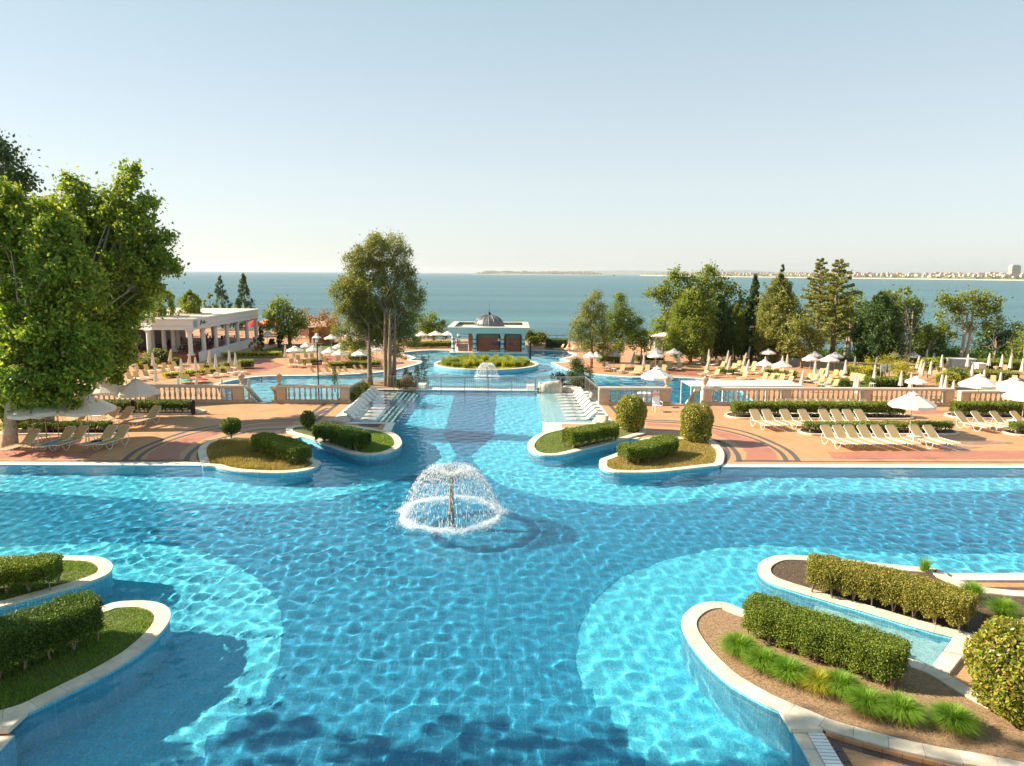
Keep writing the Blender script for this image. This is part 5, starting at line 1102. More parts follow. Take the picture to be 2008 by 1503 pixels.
rows = [
 ('row nearest the white cabanas', -48, [Z5(*q) for q in ((490,665),(645,690),(1075,725),(1375,745),(1480,755),(1545,755),(1635,765),(1760,800))]),
 ('second row behind the white cabanas', -48, [Z5(*q) for q in ((1040,650),(1200,640),(1350,650),(1490,660),(1620,680),(1770,700))]),
 ('row under the leaning closed parasols', -40, [Z5(*q) for q in ((430,510),(500,500),(650,530),(740,570),(910,600),(985,560),(1060,600),(1210,570))]),
 ('nearest row right of the cabanas', -50, [Z6(*q) for q in ((210,820),(300,830),(420,860),(530,890),(640,920))]),
 ('row with the yellow towel', -50, [Z6(*q) for q in ((410,740),(470,740),(640,760),(740,770))]),
 ('row before the yellow hedge', -50, [Z6(*q) for q in ((910,810),(1000,820),(1075,840))]),
 ('scattered loungers near the white counter', -30, [Z7(*q) for q in ((640,770),(480,750),(1230,700),(1530,740),(1690,710),(60,740),(1480,900),(1850,900))]),
 ('row at the far pool end by the dark hedge', -55, [Z4(*q) for q in ((155,300),(230,305),(320,310),(420,310))]),
 ('row along the right pool edge', -25, [Z4(*q) for q in ((1080,620),(1285,640),(1350,645),(1460,625),(1710,625))]),
 ('row behind the right pool edge', -15, [Z4(*q) for q in ((1540,570),(1665,560),(1800,580),(1950,590))]),
 ('nearest left row along the flower strip', 52, [Z2(*q) for q in ((1420,1155),(1590,1140),(1760,1120),(1930,1100))]),
 ('second left row along the flower strip', 52, [Z2(*q) for q in ((1320,1075),(1480,1060),(1650,1050),(1810,1040))]),
 ('left row beside the grass clump', 52, [Z2(*q) for q in ((410,1090),(560,1070),(710,1060),(870,1035))]),
 ('left row between the white closed parasols', 52, [Z2(*q) for q in ((400,1190),(700,1140),(830,1110),(1000,1110))]),
 ('left row nearest the balustrade', 52, [Z2(*q) for q in ((130,1240),(240,1205),(85,1140))]),
 ('front row left of the tall tree trunks', 20, [Z3(*q) for q in ((765,910),(910,920),(1050,910),(1310,890))]),
 ('rear row left of the tall tree trunks', 20, [Z3(*q) for q in ((1100,820),(1010,820),(880,850),(1530,870))]),
 ('poolside row left of the tall tree trunks', 70, [Z3(*q) for q in ((1140,1050),(1250,1040),(1380,1040),(1580,1040),(1680,1035),(1850,1015),(1960,1010))]),
]
for (nm, rz, pts) in rows:
    for i, (x, y) in enumerate(pts): flounge(x, y, R(rz+rnd.uniform(-6,6)), f'{ORD[i]} lounger from the left, {nm}', 'loungers on the lower terrace, '+nm)
# parasols
PR = {}
def far_open(px, py, label, wpx, mat=CANVAS, h=2.35, group='open parasols on the lower terrace', drop=.55):
    p = lz(px, py, h); r = wpx/2/(F_PX/(p.y*1.01)); key = mat.name
    if key not in PR:
        t = make_parasol(label, group, 1.0, h, .50, mat, ribs=False); PR[key] = t; t.location = (p.x,p.y,LWZ); t.rotation_euler.z = rnd.uniform(0,1); t.scale = (r,r,1); return t
    t = dup(PR[key], (p.x,p.y,LWZ), rnd.uniform(0,1), label, group); t.scale = (r,r,1); return t
def closed_mesh(hf=1.6, r=.2, h=2.35):
    mb = MB(); n = 16; prof = [(.03,h),(.06,h-.08),(.085,h-.3),(.11,h-.7),(.15,h-1.2),(r,h-hf)]; vs = []
    for (rr, z) in prof:
        for k in range(n): an = 2*math.pi*k/n; q = rr*(1.15 if k % 2 else .72); vs.append((q*math.cos(an), q*math.sin(an), z+(0 if k % 2 else .05)*(rr > .12)))
    fs = []
    for i in range(len(prof)-1):
        for k in range(n): fs.append((i*n+k, (i+1)*n+k, (i+1)*n+(k+1)%n, i*n+(k+1)%n))
    fs.append(tuple(range(n))); mb.add(vs, fs); return mb
PC = {}
def far_closed(px, py, label, mat=CANVAS, tilt=0.0, h=2.35, group='closed parasols on the lower terrace', base=None, hf=1.6):
    b = LWZ if base is None else base; p = g(px, py, b+h); key = mat.name
    if key not in PC:
        t = thing('closed_parasol', label, 'parasol', (0,0,0), 0, group); closed_mesh().build('canopy', mat, t); MB().tube([(0,0,0),(0,0,2.42)], .022, 5).build('pole', WOODPOLE, t); PC[key] = t
    else: t = dup(PC[key], (0,0,0), 0, label, group)
    t.location = (p.x-tilt*h, p.y, b); t.rotation_euler = (0, tilt, rnd.uniform(-.1,.1)); s = rnd.uniform(.94,1.06); t.scale = (s*1.15,s*1.15,1); return t
def many(kind, lst, area_, group, **k):
    for i, q in enumerate(lst):
        mat = {'w':CANVAS,'c':CANVASCREAM,'g':CANVASSHADE}[q[3] if len(q) > 3 else 'w']; tl = q[4] if len(q) > 4 else 0.0; w = {'w':'white','c':'cream','g':'grey shaded'}[q[3] if len(q) > 3 else 'w']
        if kind == 'o': far_open(q[0], q[1], f'open {w} parasol {area_}, {ORD[i]} from the left', q[2], mat, group=group)
        else: far_closed(q[0], q[1], f'closed {w}{" leaning" if abs(tl) > .1 else ""} parasol {area_}, {ORD[i]} from the left', mat, tl, group=group)
def srt(l): return sorted(l, key=lambda q: q[0])
C = lambda z, x, y, m='w', t=0.0: (*z(x, y), 0, m, t)
many('c', srt([C(Z2,180,845),C(Z2,222,945,'c'),C(Z2,490,850),C(Z2,530,1080),C(Z2,795,790,'c',.16),C(Z2,955,950),C(Z2,1105,830,'c',.12),C(Z2,1190,920),C(Z2,1430,810,'c',.12),C(Z2,1520,875),C(Z2,1745,805),C(Z2,1845,850)]), 'among the left loungers', 'closed parasols on the left lower terrace')
many('c', srt([C(Z2,905,1235),C(Z2,1205,1260),C(Z2,1625,1290),(487,742,0,'c')]), 'peeping over the left balustrade', 'closed parasols just behind the left balustrade')
many('c', srt([C(Z3,660,645,'c'),C(Z3,1110,520),C(Z3,1165,560,'c'),C(Z3,1225,690),C(Z3,1250,650),C(Z3,790,660,'c'),C(Z3,1570,470,'c')]), 'by the lamp post', 'closed parasols near the lamp post')
many('o', srt([(*Z3(1010,600),24),(*Z3(820,665),34),(*Z3(1120,660),28),(*Z3(1390,690),32),(*Z3(1560,720),32),(*Z3(1890,725),35),(*Z3(1560,615),30)]), 'left of the tall trunks', 'open parasols left of the tall trunks')
many('o', srt([(*Z3(1420,475),29),(*Z3(1480,405),22),(*Z3(1730,430),24),(705,648,26),(722,655,26),(741,660,30),(738,678,32),(772,650,26),(664,650,24),(690,643,22),(749,668,26)]), 'far behind the tall trunks', 'far open parasols behind the tall trunks')
many('o', srt([(854,650,30),(878,650,26),(827,651,26),(524,649.6,22)]), 'beyond the green hedge by the sea', 'open parasols by the sea edge')
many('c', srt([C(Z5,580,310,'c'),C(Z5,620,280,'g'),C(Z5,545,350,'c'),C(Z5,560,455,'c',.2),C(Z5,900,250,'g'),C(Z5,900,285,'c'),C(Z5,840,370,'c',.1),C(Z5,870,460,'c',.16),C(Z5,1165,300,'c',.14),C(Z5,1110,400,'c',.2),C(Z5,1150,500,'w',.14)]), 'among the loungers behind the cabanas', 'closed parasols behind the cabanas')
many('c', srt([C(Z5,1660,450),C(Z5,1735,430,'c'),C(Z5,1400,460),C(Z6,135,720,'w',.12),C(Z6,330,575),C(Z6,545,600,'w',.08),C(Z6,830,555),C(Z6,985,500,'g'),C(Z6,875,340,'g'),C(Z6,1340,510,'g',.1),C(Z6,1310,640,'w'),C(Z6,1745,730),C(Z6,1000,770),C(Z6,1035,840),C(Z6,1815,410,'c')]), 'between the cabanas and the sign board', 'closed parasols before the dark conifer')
many('c', srt([C(Z7,340,400,'c'),C(Z7,460,460,'g'),C(Z7,600,495),C(Z7,200,520,'w',.1),C(Z7,250,575,'w',.1),C(Z7,295,620,'c',.15),C(Z7,410,600),C(Z7,1050,485),C(Z7,1125,655),C(Z7,1330,755),C(Z7,1615,800),C(Z7,1420,470),C(Z7,1640,490),C(Z7,1790,510),C(Z7,1995,560),C(Z7,600,835),C(Z7,670,850),C(Z7,800,935),C(Z7,70,810,'c')]), 'at the right end of the lower terrace', 'closed parasols at the right end')
many('o', srt([(*Z5(1440,345),31),(*Z5(1390,510),34),(*Z5(1650,530),39),(*Z6(250,475),31),(*Z6(560,485),36)]), 'before the layered cedars', 'open parasols before the cedars')
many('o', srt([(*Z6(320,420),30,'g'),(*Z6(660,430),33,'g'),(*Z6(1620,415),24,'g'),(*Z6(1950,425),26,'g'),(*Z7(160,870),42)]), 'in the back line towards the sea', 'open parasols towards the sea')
many('o', srt([(*Z4(965,370),25,'g'),(*Z4(1590,390),34),(*Z4(1600,335),31,'g'),(*Z4(1870,345),31,'g'),(*Z4(600,395),28),(*Z4(690,395),24)]), 'under the right pines', 'open parasols under the right pines')
many('c', srt([C(Z4,1270,385,'g',.16),C(Z4,1945,380),C(Z4,1415,400)]), 'near the pool under the pines', 'closed parasols under the right pines')
# small tables on the lower terrace
for i, (x, y) in enumerate([Z5(550,690),Z5(850,715),Z5(1110,745),Z6(310,870),Z6(525,920),Z6(800,830),Z6(1265,935),Z7(560,800),Z4(955,640),Z4(1590,590),Z4(1885,600)]):
    p = lz(x, y, .44); dup(T0, (p.x,p.y,LWZ), rnd.uniform(0,1), f'white table on the lower right terrace, {ORD[i]} in order from the cabanas outward', 'white tables on the lower terrace')
for i, (x, y) in enumerate([Z2(1100,1130),Z2(820,1165),Z2(1530,1185),Z2(1850,1160),Z3(850,960),Z3(1450,1050)]):
    p = lz(x, y, .44); dup(T0, (p.x,p.y,LWZ), rnd.uniform(0,1), f'white table on the lower left terrace, {ORD[i]} listed from the grass clump to the trunks', 'white tables on the lower terrace')
for (q, m_, lab, rz) in ((Z2(1010,1295),TOWELGREEN,'green towel on a lounger above the left balustrade',.9),(Z2(1270,1280),TOWELRED,'red towel on a lounger above the left balustrade',.9),(Z6(620,800),TOWELYEL,'yellow towel on a lounger right of the cabanas',-.8)):
    towel(q[0], q[1], 1.0, 2.0, rz, m_, lab, LWZ+.42)
for i, q in enumerate((Z2(1010,1270), Z2(1270,1255), Z2(1100,1275))): flounge(q[0], q[1]-3, R(60), ['lounger under the green towel','lounger under the red towel','lounger between green and red towels'][i], 'loungers right behind the left balustrade')
p = lz(*Z4(870,620), .5); a_ = armchair(1193, 718, R(40), 'white armchair at the right pool edge under the pines', .44, LWZ)
# cabanas
for i in range(5):
    x0 = 15.0+i*1.95; t = thing('cabana', ['leftmost white cabana over the pool corner','second white cabana behind the right balustrade','middle white cabana behind the right balustrade','fourth white cabana behind the right balustrade','rightmost white cabana behind the right balustrade'][i], 'cabana', (x0+.95, 59.6+.15*i, LWZ), R(2), 'white square cabanas')
    W = .9; H = 2.85
    for sx in (-1,1):
        for sy in (-1,1): MB().box((sx*W,sy*1.5,H/2),(.09,.09,H)).build('post', PLASTIC, t)
    MB().box((0,0,H+.03),(2*W+.12,3.1,.05)).build('roof', CANVAS, t)
    for k in range(3): MB().box((0,-1.0+k*1.0,H+.075),(2*W+.1,.06,.03)).build('roof_batten', PLASTIC, t)
    MB().box((0,-1.53,H-.17),(2*W-.1,.02,.34)).build('valance', CANVAS, t); MB().box((0,.2,.45),(1.5,1.9,.25)).build('mattress', CANVASCREAM, t)
    MB().box((W-.02,1.2,H/2),(.05,.5,H-.3)).build('curtain', CANVAS, t)
# big gazebo tent
p = lz(1302, 690); t = thing('gazebo', 'large white curtained gazebo left of the big columnar conifer', 'gazebo', (p.x,p.y,LWZ)); W = 2.2
mb = MB(); mb.add([(-W,-W,2.6),(W,-W,2.6),(W,W,2.6),(-W,W,2.6),(0,-.3,3.1),(0,.3,3.1)], [(0,1,4),(1,2,5,4),(2,3,5),(3,0,4,5)]); mb.build('canopy', CANVAS, t); MB().box((0,-W,2.5),(2*W,.03,.25)).box((W,0,2.5),(.03,2*W,.25)).box((-W,0,2.5),(.03,2*W,.25)).build('valance', CANVAS, t)
for sx in (-1,1):
    for sy in (-1,1):
        MB().box((sx*W*.97,sy*W*.97,1.3),(.1,.1,2.6)).build('post', PLASTIC, t); MB().lathe([(.16,0),(.2,.6),(.1,1.2),(.3,2.4)], 9, (sx*W*.85,sy*W*.85,0)).build('curtain', CANVASCREAM, t, smooth=True)
# wooden counter, white box counter
for (x, y, w, h, m_, lab, nm) in ((1884,716,3.2,1.1,CANVAS,'white box shaped counter below the spreading tree','counter'),(1919,728,1.0,1.25,CANVAS,'round white draped counter among closed parasols','counter')):
    p = lz(x, y+4); t = thing(nm, lab, 'counter', (p.x,p.y,LWZ)); MB().box((0,0,h/2),(w,1.2,h)).build('body', m_, t); MB().box((0,0,h+.03),(w+.2,1.4,.06)).build('counter_top', PLASTIC, t)
# sign board
p = lz(1734, 752); t = thing('sign_board', 'white sign board with a pale blue emblem and a dark tree picture', 'sign', (p.x,p.y,LWZ), R(-6)); k = p.y/F_PX
MB().box((0,0,1.75),(19*k,.05,16*k)).build('board', PLASTIC, t)
for sx in (-1,1): MB().box((sx*8*k,.04,.9),(.07,.07,1.8)).build('post', WOODPOLE, t)
em = plain('pale_teal_print', (.45,.72,.74), .6)
MB().lathe([(3.0*k,-.005),(3.0*k,.005),(2.1*k,.005),(2.1*k,-.005)], 16).build('emblem', em, t); e_ = t.children[-1]
for ch in t.children:
    if ch.name.startswith('emblem'): ch.rotation_euler.x = R(90); ch.location = (-4.2*k, -.034, 1.85)
MB().tube([(-4.9*k,-.034,1.85),(-4.2*k,-.034,2.0),(-3.5*k,-.034,1.8)], .02, 4).build('emblem_stroke', em, t)
mb = MB(); mb.add([(1.2*k,-.032,1.55),(5*k,-.032,1.55),(3.1*k,-.032,2.45),(2.0*k,-.032,1.2),(4.2*k,-.032,1.2)], [(0,1,2),(0,3,4,1)]); mb.build('tree_picture', plain('tree_print', (.18,.2,.17), .6), t)
# lamp post
p = gd(624.5, 754, 57.5); t = thing('lamp_post', 'dark slender lamp post with a white bell lamp left of the tall trunks', 'lamp post', (p.x, p.y, LWZ), 0); zt = gd(622.8, 667, 57.5).z-LWZ
MB().tube([(0,0,0),(0,0,zt)], .06, 7, .045).build('pole', DARKMETAL, t); MB().lathe([(.02,zt+.55),(.1,zt+.5),(.16,zt+.35),(.38,zt+.2),(.36,zt+.16),(.12,zt+.12),(.12,zt-.1),(.05,zt-.2)], 12).build('lamp_head', PLASTIC, t)
# life ring by the right pool edge
p = lz(*Z4(590,660)); t = thing('life_ring', 'orange and white life ring at the foot of the pine by the pool', 'life ring', (p.x,p.y-.3,LWZ+.5)); mb = MB(); 
ring = [(.32*math.cos(a), 0, .32*math.sin(a)) for a in np.linspace(0, 2*math.pi, 17)]; mb.tube(ring, .08, 6, cap=False); mb.build('ring', plain('life_ring_orange', (.7,.15,.03), .5), t)
for q in range(4):
    a = q*math.pi/2+.4; MB().tube([(.32*math.cos(a-.15),0,.32*math.sin(a-.15)),(.32*math.cos(a+.15),0,.32*math.sin(a+.15))], .086, 6).build('band', PLASTIC, t)

# lower terrace hedges, strips, beds
def lh(px, py): v = lz(px, py); return (v.x, v.y)
def lhedge(label, pts, w, h, mat, leaf=.16, dens=110, **k): return hedge(label, [lh(*q) for q in pts], w, LWZ, LWZ+h, mat, leaf, dens, False, 'hedges and strips on the lower terrace', lift=.05, rag=.06, **k)
lhedge('dark trimmed hedge left of the domed pavilion', [(798,683),(886,682)], 1.4, 1.0, L_HEDGE); lhedge('dark trimmed hedge right of the domed pavilion', [(1070,684),(1112,685)], 1.6, 1.6, L_HEDGEDK)
lhedge('yellow green strip before the left lawn', [(437,704),(470,702),(551,701)], 1.2, .8, L_YEL); lhedge('bright strip between left lounger rows', [(322,742),(362,738),(400,734),(440,729)], 1.1, .6, L_YEL); lhedge('leafy block at the end of the left lounger rows', [(470,723),(497,722)], 1.6, 1.1, L_BRIGHT)
lhedge('second bright strip between left loungers', [(400,727),(440,722),(468,719)], 1.0, .7, L_BRIGHT); lhedge('grassy strip left of the tall trunks', [(645,722),(700,720),(745,718)], 1.5, .7, L_BRIGHT); lhedge('low yellow bushes among left loungers', [(595,716),(640,712)], 1.2, .7, L_YEL); lhedge('bright patch near the restaurant steps', [(270,724),(285,720)], 2, .8, L_YEL)
lhedge('low hedge behind the cabana loungers', [(1408,733),(1445,735)], 1.2, .7, L_HEDGE); lhedge('hedge among the loungers right of the first', [(1500,735),(1560,741)], 1.2, .7, L_HEDGE); lhedge('low hedge right of the cabanas', [(1642,756),(1664,757)], 1.8, .8, L_HEDGE); lhedge('long yellow hedge before the dark conifer', [(1660,735),(1700,740),(1716,746)], 2.2, 1.3, L_YEL); lhedge('hedge strip before the gazebo', [(1245,710),(1300,709)], 1.4, .9, L_HEDGE)
lhedge('hedge left of the box counter', [(1835,716),(1872,716)], 1.3, 1.0, L_HEDGE); lhedge('ground cover hedge at the far right', [(1925,722),(2030,724)], 3.5, 1.1, L_BRIGHT); lhedge('low hedge under the sign board', [(1700,756),(1790,757)], 2.2, .9, L_HEDGE); lhedge('grey green scrub behind the far right loungers', [(1895,742),(1990,745)], 3.0, 1.0, L_OLIVE); lhedge('hedge at the left pines by the armchair', [(1172,712),(1215,712)], 1.4, 1.2, L_BRIGHT)
def lball(px, py, r, h, mat, label, leaf=.2, n=900, **k): p = lz(px, py); return ball_shrub(label, (p.x,p.y,LWZ), r, h, mat, leaf, n, 'shrubs on the lower terrace', **k)
lball(1818,742,1.2,2.5,L_YEL,'yellow green ball tree behind the right balustrade',lift=.9); lball(1855,762,1.3,1.9,L_YEL,'bright yellow shrub just over the right balustrade',lift=.1); lball(1872,752,1.3,1.9,L_BRIGHT,'rounded green shrub beside the bright yellow one',lift=.1); lball(310,712,1.7,2.0,L_BRIGHT,'spiky pale grass clump before the restaurant column',lift=.05); lball(292,722,1.2,1.4,L_BRIGHT,'round green bush by the grass clump',lift=.05)
lball(345,718,.8,1.1,L_HEDGE,'small dark bush among the left loungers',lift=.05); lball(704,710,2.1,1.5,L_BRIGHT,'reedy grass clump under the poolside parasol',lift=.05); lball(1058,676,1.6,2.4,L_BRIGHT,'leafy shrub right of the pavilion',lift=.1); lball(1047,678,1.2,1.6,L_YEL,'yellow shrub right of the pavilion',lift=.1); lball(1036,676,1.2,2.8,L_BRIGHT,'small tree against the pavilion right column',lift=.5)
lball(840,664,1.6,2,L_BRIGHT,'small round shrub beyond the hedge',lift=.2); lball(1505,690,2.0,2.4,L_OLIVE,'dull shrub at the sea edge between the trees',lift=.2); lball(700,691,1.4,1.2,L_YEL,'yellow green shrub behind the tall trunks',lift=.1)
# reeds on the lower pool island
for i in range(96):
    a = rnd.uniform(0,2*math.pi); q = rnd.uniform(.02,.86)**.5; x = ic.x+irx*.9*q*math.cos(a); y = icy+iry*.86*q*math.sin(a)+.3; n = 200
    r_ = np.random.default_rng(i); qq = r_.uniform(0,.35,n); aa = r_.uniform(0,2*math.pi,n); v, f = blades(n, np.stack([qq*np.cos(aa), qq*np.sin(aa), np.zeros(n)],1), rnd.uniform(.75,1.15), .5, .022, L_REED if i % 3 else L_YEL, r_, 2, .5)
    o = link('reed_tuft', npmesh('reed_tuft', v, f, L_REED if i % 3 else L_YEL), loc=(x, y, LWZ+.2)); o['label'] = 'tall reedy grass tuft on the oval island bed of the lower pool'; o['category'] = 'grass tuft'; o['group'] = 'reed tufts on the oval island'
grass_patch('reed_ground_grass', 'yellowing grass between the reeds of the oval island', [(ic.x+irx*.92*math.cos(a), icy+iry*.92*math.sin(a)) for a in np.linspace(0,2*math.pi,30,endpoint=False)], LWZ+.2, 5000, .25, L_YEL, None, .2, .03)

# ================================================================== TREES
G_UP = 'plane trees at the left'
blob_tree('plane_tree', 'huge leafy plane tree with pale trunk filling the left edge', g(18,880,0), 35.0, [(-70,620,70),(30,480,75),(50,560,80),(70,640,80),(150,560,60),(40,730,75),(120,700,60),(170,670,42),(85,440,52),(-30,450,60),(150,745,36),(0,400,46),(190,725,26),(60,790,34),(100,765,34),(-50,740,60),(20,820,22),(112,500,50),(130,785,22),(165,770,16),(20,790,26)], L_PLANE, BARKPALE, .23, 80, .34, .42, .82, G_UP, up=.15)
blob_tree('plane_tree', 'tall plane tree with a thick trunk reaching towards the sea', g(69,846,0), 42.0, [(130,410,36),(150,370,22),(228,400,44),(250,352,20),(258,335,12),(285,400,20),(270,450,42),(190,450,55),(295,480,32),(318,510,24),(340,524,14),(330,470,14),(255,530,52),(295,550,26),(185,530,70),(215,610,48),(262,590,30),(240,655,26),(160,620,62),(210,690,40),(170,690,44),(222,735,24),(250,700,16),(105,420,22),(135,350,12),(160,480,50)], L_PLANE, BARKPALE, .25, 80, .62, .46, .85, G_UP, up=.15)
blob_tree('tall_tree', 'dark tall tree showing in the upper left corner', g(-70,820,0), 56.0, [(-20,320,52),(20,350,24),(35,368,18),(10,300,20),(-40,400,60),(48,358,10),(-90,330,60),(-60,270,46),(-120,420,70),(-20,460,60)], L_DARK, BARK, .34, 75, .5, 1.1, 1.1, G_UP, depth=1.4)
blob_tree('plane_tree', 'third plane tree, mostly hidden behind the tall one, by the balustrade', g(120,812,0), 52.0, [(160,470,50),(230,430,40),(200,540,52),(250,500,40),(270,570,36),(225,620,40),(180,640,44),(120,560,60),(130,650,40),(265,620,20)], L_PLANE, BARKPALE, .34, 70, .5, .9, 1.0, G_UP, depth=1.6)
# olive cypress group at the pool end
blob_tree('cypress_tree', 'tall olive brown cypress with twin trunks, left of the infinity edge', g(758,757,0), 57.0, [(740,488,26),(768,484,26),(712,500,24),(795,495,14),(690,515,18),(720,530,36),(765,530,38),(796,535,20),(700,565,32),(740,575,38),(785,580,34),(810,560,15),(818,590,16),(826,572,9),(760,622,36),(800,615,26),(735,630,30),(790,655,24),(765,665,26),(805,640,16),(712,600,26),(742,470,14),(780,690,14),(810,668,12)], L_CYP, BARK, .16, 60, .20, .40, 1.15, 'olive brown cypresses by the pool end', straight=True, flat=1.15, up=.0, forks=[(0,0),(.52,.2),(.3,-.3)], asp=.45)
blob_tree('cypress_tree', 'slimmer olive brown cypress with one bare trunk, leftmost of the group', g(726,755,0), 56.5, [(655,572,12),(668,560,14),(690,560,22),(676,590,20),(700,600,28),(668,615,15),(690,640,24),(722,650,24),(700,668,20),(660,650,12),(735,640,22),(712,625,26),(672,680,9),(742,670,14),(725,600,24),(728,650,22),(722,625,20)], L_CYP, BARK, .16, 60, .21, .40, 1.1, 'olive brown cypresses by the pool end', straight=True, flat=1.1, up=.0, asp=.45)
# the right pines
blob_tree('pine_tree', 'airy pine with thin straight trunk right of the pavilion', lz(1160,722), lz(1160,722).y, [(1163,585,9),(1172,578,6),(1158,600,14),(1178,605,12),(1148,622,17),(1172,625,18),(1132,640,15),(1156,650,20),(1185,650,14),(1128,662,13),(1150,675,16),(1180,675,16),(1200,690,9),(1175,690,12)], L_OLIVE, BARKRED, .26, 80, .2, .65, 1.5, 'pines right of the lower pool', up=0, asp=.3)
blob_tree('pine_tree', 'darker pine with leaning red trunk, right of the airy one', lz(1208,712), lz(1208,712).y, [(1217,580,6),(1217,592,10),(1213,608,14),(1230,620,14),(1203,625,15),(1222,640,20),(1245,640,11),(1255,632,8),(1200,650,17),(1235,660,19),(1258,658,10),(1212,675,16),(1192,665,12),(1265,670,8)], L_HEDGE, BARKRED, .28, 80, .24, .7, 1.5, 'pines right of the lower pool', up=0, asp=.35)
blob_tree('small_tree', 'small loose tree with thin forked trunk beside the gazebo', lz(1256,713), lz(1256,713).y, [(1248,660,10),(1262,655,9),(1272,668,9),(1255,675,11),(1240,680,8),(1270,682,7)], L_BRIGHT, BARK, .28, 45, .12, .6, .8, '', forks=[(0,0),(.3,0)])
GS = 'mixed trees along the sea edge'
lt = lambda px, py: lz(px, py)
blob_tree('tree_of_heaven', 'broad yellow green tree spreading behind the columnar conifers', lt(1395,702), 104, [(1280,580,9),(1292,572,10),(1312,560,14),(1300,595,10),(1332,550,13),(1322,580,18),(1350,570,20),(1345,545,11),(1372,545,15),(1395,535,10),(1385,565,22),(1415,550,14),(1412,575,20),(1440,572,15),(1445,600,18),(1400,600,25),(1325,537,7),(1388,528,6),(1455,590,10),(1420,630,18),(1305,615,10)], L_BRIGHT, BARK, .40, 60, .35, 1.0, 1.0, GS)
blob_tree('green_shrub_tree', 'light green bushy tree behind the gazebo', lt(1300,690), 112, [(1290,640,14),(1305,630,16),(1318,645,15),(1282,655,12),(1300,660,18),(1320,620,10)], L_BRIGHT, BARK, .4, 50, .2, 1.0, 1.0, GS)
def lcon(px, py, top, wpx, mat, label, name='conifer_tree', bark=BARK, per=9000, leaf=.42, shape='oval', **k):
    b = lt(px, py); D = b.y; h = gd(px, top, D).z-LWZ; w = wpx*D/F_PX
    return conifer(name, label, (b.x,b.y,LWZ), h, w, mat, bark, k.pop('n', 14), leaf, per, 'tree', GS, k.pop('z0', .1), shape, k.pop('layered', 0), k.pop('tr', None), .1, k.pop('lean', 0))
lcon(1354,712,566,86,L_BRIGHT,'large columnar green conifer, tallest of the paired columns',per=30000,shape='oval',leaf=.38)
lcon(1404,708,580,56,L_DARK,'darker narrow columnar conifer right behind the large one',per=19000,leaf=.36)
lcon(1472,705,542,58,L_DARK,'dark conical conifer with a pointed top behind the broad tree',per=14000,shape='cone'); lcon(1440,706,600,40,L_BRIGHT,'green conifer filling the gap left of the dark cone',per=11000)
lcon(1522,716,516,16,L_DARK,'thin pointed leader above the bushy conifer',per=900,shape='cone',z0=.6); lcon(1520,714,540,82,L_OLIVE,'bushy yellow olive conifer beneath the pointed leader',per=28000,leaf=.36)
lcon(1500,706,600,50,L_DARK,'low dark conifer between the cone and the bushy conifer',per=11000)
lcon(1596,700,508,84,L_OLIVE,'layered cedar with leaning crown tip, left of two','cedar_tree',per=11000,shape='open',layered=.5,n=12,z0=.3,leaf=.34)
lcon(1632,706,510,112,L_OLIVE,'taller layered cedar with wide flat boughs, right of two','cedar_tree',per=19000,shape='open',layered=.5,n=12,z0=.22,leaf=.34,tr=.34)
blob_tree('juniper_tree', 'light green tree with a short clear trunk before the cedars', lt(1572,722), lt(1572,722).y, [(1560,640,14),(1580,632,14),(1572,655,20),(1552,665,14),(1592,660,16),(1562,678,14),(1590,680,14),(1603,670,9),(1545,680,8)], L_OLIVE, BARK, .34, 70, .2, .9, 1.1, GS)
blob_tree('green_tree', 'mid green tree filling the space behind the right cedar', lt(1665,702), 110, [(1660,600,18),(1680,590,14),(1650,630,20),(1675,625,18),(1655,655,18),(1690,640,12),(1640,665,16),(1672,670,12)], L_BRIGHT, BARK, .4, 50, .25, 1.0, .9, GS)
lcon(1716,720,576,80,L_DARK,'dense dark conical conifer in front of the sign board bushes',per=26000,shape='oval',leaf=.36)
blob_tree('tree_of_heaven', 'tree with orange seed clusters on top, right of the dark conifer', lt(1770,712), 106, [(1750,590,14),(1770,572,10),(1785,600,18),(1762,610,20),(1800,620,14),(1780,635,20),(1755,645,18),(1805,600,9),(1740,575,8),(1790,655,14)], L_BRIGHT, BARK, .4, 55, .22, .9, .9, GS, forks=[(0,0),(.8,0)])
blob_tree('seed_cluster', 'orange seed clusters crowning the tree of heaven', lt(1768,712), 105, [(1790,563,5),(1796,558,4),(1768,567,6),(1776,575,6),(1755,575,5),(1785,580,5),(1798,585,4)], L_RUST, BARK, .3, 40, .05, .6, .7, '', limbs=False) if False else None
blob_tree('green_tree', 'rounded green tree low behind the blue shaded parasols', lt(1815,708), 108, [(1815,650,16),(1835,660,18),(1800,670,16),(1850,680,14),(1825,685,18),(1865,690,12),(1790,690,12),(1845,650,12)], L_BRIGHT, BARK, .4, 65, .22, 1.0, 1.1, GS)
blob_tree('spreading_tree', 'flat topped spreading tree with a pale forked trunk near the right edge', lt(1882,712), lt(1882,712).y, [(1848,590,12),(1862,582,14),(1882,588,14),(1900,580,12),(1918,586,15),(1938,582,12),(1955,590,10),(1945,605,14),(1962,622,9),(1925,612,18),(1895,610,16),(1868,612,14),(1842,620,9),(1850,640,9),(1905,640,14),(1932,640,12),(1880,632,10),(1872,655,8)], L_BRIGHT, BARKPALE, .36, 55, .26, .85, .85, GS, forks=[(0,0),(.5,0)])
blob_tree('dark_tree', 'dark green tree against the sea at the right edge', lt(1945,712), 112, [(1930,650,16),(1952,640,14),(1968,655,14),(1945,670,18),(1925,680,16),(1965,680,16),(1985,655,9),(1990,640,6),(1910,695,9),(1980,690,12),(1940,695,14)], L_DARK, BARK, .36, 60, .2, .9, 1.0, GS)
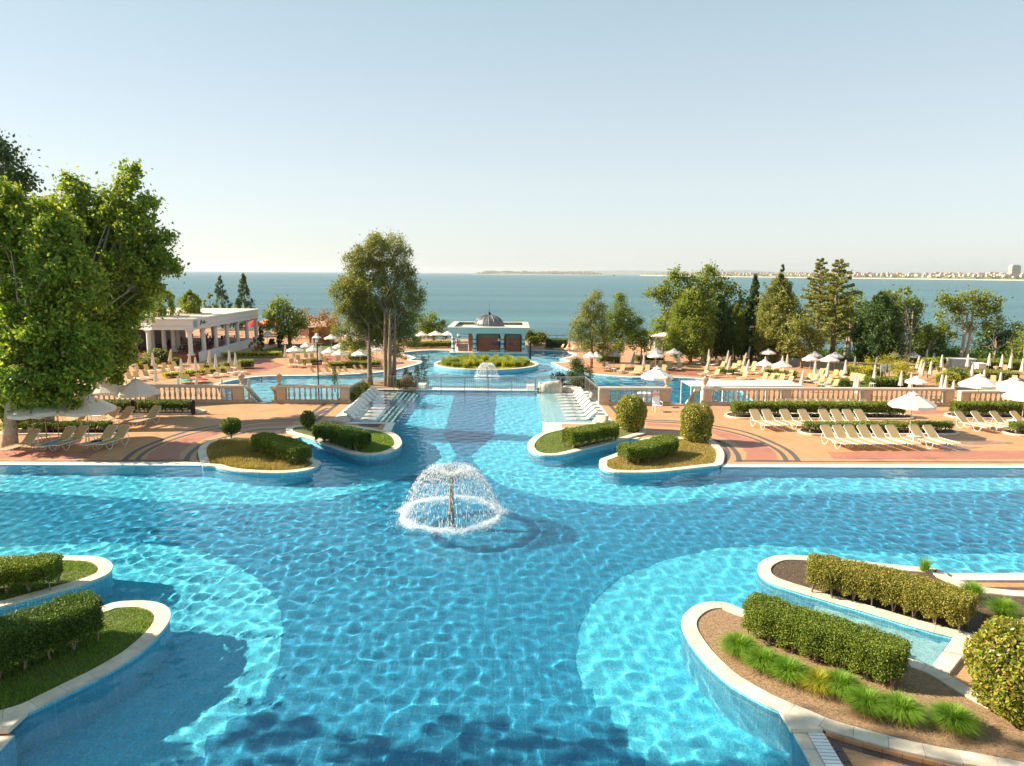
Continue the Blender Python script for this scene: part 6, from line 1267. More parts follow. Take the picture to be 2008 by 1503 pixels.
blob_tree('dark_tree', 'green tree cut off by the right edge above the closed parasols', lt(2010,715), 104, [(2000,680,14),(2015,665,16),(1990,700,9),(2020,690,16)], L_BRIGHT, BARK, .36, 60, .2, .9, 1.0, GS)
blob_tree('cedar_shrub', 'bright feathery cedar shrub before the sign board, right part', lt(1775,756), lt(1775,756).y, [(1765,715,11),(1780,712,10),(1772,730,13),(1790,725,8),(1755,730,8),(1778,742,10)], L_YEL, BARK, .22, 50, .08, .5, .9, GS, up=0, asp=.3)
blob_tree('cedar_shrub', 'bright feathery cedar shrub beside the dark conifer, left part', lt(1740,745), lt(1740,745).y, [(1735,705,9),(1745,712,10),(1730,718,8),(1703,708,8),(1705,722,8),(1750,700,6)], L_YEL, BARK, .22, 45, .08, .5, .9, GS, up=0, asp=.3)
blob_tree('green_tree', 'leafy mass between the cedars and the dark conifer', lt(1690,704), 113, [(1625,640,16),(1640,610,14),(1672,650,16),(1600,660,16),(1690,665,14),(1612,620,14)], L_BRIGHT, BARK, .36, 60, .2, .9, 1.0, GS)
blob_tree('green_tree', 'leafy mass behind the bushy olive conifer', lt(1485,702), 113, [(1490,620,16),(1545,600,18),(1560,630,16),(1478,650,16),(1552,660,14),(1455,640,14)], L_DARK, BARK, .36, 60, .2, .9, 1.0, GS)
blob_tree('green_tree', 'low leafy tree between the orange topped tree and the rounded one', lt(1745,706), 112, [(1745,640,14),(1735,665,13),(1760,675,14),(1815,690,14),(1880,690,12)], L_HEDGE, BARK, .36, 60, .2, .9, 1.0, GS)
blob_tree('green_tree', 'fuller leafy tree rising behind the layered cedars', lt(1655,704), 115, [(1650,600,16),(1668,580,14),(1640,625,18),(1675,620,16),(1660,650,18),(1700,600,12),(1705,640,16),(1630,655,14)], L_HEDGE, BARK, .36, 55, .2, .9, 1.0, GS)
blob_tree('dark_tree', 'dark bush mass between the spreading tree and the right edge', lt(1990,712), 112, [(1990,665,14),(1975,680,14),(2005,700,12),(1960,700,12),(2015,640,12)], L_HEDGE, BARK, .36, 55, .2, .9, 1.0, GS)
# left trees
blob_tree('leafy_tree', 'leaning leafy tree on the lawn right of the restaurant', lt(569,676), lt(569,676).y, [(530,615,13),(545,600,13),(562,612,16),(582,618,14),(540,635,16),(565,640,18),(590,638,12),(552,655,12),(520,640,9),(600,632,7),(578,655,10),(556,594,7)], L_BRIGHT, BARK, .36, 65, .3, .9, 1.1, 'trees on the left lower terrace')
blob_tree('brown_shrub_tree', 'sparse brown tree behind the leafy leaning tree', lt(600,662), 125, [(598,610,7),(605,620,6),(592,622,6)], L_RUST, BARK, .3, 25, .1, .7, .6, 'trees on the left lower terrace')
blob_tree('rust_tree', 'rust orange topped tree left of the tall trunks', lt(645,672), 112, [(618,628,9),(632,618,11),(648,628,12),(625,642,10),(645,645,12),(662,635,10),(655,655,9)], L_RUST, BARK, .32, 55, .14, .8, .9, 'trees on the left lower terrace')
def lcon2(px, py, top, wpx, mat, label, D=None, group='conifers by the restaurant', per=5000, shape='cone', leaf=.38, z=LWZ):
    b = lz(px, py) if D is None else Vector((gd(px, 600, D).x, D, z)); h = gd(px, top, b.y).z-z; return conifer('conifer_tree', label, (b.x,b.y,z), h, wpx*b.y/F_PX, mat, BARK, 10, leaf, per, 'tree', group, .05, shape, 0, None, .1)
lcon2(434,0,543,50,L_DARK,'dark pointed conifer behind the restaurant roof, left of two',150); lcon2(480,0,539,52,L_DARK,'dark wide conifer behind the restaurant roof, right of two',148,per=6500)
lcon2(412,0,575,30,L_BRIGHT,'light green tree left of the dark pointed conifer',146,per=2500,shape='oval'); lcon2(390,0,578,18,L_BRIGHT,'small light tree top behind the roof parapet',140,per=1200,shape='oval')
lcon2(513,690,640,11,L_DARK,'slim dark cypress at the end of the colonnade',per=1500,shape='oval'); lcon2(550,683,650,11,L_DARK,'slim dark cypress on the lawn',per=1500,shape='oval'); lcon2(535,676,665,14,L_DARK,'low dark bush near the lawn edge',per=800,shape='oval')
lcon2(500,692,662,20,L_RUST,'small sparse tree by the white wall end',per=500,shape='oval')
blob_tree('sea_edge_tree', 'rounded green tree at the sea edge right of the tall cypress', lt(850,668), 124, [(832,628,10),(848,630,13),(862,640,12),(838,645,15),(856,655,13),(872,655,8),(825,655,10)], L_HEDGE, BARK, .36, 65, .2, .9, 1.1, 'trees at the sea edge')
blob_tree('sea_edge_tree', 'small tree just right of the domed pavilion', lt(1062,676), 120, [(1050,668,6),(1060,665,6),(1070,668,6)], L_BRIGHT, BARK, .3, 40, .1, .6, .8, 'trees at the sea edge')
blob_tree('sea_edge_tree', 'low scrub along the sea fence left of the tall trunks', lt(620,668), 128, [(590,650,9),(605,655,9),(625,650,9),(640,660,9),(570,655,8)], L_HEDGE, BARK, .36, 50, .1, .9, .8, 'trees at the sea edge', limbs=False)
for i, q in enumerate(((1430,690),(1545,695),(1480,700),(1620,700),(1690,705),(1600,706),(1740,706),(1850,706))):
    blob_tree('sea_edge_scrub', ['scrub beside the dark cone','scrub below the bushy conifer','scrub left of the bench','scrub at the foot of the cedars','scrub under the green tree','scrub between the two cedars','scrub right of the dark conifer','scrub left of the spreading tree'][i], lt(q[0], q[1]+8), 112, [(q[0]-8,q[1]-8,8),(q[0]+8,q[1]-4,9),(q[0],q[1]+2,8)], L_HEDGE if i % 2 else L_DARK, BARK, .34, 45, .06, .8, .8, 'low scrub at the sea edge', 'shrub', limbs=False)
# trees outside the picture on the left, whose shade falls on the near pool
for i, (x, y, z, r_) in enumerate(((-22.0, 12.2, 17.5, 5.0), (-23.0, 3.5, 17, 5.8), (-20.5, -5.5, 16, 5.6))):
    t = thing('plane_tree', ['plane tree left of the picture by the front left planter','second plane tree left of the picture','third plane tree left of the picture, nearest the camera'][i], 'tree', (x, y, 0), 0, 'plane trees shading the near pool')
    cl = sub_clusters([((0, 0, z), r_, 85), ((2, 0, z-6), r_*.85, 60), ((-1, .8, z-10), r_*.7, 45)], 1, .9); p = cluster_pts(cl, np.full(len(cl), 1.0), 60); v, f = leaf_quads(p, .42, .3, .7); link('crown', npmesh('crown', v, f, L_PLANE), None, t)
    MB().tube([(0,0,-.2),(.2,0,z*.5),(0,0,z)], [.4,.3,.12], 8).build('trunk', BARKPALE, t, smooth=True)

# ================================================================== BUILDINGS
# domed pavilion
D0 = 107.2; xl = g(889,693,LWZ).x; xr = g(1026.2,693,LWZ).x; zf = LWZ+.06; zt = gd(958,654.2,D0).z; zr = gd(958,643,D0).z; k = D0/F_PX
t = thing('pavilion', 'pool bar pavilion with a grey ribbed dome and brown louvred walls', 'pavilion', (xl, D0, LWZ)); B = lambda z: z-LWZ
W = xr-xl; DP = 12.0; zr_ = B(zr); zt_ = B(zt); zf_ = B(zf)
MB().box((W/2, DP/2-.3, (zf_-1.5)/2+.1), (W+1.0, DP+.8, zf_+1.3)).build('base', WALLTILE, t); MB().box((W/2, DP/2-.3, zf_+.02), (W+1.3, DP+1.1, .12)).build('floor_slab', COPWHITE, t)
for j, px in enumerate((889, 930.6, 985, 1026.4)):
    for yy in (0.0, DP-1.0):
        cx_ = gd(px, 680, D0).x-xl; H = zt_-zf_-.08; c = MB().lathe([(.34,0),(.34,.12),(.27,.18),(.26,H*.8),(.30,H*.86),(.36,H*.92),(.40,H*.94),(.40,H)], 14, (cx_,yy,zf_+.08)).build('column', TEAL, t)
        for u, h_, m_ in ((.18,.16,GREYLEAD),(.42,.30,TEALDARK),(.68,.14,GREYLEAD)):
            MB().lathe([(.285,0),(.29,.02),(.29,h_),(.285,h_+.02)], 14, (cx_,yy,zf_+H*u)).build('band', m_, c)
mb = MB(); o_ = .9
vs = [(-o_*.5,-.45,zt_),(W+o_*.5,-.45,zt_),(W+o_*.5,DP-.3,zt_),(-o_*.5,DP-.3,zt_),(-o_,-.9,zr_),(W+o_,-.9,zr_),(W+o_,DP,zr_),(-o_,DP,zr_)]
mb.add(vs, [(0,1,5,4),(1,2,6,5),(2,3,7,6),(3,0,4,7),(0,3,2,1)]); mb.build('fascia', TEAL, t)
MB().box((W/2,-.45,zr_+.05),(W+2*o_+.1,.95,.1)).box((W/2,DP-.45,zr_+.05),(W+2*o_+.1,.95,.1)).box((-o_+.45,DP/2-.45,zr_+.05),(.95,DP-.95,.1)).box((W+o_-.45,DP/2-.45,zr_+.05),(.95,DP-.95,.1)).build('parapet', COPING, t)
MB().box((W/2,DP/2-.45,zr_-.42),(W+.6,DP-.9,.06)).build('roof_deck', COPING, t)
dc = Vector((gd(958.5,641,D0+4).x-xl, DP/2-.3, zr_-.1)); dr = 2.35; dm = MB(); dm.lathe([(dr*math.cos(a), dr*.74*math.sin(a)) for a in np.linspace(0, math.pi/2*.97, 9)], 24, tuple(dc)); dome = dm.build('dome', GREYLEAD, t, smooth=True)
for j in range(16):
    an = 2*math.pi*j/16; MB().tube([dc+Vector((1.01*dr*math.cos(a)*math.cos(an), 1.01*dr*math.cos(a)*math.sin(an), 1.01*dr*.74*math.sin(a))) for a in np.linspace(0, math.pi/2*.95, 7)], .045, 4, cap=False).build('rib', GREYLEAD, dome)
MB().lathe([(.35,dr*.71),(.38,dr*.75),(.3,dr*.84),(.12,dr*.92),(.02,dr*.97),(.012,dr*1.6)], 10, tuple(dc)).build('finial', DARKMETAL, t); MB().lathe([(dr+.15,-.35),(dr+.15,.03),(dr-.1,.04)], 24, tuple(dc)).build('dome_ring', COPWHITE, t)
def pxx(px): return gd(px, 680, D0+.5).x-xl
for (a, b) in ((934.5, 980.5), (989.5, 1022.5)):
    x0_, x1_ = pxx(a), pxx(b); w_ = x1_-x0_; H = zt_-zf_-.1
    pn = MB().box(((x0_+x1_)/2,.62,zf_+H/2+.1),(w_,.06,H)).build('wall_panel', BROWNWOOD, t); sl2 = MB(); nsl = int(w_/.13)
    for j in range(nsl): sl2.box((x0_+w_*(j+.5)/nsl,.57,zf_+H*.38+.1),(.06,.05,H*.74))
    o = sl2.build('louvres', BROWNWOOD, pn); o['kind'] = 'stuff'
    MB().box(((x0_+x1_)/2,.575,zf_+H*.88),(w_-.3,.03,H*.2)).build('pale_upper_screen', stone('faded_screen', (.25,.19,.13), .2, 3, .8), pn)
    for sx in (x0_+.06, x1_-.06): MB().box((sx,.5,zf_+H/2),(.14,.14,H)).build('jamb', DARKMETAL, pn)
MB().box((pxx(923),.7,zf_+(zt_-zf_)/2),(pxx(928)-pxx(919),.1,zt_-zf_-.1)).build('wall_panel', BROWNWOOD, t)
MB().box((pxx(908),.9,zf_+.62),(pxx(918)-pxx(899),.5,1.2)).build('bar_counter', stone('bar_pink', (.30,.17,.13), .1, 3, .7), t)
MB().box((W/2,DP*.6,zf_+1.2),(W*.5,.1,2.3)).build('rear_wall', BROWNWOOD, t)
blue = plain('blue_lettering', (.03,.035,.30), .5); letters = MB()
x_ = pxx(964.5)
for w_, kind in ((.26,'P'),(.24,'o'),(.24,'o'),(.1,'l'),(.16,' '),(.24,'B'),(.2,'a'),(.2,'r'),(.5,' '),(.26,'B'),(.24,'a')):
    zc = zf_+1.28
    if kind == ' ': x_ += w_; continue
    letters.box((x_+.03,.515,zc),(.07,.03,.42)); letters.box((x_+w_/2,.515,zc+.17),(w_*.8,.03,.07)); letters.box((x_+w_*.8,.515,zc-.05 if kind in 'PBa' else zc),(.06,.03,.3)); letters.box((x_+w_/2,.515,zc-(.17 if kind != 'P' else .0)),(w_*.8,.03,.07)); x_ += w_+.08
letters.build('blue_lettering', blue, t)
MB().lathe([(.02,.42),(.16,.36),(.24,.2),(.26,.08),(.14,0),(.02,0)], 8, (pxx(978.3),.5,zf_+1.7)).build('white_emblem', PLASTIC, t)
MB().box((pxx(977),.45,zf_+.25),(2.6,.3,.1)).build('low_bench', COPWHITE, t)

# restaurant with colonnade
C0 = g(377,625,2.7); RRp = g(506,603.6,2.9); zfl = LWZ+.95
Fx = [Vector((C0.x, C0.y, 0)), Vector((RRp.x, RRp.y, 0)), Vector((RRp.x-26, RRp.y+1, 0)), Vector((C0.x-34, C0.y+14, 0)), Vector((g(255,628,2.7).x-6, g(255,628,2.7).y+6, 0)), Vector((g(296,624.7,2.7).x, g(296,624.7,2.7).y, 0))]
t = thing('restaurant', 'long white restaurant with a columned open side on the left terrace', 'restaurant', (C0.x, C0.y, LWZ)); cc = Vector((C0.x, C0.y, 0)); rel = lambda P, off=0: [(p.x-cc.x, p.y-cc.y) for p in P]
zt2 = 2.75-LWZ; zb2 = 1.15-LWZ
def inset(P, d):
    c = sum(P, Vector())/len(P); return [p+(c-p).normalized()*d for p in P]
MB().prism([Vector((x,y,0)) for x,y in rel(Fx)], zb2, zt2-.25).build('fascia', PLASTER, t); MB().prism([Vector((x,y,0)) for x,y in rel(inset(Fx,-.25))], zt2-.25, zt2-.05).build('cornice', COPWHITE, t); MB().prism([Vector((x,y,0)) for x,y in rel(inset(Fx,.25))], zt2-.049, zt2-.02).build('roof_deck', COPING, t)
MB().prism([Vector((x,y,0)) for x,y in rel(inset(Fx,-.08))], zb2+.5, zb2+.56).build('cornice', RAILTOP, t)
MB().prism([Vector((x,y,0)) for x,y in rel(inset(Fx,.3))], -.2, zfl-LWZ).build('floor_slab', LRED, t)
u = (Fx[1]-Fx[0]); L = u.length; u = u.normalized(); nrm_ = Vector((-u.y,u.x,0)); H = zb2-(zfl-LWZ)
def colm(x, y, z0, H): 
    return MB().box((x,y,z0+.1),(.75,.75,.2)).lathe([(.36,.2),(.30,.28),(.27,H*.88),(.36,H*.92),(.42,H*.95)], 14, (x,y,z0)).box((x,y,z0+H-.07),(.85,.85,.14)).build('column', PLASTER, t)
pa = MB(); 
for i in range(7):
    q = Fx[0]-cc+u*(L*(i+.02)/6.05)+nrm_*.5; colm(q.x, q.y, zfl-LWZ, H)
    if i < 6: q2 = q+nrm_*5.5; colm(q2.x, q2.y, zfl-LWZ, H)
for (px, py) in ((297.5,687.7),(262,690)): q = g(px,py,zfl)-Vector((C0.x,C0.y,zfl)); colm(q.x, q.y+.5, zfl-LWZ, H)
q = g(342,702,LWZ)-Vector((C0.x,C0.y,LWZ)); MB().box((q.x,q.y,.5),(1.3,1.3,1.0)).build('pedestal', PLASTER, t); colm(q.x, q.y, 1.0, zb2-1.0); MB().box((q.x,q.y+3,zb2-.15),(.9,7,.3)).build('beam', PLASTER, t)
a_, b_2 = Fx[0]-cc+u*.8-nrm_*.35, Fx[1]-cc-nrm_*.35; cw_ = (a_+b_2)/2; ang = math.atan2(u.y,u.x)
MB().box((cw_.x,cw_.y,.62),((b_2-a_).length,.3,1.3),ang).build('parapet_wall', PLASTER, t)
for i in range(6): q = a_.lerp(b_2, (i+.5)/6)-nrm_*.17; MB().box((q.x,q.y,.65),(.5,.12,1.36),ang).build('pilaster', PLASTER, t)
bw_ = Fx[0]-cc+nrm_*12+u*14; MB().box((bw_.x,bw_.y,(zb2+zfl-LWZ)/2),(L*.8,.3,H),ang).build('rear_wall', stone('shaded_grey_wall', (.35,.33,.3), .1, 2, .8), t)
for i in range(16):      # dining furniture in the shade
    q = Fx[0]-cc+u*rnd.uniform(1,L-2)+nrm_*rnd.uniform(1.5,9); tb = MB().box((q.x,q.y,zfl-LWZ+.74),(1.1,.9,.04)).build('dining_table', stone('table_cream', (.55,.47,.34), .05), t) if i == 0 else link('dining_table', [c for c in t.children if c.name.startswith('dining_table')][0].data, None, t, (q.x-dq.x, q.y-dq.y, 0))
    if i == 0: dq = q.copy()
ch_ = MB()
for i in range(60): q = Fx[0]-cc+u*rnd.uniform(1,L-2)+nrm_*rnd.uniform(1.2,10); ch_.box((q.x,q.y,zfl-LWZ+.45),(.45,.45,.05)).box((q.x+.2,q.y,zfl-LWZ+.7),(.04,.45,.5)).box((q.x,q.y,zfl-LWZ+.22),(.05,.05,.44))
o = ch_.build('dining_chairs', DARKMETAL, t); o['kind'] = 'stuff'
# sign on the fascia: blue square and dark script
sg = Fx[0]-cc+u*.9-nrm_*.02; MB().box((sg.x+.03,sg.y-.1,zt2-.85),(1.1,.06,.9),ang).build('blue_sign_square', plain('faded_blue_sign', (.22,.36,.46), .5), t)
sc_ = MB(); base_ = sg+u*1.3; pts = [base_+u*x-nrm_*.06+Vector((0,0,zt2-.8+z)) for x, z in ((0,-.3),(.35,.35),(.45,.4),(.5,-.1),(.8,-.05),(.9,.15),(1.0,-.1),(1.2,-.05),(1.35,.3),(1.4,-.1),(1.75,0),(2.2,.02))]; sc_.tube(pts, .05, 4).build('script_lettering', DARKMETAL, t)
for (px, w, h, lab) in ((317,5.0,3.6,'cypress block on the restaurant roof, left and larger'),(375,3.6,3.0,'cypress block on the restaurant roof, right and smaller')):
    b = g(px, 621 if px == 317 else 616, 2.75); b = Vector((b.x, b.y, 2.7)); hh = conifer('roof_cypress', lab, tuple(b), h*1.15, w*.8, L_BRIGHT, BARK, 10, .32, 5500, 'shrub', 'cypress blocks on the restaurant roof', .02, 'oval')
    MB().box((0,0,.06),(w*1.2,4,.12)).build('roof_planter_kerb', COPING, hh)
    for c in list(hh.children):
        if c.name.startswith('roof_planter_kerb'): c.name = 'planter_kerb'
# white block with windows behind the plane tree
p = gd(262, 640, 120); t = thing('white_building', 'white building with windows behind the plane tree crown', 'building', (p.x-7, 120, 0)); MB().box((0,0,1.0),(18,9,9)).build('wall', PLASTER, t); MB().box((0,0,5.6),(18.6,9.6,.3)).build('roof', COPWHITE, t)
for i in range(5): f_ = MB().box((-7+3.6*i,-4.53,3.2),(1.8,.08,2.2)).build('window_frame', PLASTIC, t); MB().box((-7+3.6*i,-4.58,3.2),(1.5,.04,1.9)).build('pane', plain('dark_pane', (.15,.2,.22), .1), f_)
# small hut near the sea, fence along the edge, play area canopies
p = lz(632, 672); t = thing('hut', 'small brown hut with a tiled lean-to roof by the sea', 'hut', (p.x,p.y,LWZ)); MB().box((0,0,1.4),(3.6,3,2.8)).build('wall', BROWNWOOD, t); mb = MB(); mb.add([(-3.2,-2.2,2.7),(2.6,-2.2,2.9),(2.6,2,4.0),(-3.2,2,3.8),(-3.2,-2.2,2.6),(2.6,-2.2,2.8),(2.6,2,3.9),(-3.2,2,3.7)], [(0,1,2,3),(4,7,6,5),(0,4,5,1),(1,5,6,2),(2,6,7,3),(3,7,4,0)]); mb.build('roof', stone('clay_tiles', (.42,.26,.17), .2, 2), t)
for (px, py, w, m_, lab) in ((500,660,2.2,TOWELRED,'red play canopy behind the colonnade end'),(532,655,3.0,plain('orange_play_canopy',(.75,.18,.02),.6),'orange play canopy left of the leafy leaning tree')):
    p = lz(px, py); t = thing('play_canopy', lab, 'canopy', (p.x,p.y,LWZ)); mb = MB(); mb.lathe([(w,1.9),(w*.6,2.5),(.1,3.2)], 8); mb.build('canopy', m_, t)
    for a in range(4): MB().tube([(w*.7*math.cos(a*1.57),w*.7*math.sin(a*1.57),0),(w*.7*math.cos(a*1.57),w*.7*math.sin(a*1.57),2.1)], .07, 5).build('post', PLASTIC, t)
p = lz(597, 668); t = thing('notice_panel', 'pale notice panel with a blue and red figure near the hut', 'sign', (p.x,p.y,LWZ)); MB().box((0,0,1.6),(1.4,.1,1.6)).build('panel', stone('pink_panel',(.6,.45,.42),.1), t); MB().box((1.15,0,1.0),(.45,.3,1.2)).build('red_lower_part', TOWELRED, t); MB().box((1.15,0,2.0),(.5,.3,.8)).build('blue_upper_part', TOWELBLUE, t); MB().box((-.6,0,.4),(.08,.08,.9)).build('post', PLASTIC, t); MB().box((.6,0,.4),(.08,.08,.9)).build('post', PLASTIC, t)
fp = [(-56,146),(-30,131),(-12,128),(4,126.8),(18,125.5),(30,121)]; t = thing('sea_fence', 'thin dark fence along the sea edge of the terrace', 'fence', (fp[0][0],fp[0][1],LWZ)); mb = MB(); q0 = Vector((*fp[0],0)); mb.tube([Vector((*q,0))-q0+Vector((0,0,1.1)) for q in fp], .04, 4); mb.tube([Vector((*q,0))-q0+Vector((0,0,.6)) for q in fp], .025, 4); mb.build('rail', DARKMETAL, t); ps = resample([Vector((*q,0)) for q in fp], 2.5, False); pm = MB().box((0,0,.55),(.06,.06,1.1)).mesh('post', DARKMETAL)
for q in ps: link('post', pm, None, t, q-q0)
p = lz(1488, 700); t = thing('bench', 'dark bench at the sea edge between the tree trunks', 'bench', (p.x,p.y,LWZ)); MB().box((0,0,.45),(2.2,.45,.06)).build('seat', DARKMETAL, t); MB().box((0,.22,.8),(2.2,.05,.35)).build('backrest', DARKMETAL, t); MB().box((-.9,0,.22),(.08,.4,.44)).build('leg', DARKMETAL, t); MB().box((.9,0,.22),(.08,.4,.44)).build('leg', DARKMETAL, t)
p = lz(1039,700); t = thing('pool_post', 'dark round post standing in the lower pool right of the pavilion', 'post', (p.x,p.y,LWZ)); MB().lathe([(.22,-1.4),(.22,2.1),(.14,2.3),(.02,2.35)], 10).build('body', plain('navy_post',(.01,.03,.07),.4), t)

# ================================================================== FAR COAST
mc, nn_, bb_ = nodes('coast_ground'); cg = tex_noise(nn_, .004, 5, .6); rc = ramp(nn_, cg.outputs['Fac'], [(.35,(.10,.14,.07)),(.55,(.16,.18,.10)),(.7,(.30,.27,.2))]); nn_.links.new(rc.outputs[0], bb_.inputs['Base Color']); bb_.inputs['Roughness'].default_value = .95
BEACH = stone('beach_sand', (.62,.50,.36), .1, .01, .95, 0)
FARW = stone('far_wall', (.60,.50,.42), .2, .01, .9, 0); FARR = stone('far_roof', (.42,.20,.13), .2, .01, .9, 0)
def coast(name, pts, hpx, beach=1.0):
    """pts: (px, distance, ridge height m); a strip of land following the shoreline"""
    V = []; rows = 5; n = len(pts)
    for (px, D, h) in pts:
        d = ray(px, 535); x = d.x/d.y
        for k, (dd, zz) in enumerate(((0, 0.2), (60*beach, 6*beach+1), (160, 10+h*.35), (700, 12+h), (2600, 3+h*.6))):
            r_ = D+dd; V.append((x*r_, r_, SEAZ+zz*(1+.0*k)))
    F = []
    for i in range(n-1):
        for k in range(rows-1): F.append((i*rows+k, (i+1)*rows+k, (i+1)*rows+k+1, i*rows+k+1))
    me = bpy.data.meshes.new(name); me.from_pydata(V, [], F); me.materials.append(mc); me.materials.append(BEACH)
    for j, p_ in enumerate(me.polygons): p_.material_index = 1 if j % (rows-1) == 0 else 0
    o = link(name, me); tag(o, kind='structure'); return o
cp = []
for px in range(1255, 2500, 15):
    D = float(np.interp(px, [1255,1300,1450,1560,1700,1850,2008,2500], [11500,9500,7600,6800,6000,5200,4600,4000])); h = 12+10*math.sin(px*.021)+6*math.sin(px*.07)+float(np.interp(px, [1255,1300,1400,1500,1650,2008], [0,10,26,22,14,8])); cp.append((px, D, h))
coast('far_coast', cp, 0, 1.0)
ip = []
for px in range(928, 1190, 6):
    e = min(1, (px-926)/40, (1192-px)/70); D = 11500; ip.append((px, D, max(1, 34*e+10*math.sin(px*.09)*e)))
coast('far_peninsula', ip, 0, .5)
hp = [(px, 26000, 105+85*math.exp(-((px-1455)/50)**2)+35*math.exp(-((px-1230)/80)**2)) for px in range(1080, 2100, 20)]; coast('far_hills', hp, 0, .3)
def town(name, label, px0, px1, Dfun, n, seed, hmax):
    r = random.Random(seed); a = MB(); b = MB()
    for i in range(n):
        px = r.uniform(px0, px1); D = Dfun(px)+r.uniform(120, 650); d = ray(px, 535); x = d.x/d.y*D; w = r.uniform(14, 50); h = r.uniform(9, hmax); z0 = SEAZ+10+ (D-Dfun(px))/700*26
        a.box((x, D, z0+h/2), (w, 20, h)); 
        if r.random() < .6: b.box((x, D, z0+h+2), (w*1.05, 21, 4), taper=.55)
    o = a.build(name, FARW); tag(o, label, 'town', kind='stuff'); o = b.build('far_town_roofs', FARR); tag(o, 'red roofs of the '+label, 'town', kind='stuff')
fD = lambda px: float(np.interp(px, [1255,1300,1450,1560,1700,1850,2008,2500], [11500,9500,7600,6800,6000,5200,4600,4000]))
town('far_town', 'pale hotels and houses along the far coast', 1315, 2200, fD, 420, 5, 26); town('far_town', 'old town houses on the far peninsula', 945, 1165, lambda px: 11500, 300, 6, 34)
def far_trees(px0, px1, Df, n, seed):
    r = np.random.default_rng(seed); px = r.uniform(px0, px1, n); P = []
    for q in px: D = Df(q)+r.uniform(60, 900); d = ray(q, 535); P.append((d.x/d.y*D, D, SEAZ+9+(D-Df(q))/700*20+r.uniform(0, 10)))
    v, f = leaf_quads(np.array(P), 30, .3, .8, r); return v, f
v, f = far_trees(1268, 2200, fD, 1600, 3); v2, f2 = far_trees(935, 1180, lambda px: 11500, 400, 4)
o = link('far_woods', npmesh('far_woods', np.concatenate([v, v2]), np.concatenate([f, f2+len(v)]), L_HEDGE)); tag(o, 'dark tree belt along the far coast', 'woods', kind='stuff')
D = fD(1988)+350; d = ray(1988, 540); x = d.x/d.y*D; kk = D/F_PX
t = thing('hotel_tower', 'tall grey hotel tower on the far coast at the right edge', 'hotel tower', (x, D, SEAZ+8)); zt = 9+ (540-520)*kk
H = gd(1988, 522, D).z-(SEAZ+8); MB().box((0,0,H/2),(17*kk,40,H)).build('tower_wall', stone('tower_grey',(.34,.33,.31),.1,.02,.8,0), t); MB().box((0,0,H+4),(13*kk,30,8)).build('roof_block', FARW, t)
for i in range(14): MB().box((0,-20.5,H*(i+.7)/15),(16.4*kk,1,H/32)).build('floor_band', FARW, t)
MB().box((8*kk,-10,H*.16),(26*kk,50,H*.32)).build('podium', FARW, t)
p = gd(1203.5, 538, 9000); t = thing('ship', 'small dark ship on the horizon right of the peninsula', 'ship', (p.x, 9000, SEAZ)); MB().box((0,0,4),(26,10,8)).build('hull', DARKMETAL, t); MB().box((3,0,12),(10,8,9)).build('bridge', DARKMETAL, t)

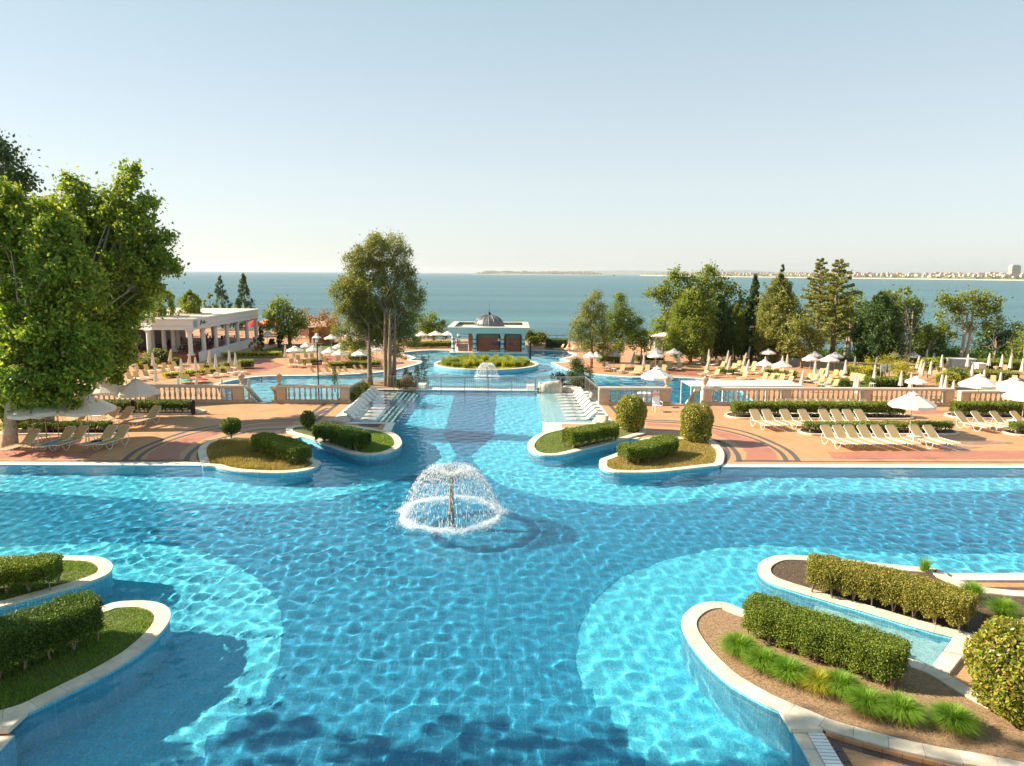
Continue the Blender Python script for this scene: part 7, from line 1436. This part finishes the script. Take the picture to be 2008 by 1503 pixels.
# ================================================================== PEOPLE
def person(label, loc, rz, pose='stand', shirt=None, s=1.0, cat='person'):
    """one skinned body: joints with radii, grown by the Skin modifier"""
    if pose == 'stand':
        J = {'pel':(0,0,.95,.14),'wst':(0,0,1.12,.12),'cst':(0,0,1.35,.15),'nck':(0,0,1.5,.055),'hd0':(0,-.01,1.58,.075),'hd1':(0,-.02,1.68,.095),'hd2':(0,-.01,1.76,.06),
             'hl':(-.09,0,.88,.09),'kl':(-.1,-.03,.48,.06),'al':(-.11,.05,.08,.04),'tl':(-.12,-.1,.03,.035),'hr':(.09,0,.88,.09),'kr':(.1,.06,.48,.06),'ar':(.11,.14,.08,.04),'tr':(.12,0,.03,.035),
             'sl':(-.19,0,1.42,.06),'el':(-.25,.02,1.14,.042),'wl':(-.24,-.1,.9,.03),'dl':(-.24,-.14,.82,.035),'sr':(.19,0,1.42,.06),'er':(.26,.03,1.15,.042),'wr':(.22,-.14,.95,.03),'dr':(.2,-.2,.9,.035)}
    elif pose == 'swim':
        J = {'pel':(0,.1,-.55,.14),'wst':(0,.05,-.38,.12),'cst':(0,0,-.15,.15),'nck':(0,0,.02,.055),'hd0':(0,-.01,.10,.075),'hd1':(0,-.02,.2,.095),'hd2':(0,-.01,.28,.06),
             'hl':(-.09,.1,-.62,.09),'kl':(-.1,.2,-.95,.06),'al':(-.11,.3,-1.2,.04),'tl':(-.12,.2,-1.25,.03),'hr':(.09,.1,-.62,.09),'kr':(.1,0,-.98,.06),'ar':(.11,.05,-1.2,.04),'tr':(.12,-.06,-1.25,.03),
             'sl':(-.19,0,-.07,.06),'el':(-.36,-.12,-.12,.042),'wl':(-.3,-.32,-.05,.03),'dl':(-.26,-.4,-.04,.035),'sr':(.19,0,-.07,.06),'er':(.36,-.1,-.12,.042),'wr':(.34,-.3,-.06,.03),'dr':(.3,-.38,-.05,.035)}
    else:
        J = {'pel':(0,.1,.47,.15),'wst':(0,.14,.62,.13),'cst':(0,.18,.86,.15),'nck':(0,.19,1.02,.055),'hd0':(0,.17,1.09,.075),'hd1':(0,.15,1.19,.095),'hd2':(0,.16,1.27,.06),
             'hl':(-.1,.02,.46,.09),'kl':(-.12,-.38,.5,.06),'al':(-.12,-.5,.12,.04),'tl':(-.12,-.62,.05,.035),'hr':(.1,.02,.46,.09),'kr':(.13,-.4,.52,.06),'ar':(.13,-.46,.12,.04),'tr':(.13,-.6,.05,.035),
             'sl':(-.19,.18,.94,.06),'el':(-.26,.1,.68,.042),'wl':(-.18,-.12,.6,.03),'dl':(-.15,-.2,.58,.035),'sr':(.19,.18,.94,.06),'er':(.27,.08,.68,.042),'wr':(.2,-.15,.62,.03),'dr':(.17,-.22,.6,.035)}
    E_ = [('pel','wst'),('wst','cst'),('cst','nck'),('nck','hd0'),('hd0','hd1'),('hd1','hd2'),('pel','hl'),('hl','kl'),('kl','al'),('al','tl'),('pel','hr'),('hr','kr'),('kr','ar'),('ar','tr'),('cst','sl'),('sl','el'),('el','wl'),('wl','dl'),('cst','sr'),('sr','er'),('er','wr'),('wr','dr')]
    ks = list(J); me = bpy.data.meshes.new('person'); me.from_pydata([J[k_][:3] for k_ in ks], [(ks.index(a), ks.index(b)) for a, b in E_], []); me.materials.append(SKIN)
    o = link('person', me, loc=loc); o.rotation_euler.z = rz; o.scale = (s,)*3; o.modifiers.new('skin','SKIN')
    for i, k_ in enumerate(ks): me.skin_vertices[0].data[i].radius = (J[k_][3],)*2; me.skin_vertices[0].data[i].use_root = (k_ == 'pel')
    sb = o.modifiers.new('sub','SUBSURF'); sb.levels = sb.render_levels = 1; tag(o, label, cat)
    h = Vector(J['hd1'][:3]); MB().lathe([(.102,-.01),(.112,.04),(.09,.11),(.03,.135)], 10, (h.x, h.y+.02, h.z)).build('hair', HAIR, o, smooth=True)
    if pose != 'swim':
        q = Vector(J['pel'][:3]); tr_ = MB().lathe([(.165,.12),(.185,0),(.19,-.12),(.17,-.2)], 12, tuple(q)); tr_.build('shorts', shirt or TRUNKS, o, smooth=True)
    return o
person('bare chested person in shorts standing inside the pavilion', (gd(897,692,108).x, 108.2, zf+.1), R(10), 'stand', TOWELRED)
q = lz(1116, 690); person('person in red shorts walking at the far pool end by the hedge', (q.x,q.y,LWZ), R(70), 'stand', TOWELRED)
for i, (x, y, lab) in enumerate(((813,697,'swimmer in the small bay left of the island, leftmost'),(827,699,'swimmer in the small bay left of the island, middle'),(840,703,'swimmer in the small bay left of the island, rightmost'),(1085.5,702,'swimmer at the right bay, left of three'),(1099.5,698.5,'swimmer at the right bay, farthest'),(1092.5,707.5,'swimmer at the right bay, nearest'),(512,745.5,'swimmer in the left arm of the lower pool'))):
    q = g(x, y, LW); person(lab, (q.x,q.y,LW+.02), rnd.uniform(0,6), 'swim')
q = lz(802, 705); person('person sitting low at the left pool rim', (q.x-.6,q.y,LWZ-.35), R(-60), 'sit', TRUNKS)
q = lz(1167, 722); person('person sitting beside the thin pine trunk', (q.x+1.2,q.y,LWZ-.1), R(-30), 'sit', TOWELYEL)
q = lz(1528, 704); person('dark dressed person seated beyond the cabana loungers', (g(1782-230,698,LWZ).x,q.y,LWZ), R(90), 'sit', TRUNKS)
q = lz(1956, 735); person('person in blue seated among the right loungers', (q.x,q.y,LWZ-.05), R(40), 'sit', TOWELNAVY)

# ================================================================== AIR
if HAZE:
    mh = bpy.data.materials.new('sea_air'); mh.use_nodes = True; nh = mh.node_tree; nh.nodes.remove(nh.nodes['Principled BSDF']); pv = nh.nodes.new('ShaderNodeVolumePrincipled')
    pv.inputs['Density'].default_value = HAZE; pv.inputs['Color'].default_value = (.86, .92, .96, 1); pv.inputs['Anisotropy'].default_value = .3
    nh.links.new(pv.outputs[0], nh.nodes['Material Output'].inputs['Volume'])
    o = MB().box((0, 22000, (230 + SEAZ - 1) / 2), (92000, 46800, 230 - SEAZ + 1)).build('haze', mh); tag(o, kind='stuff')
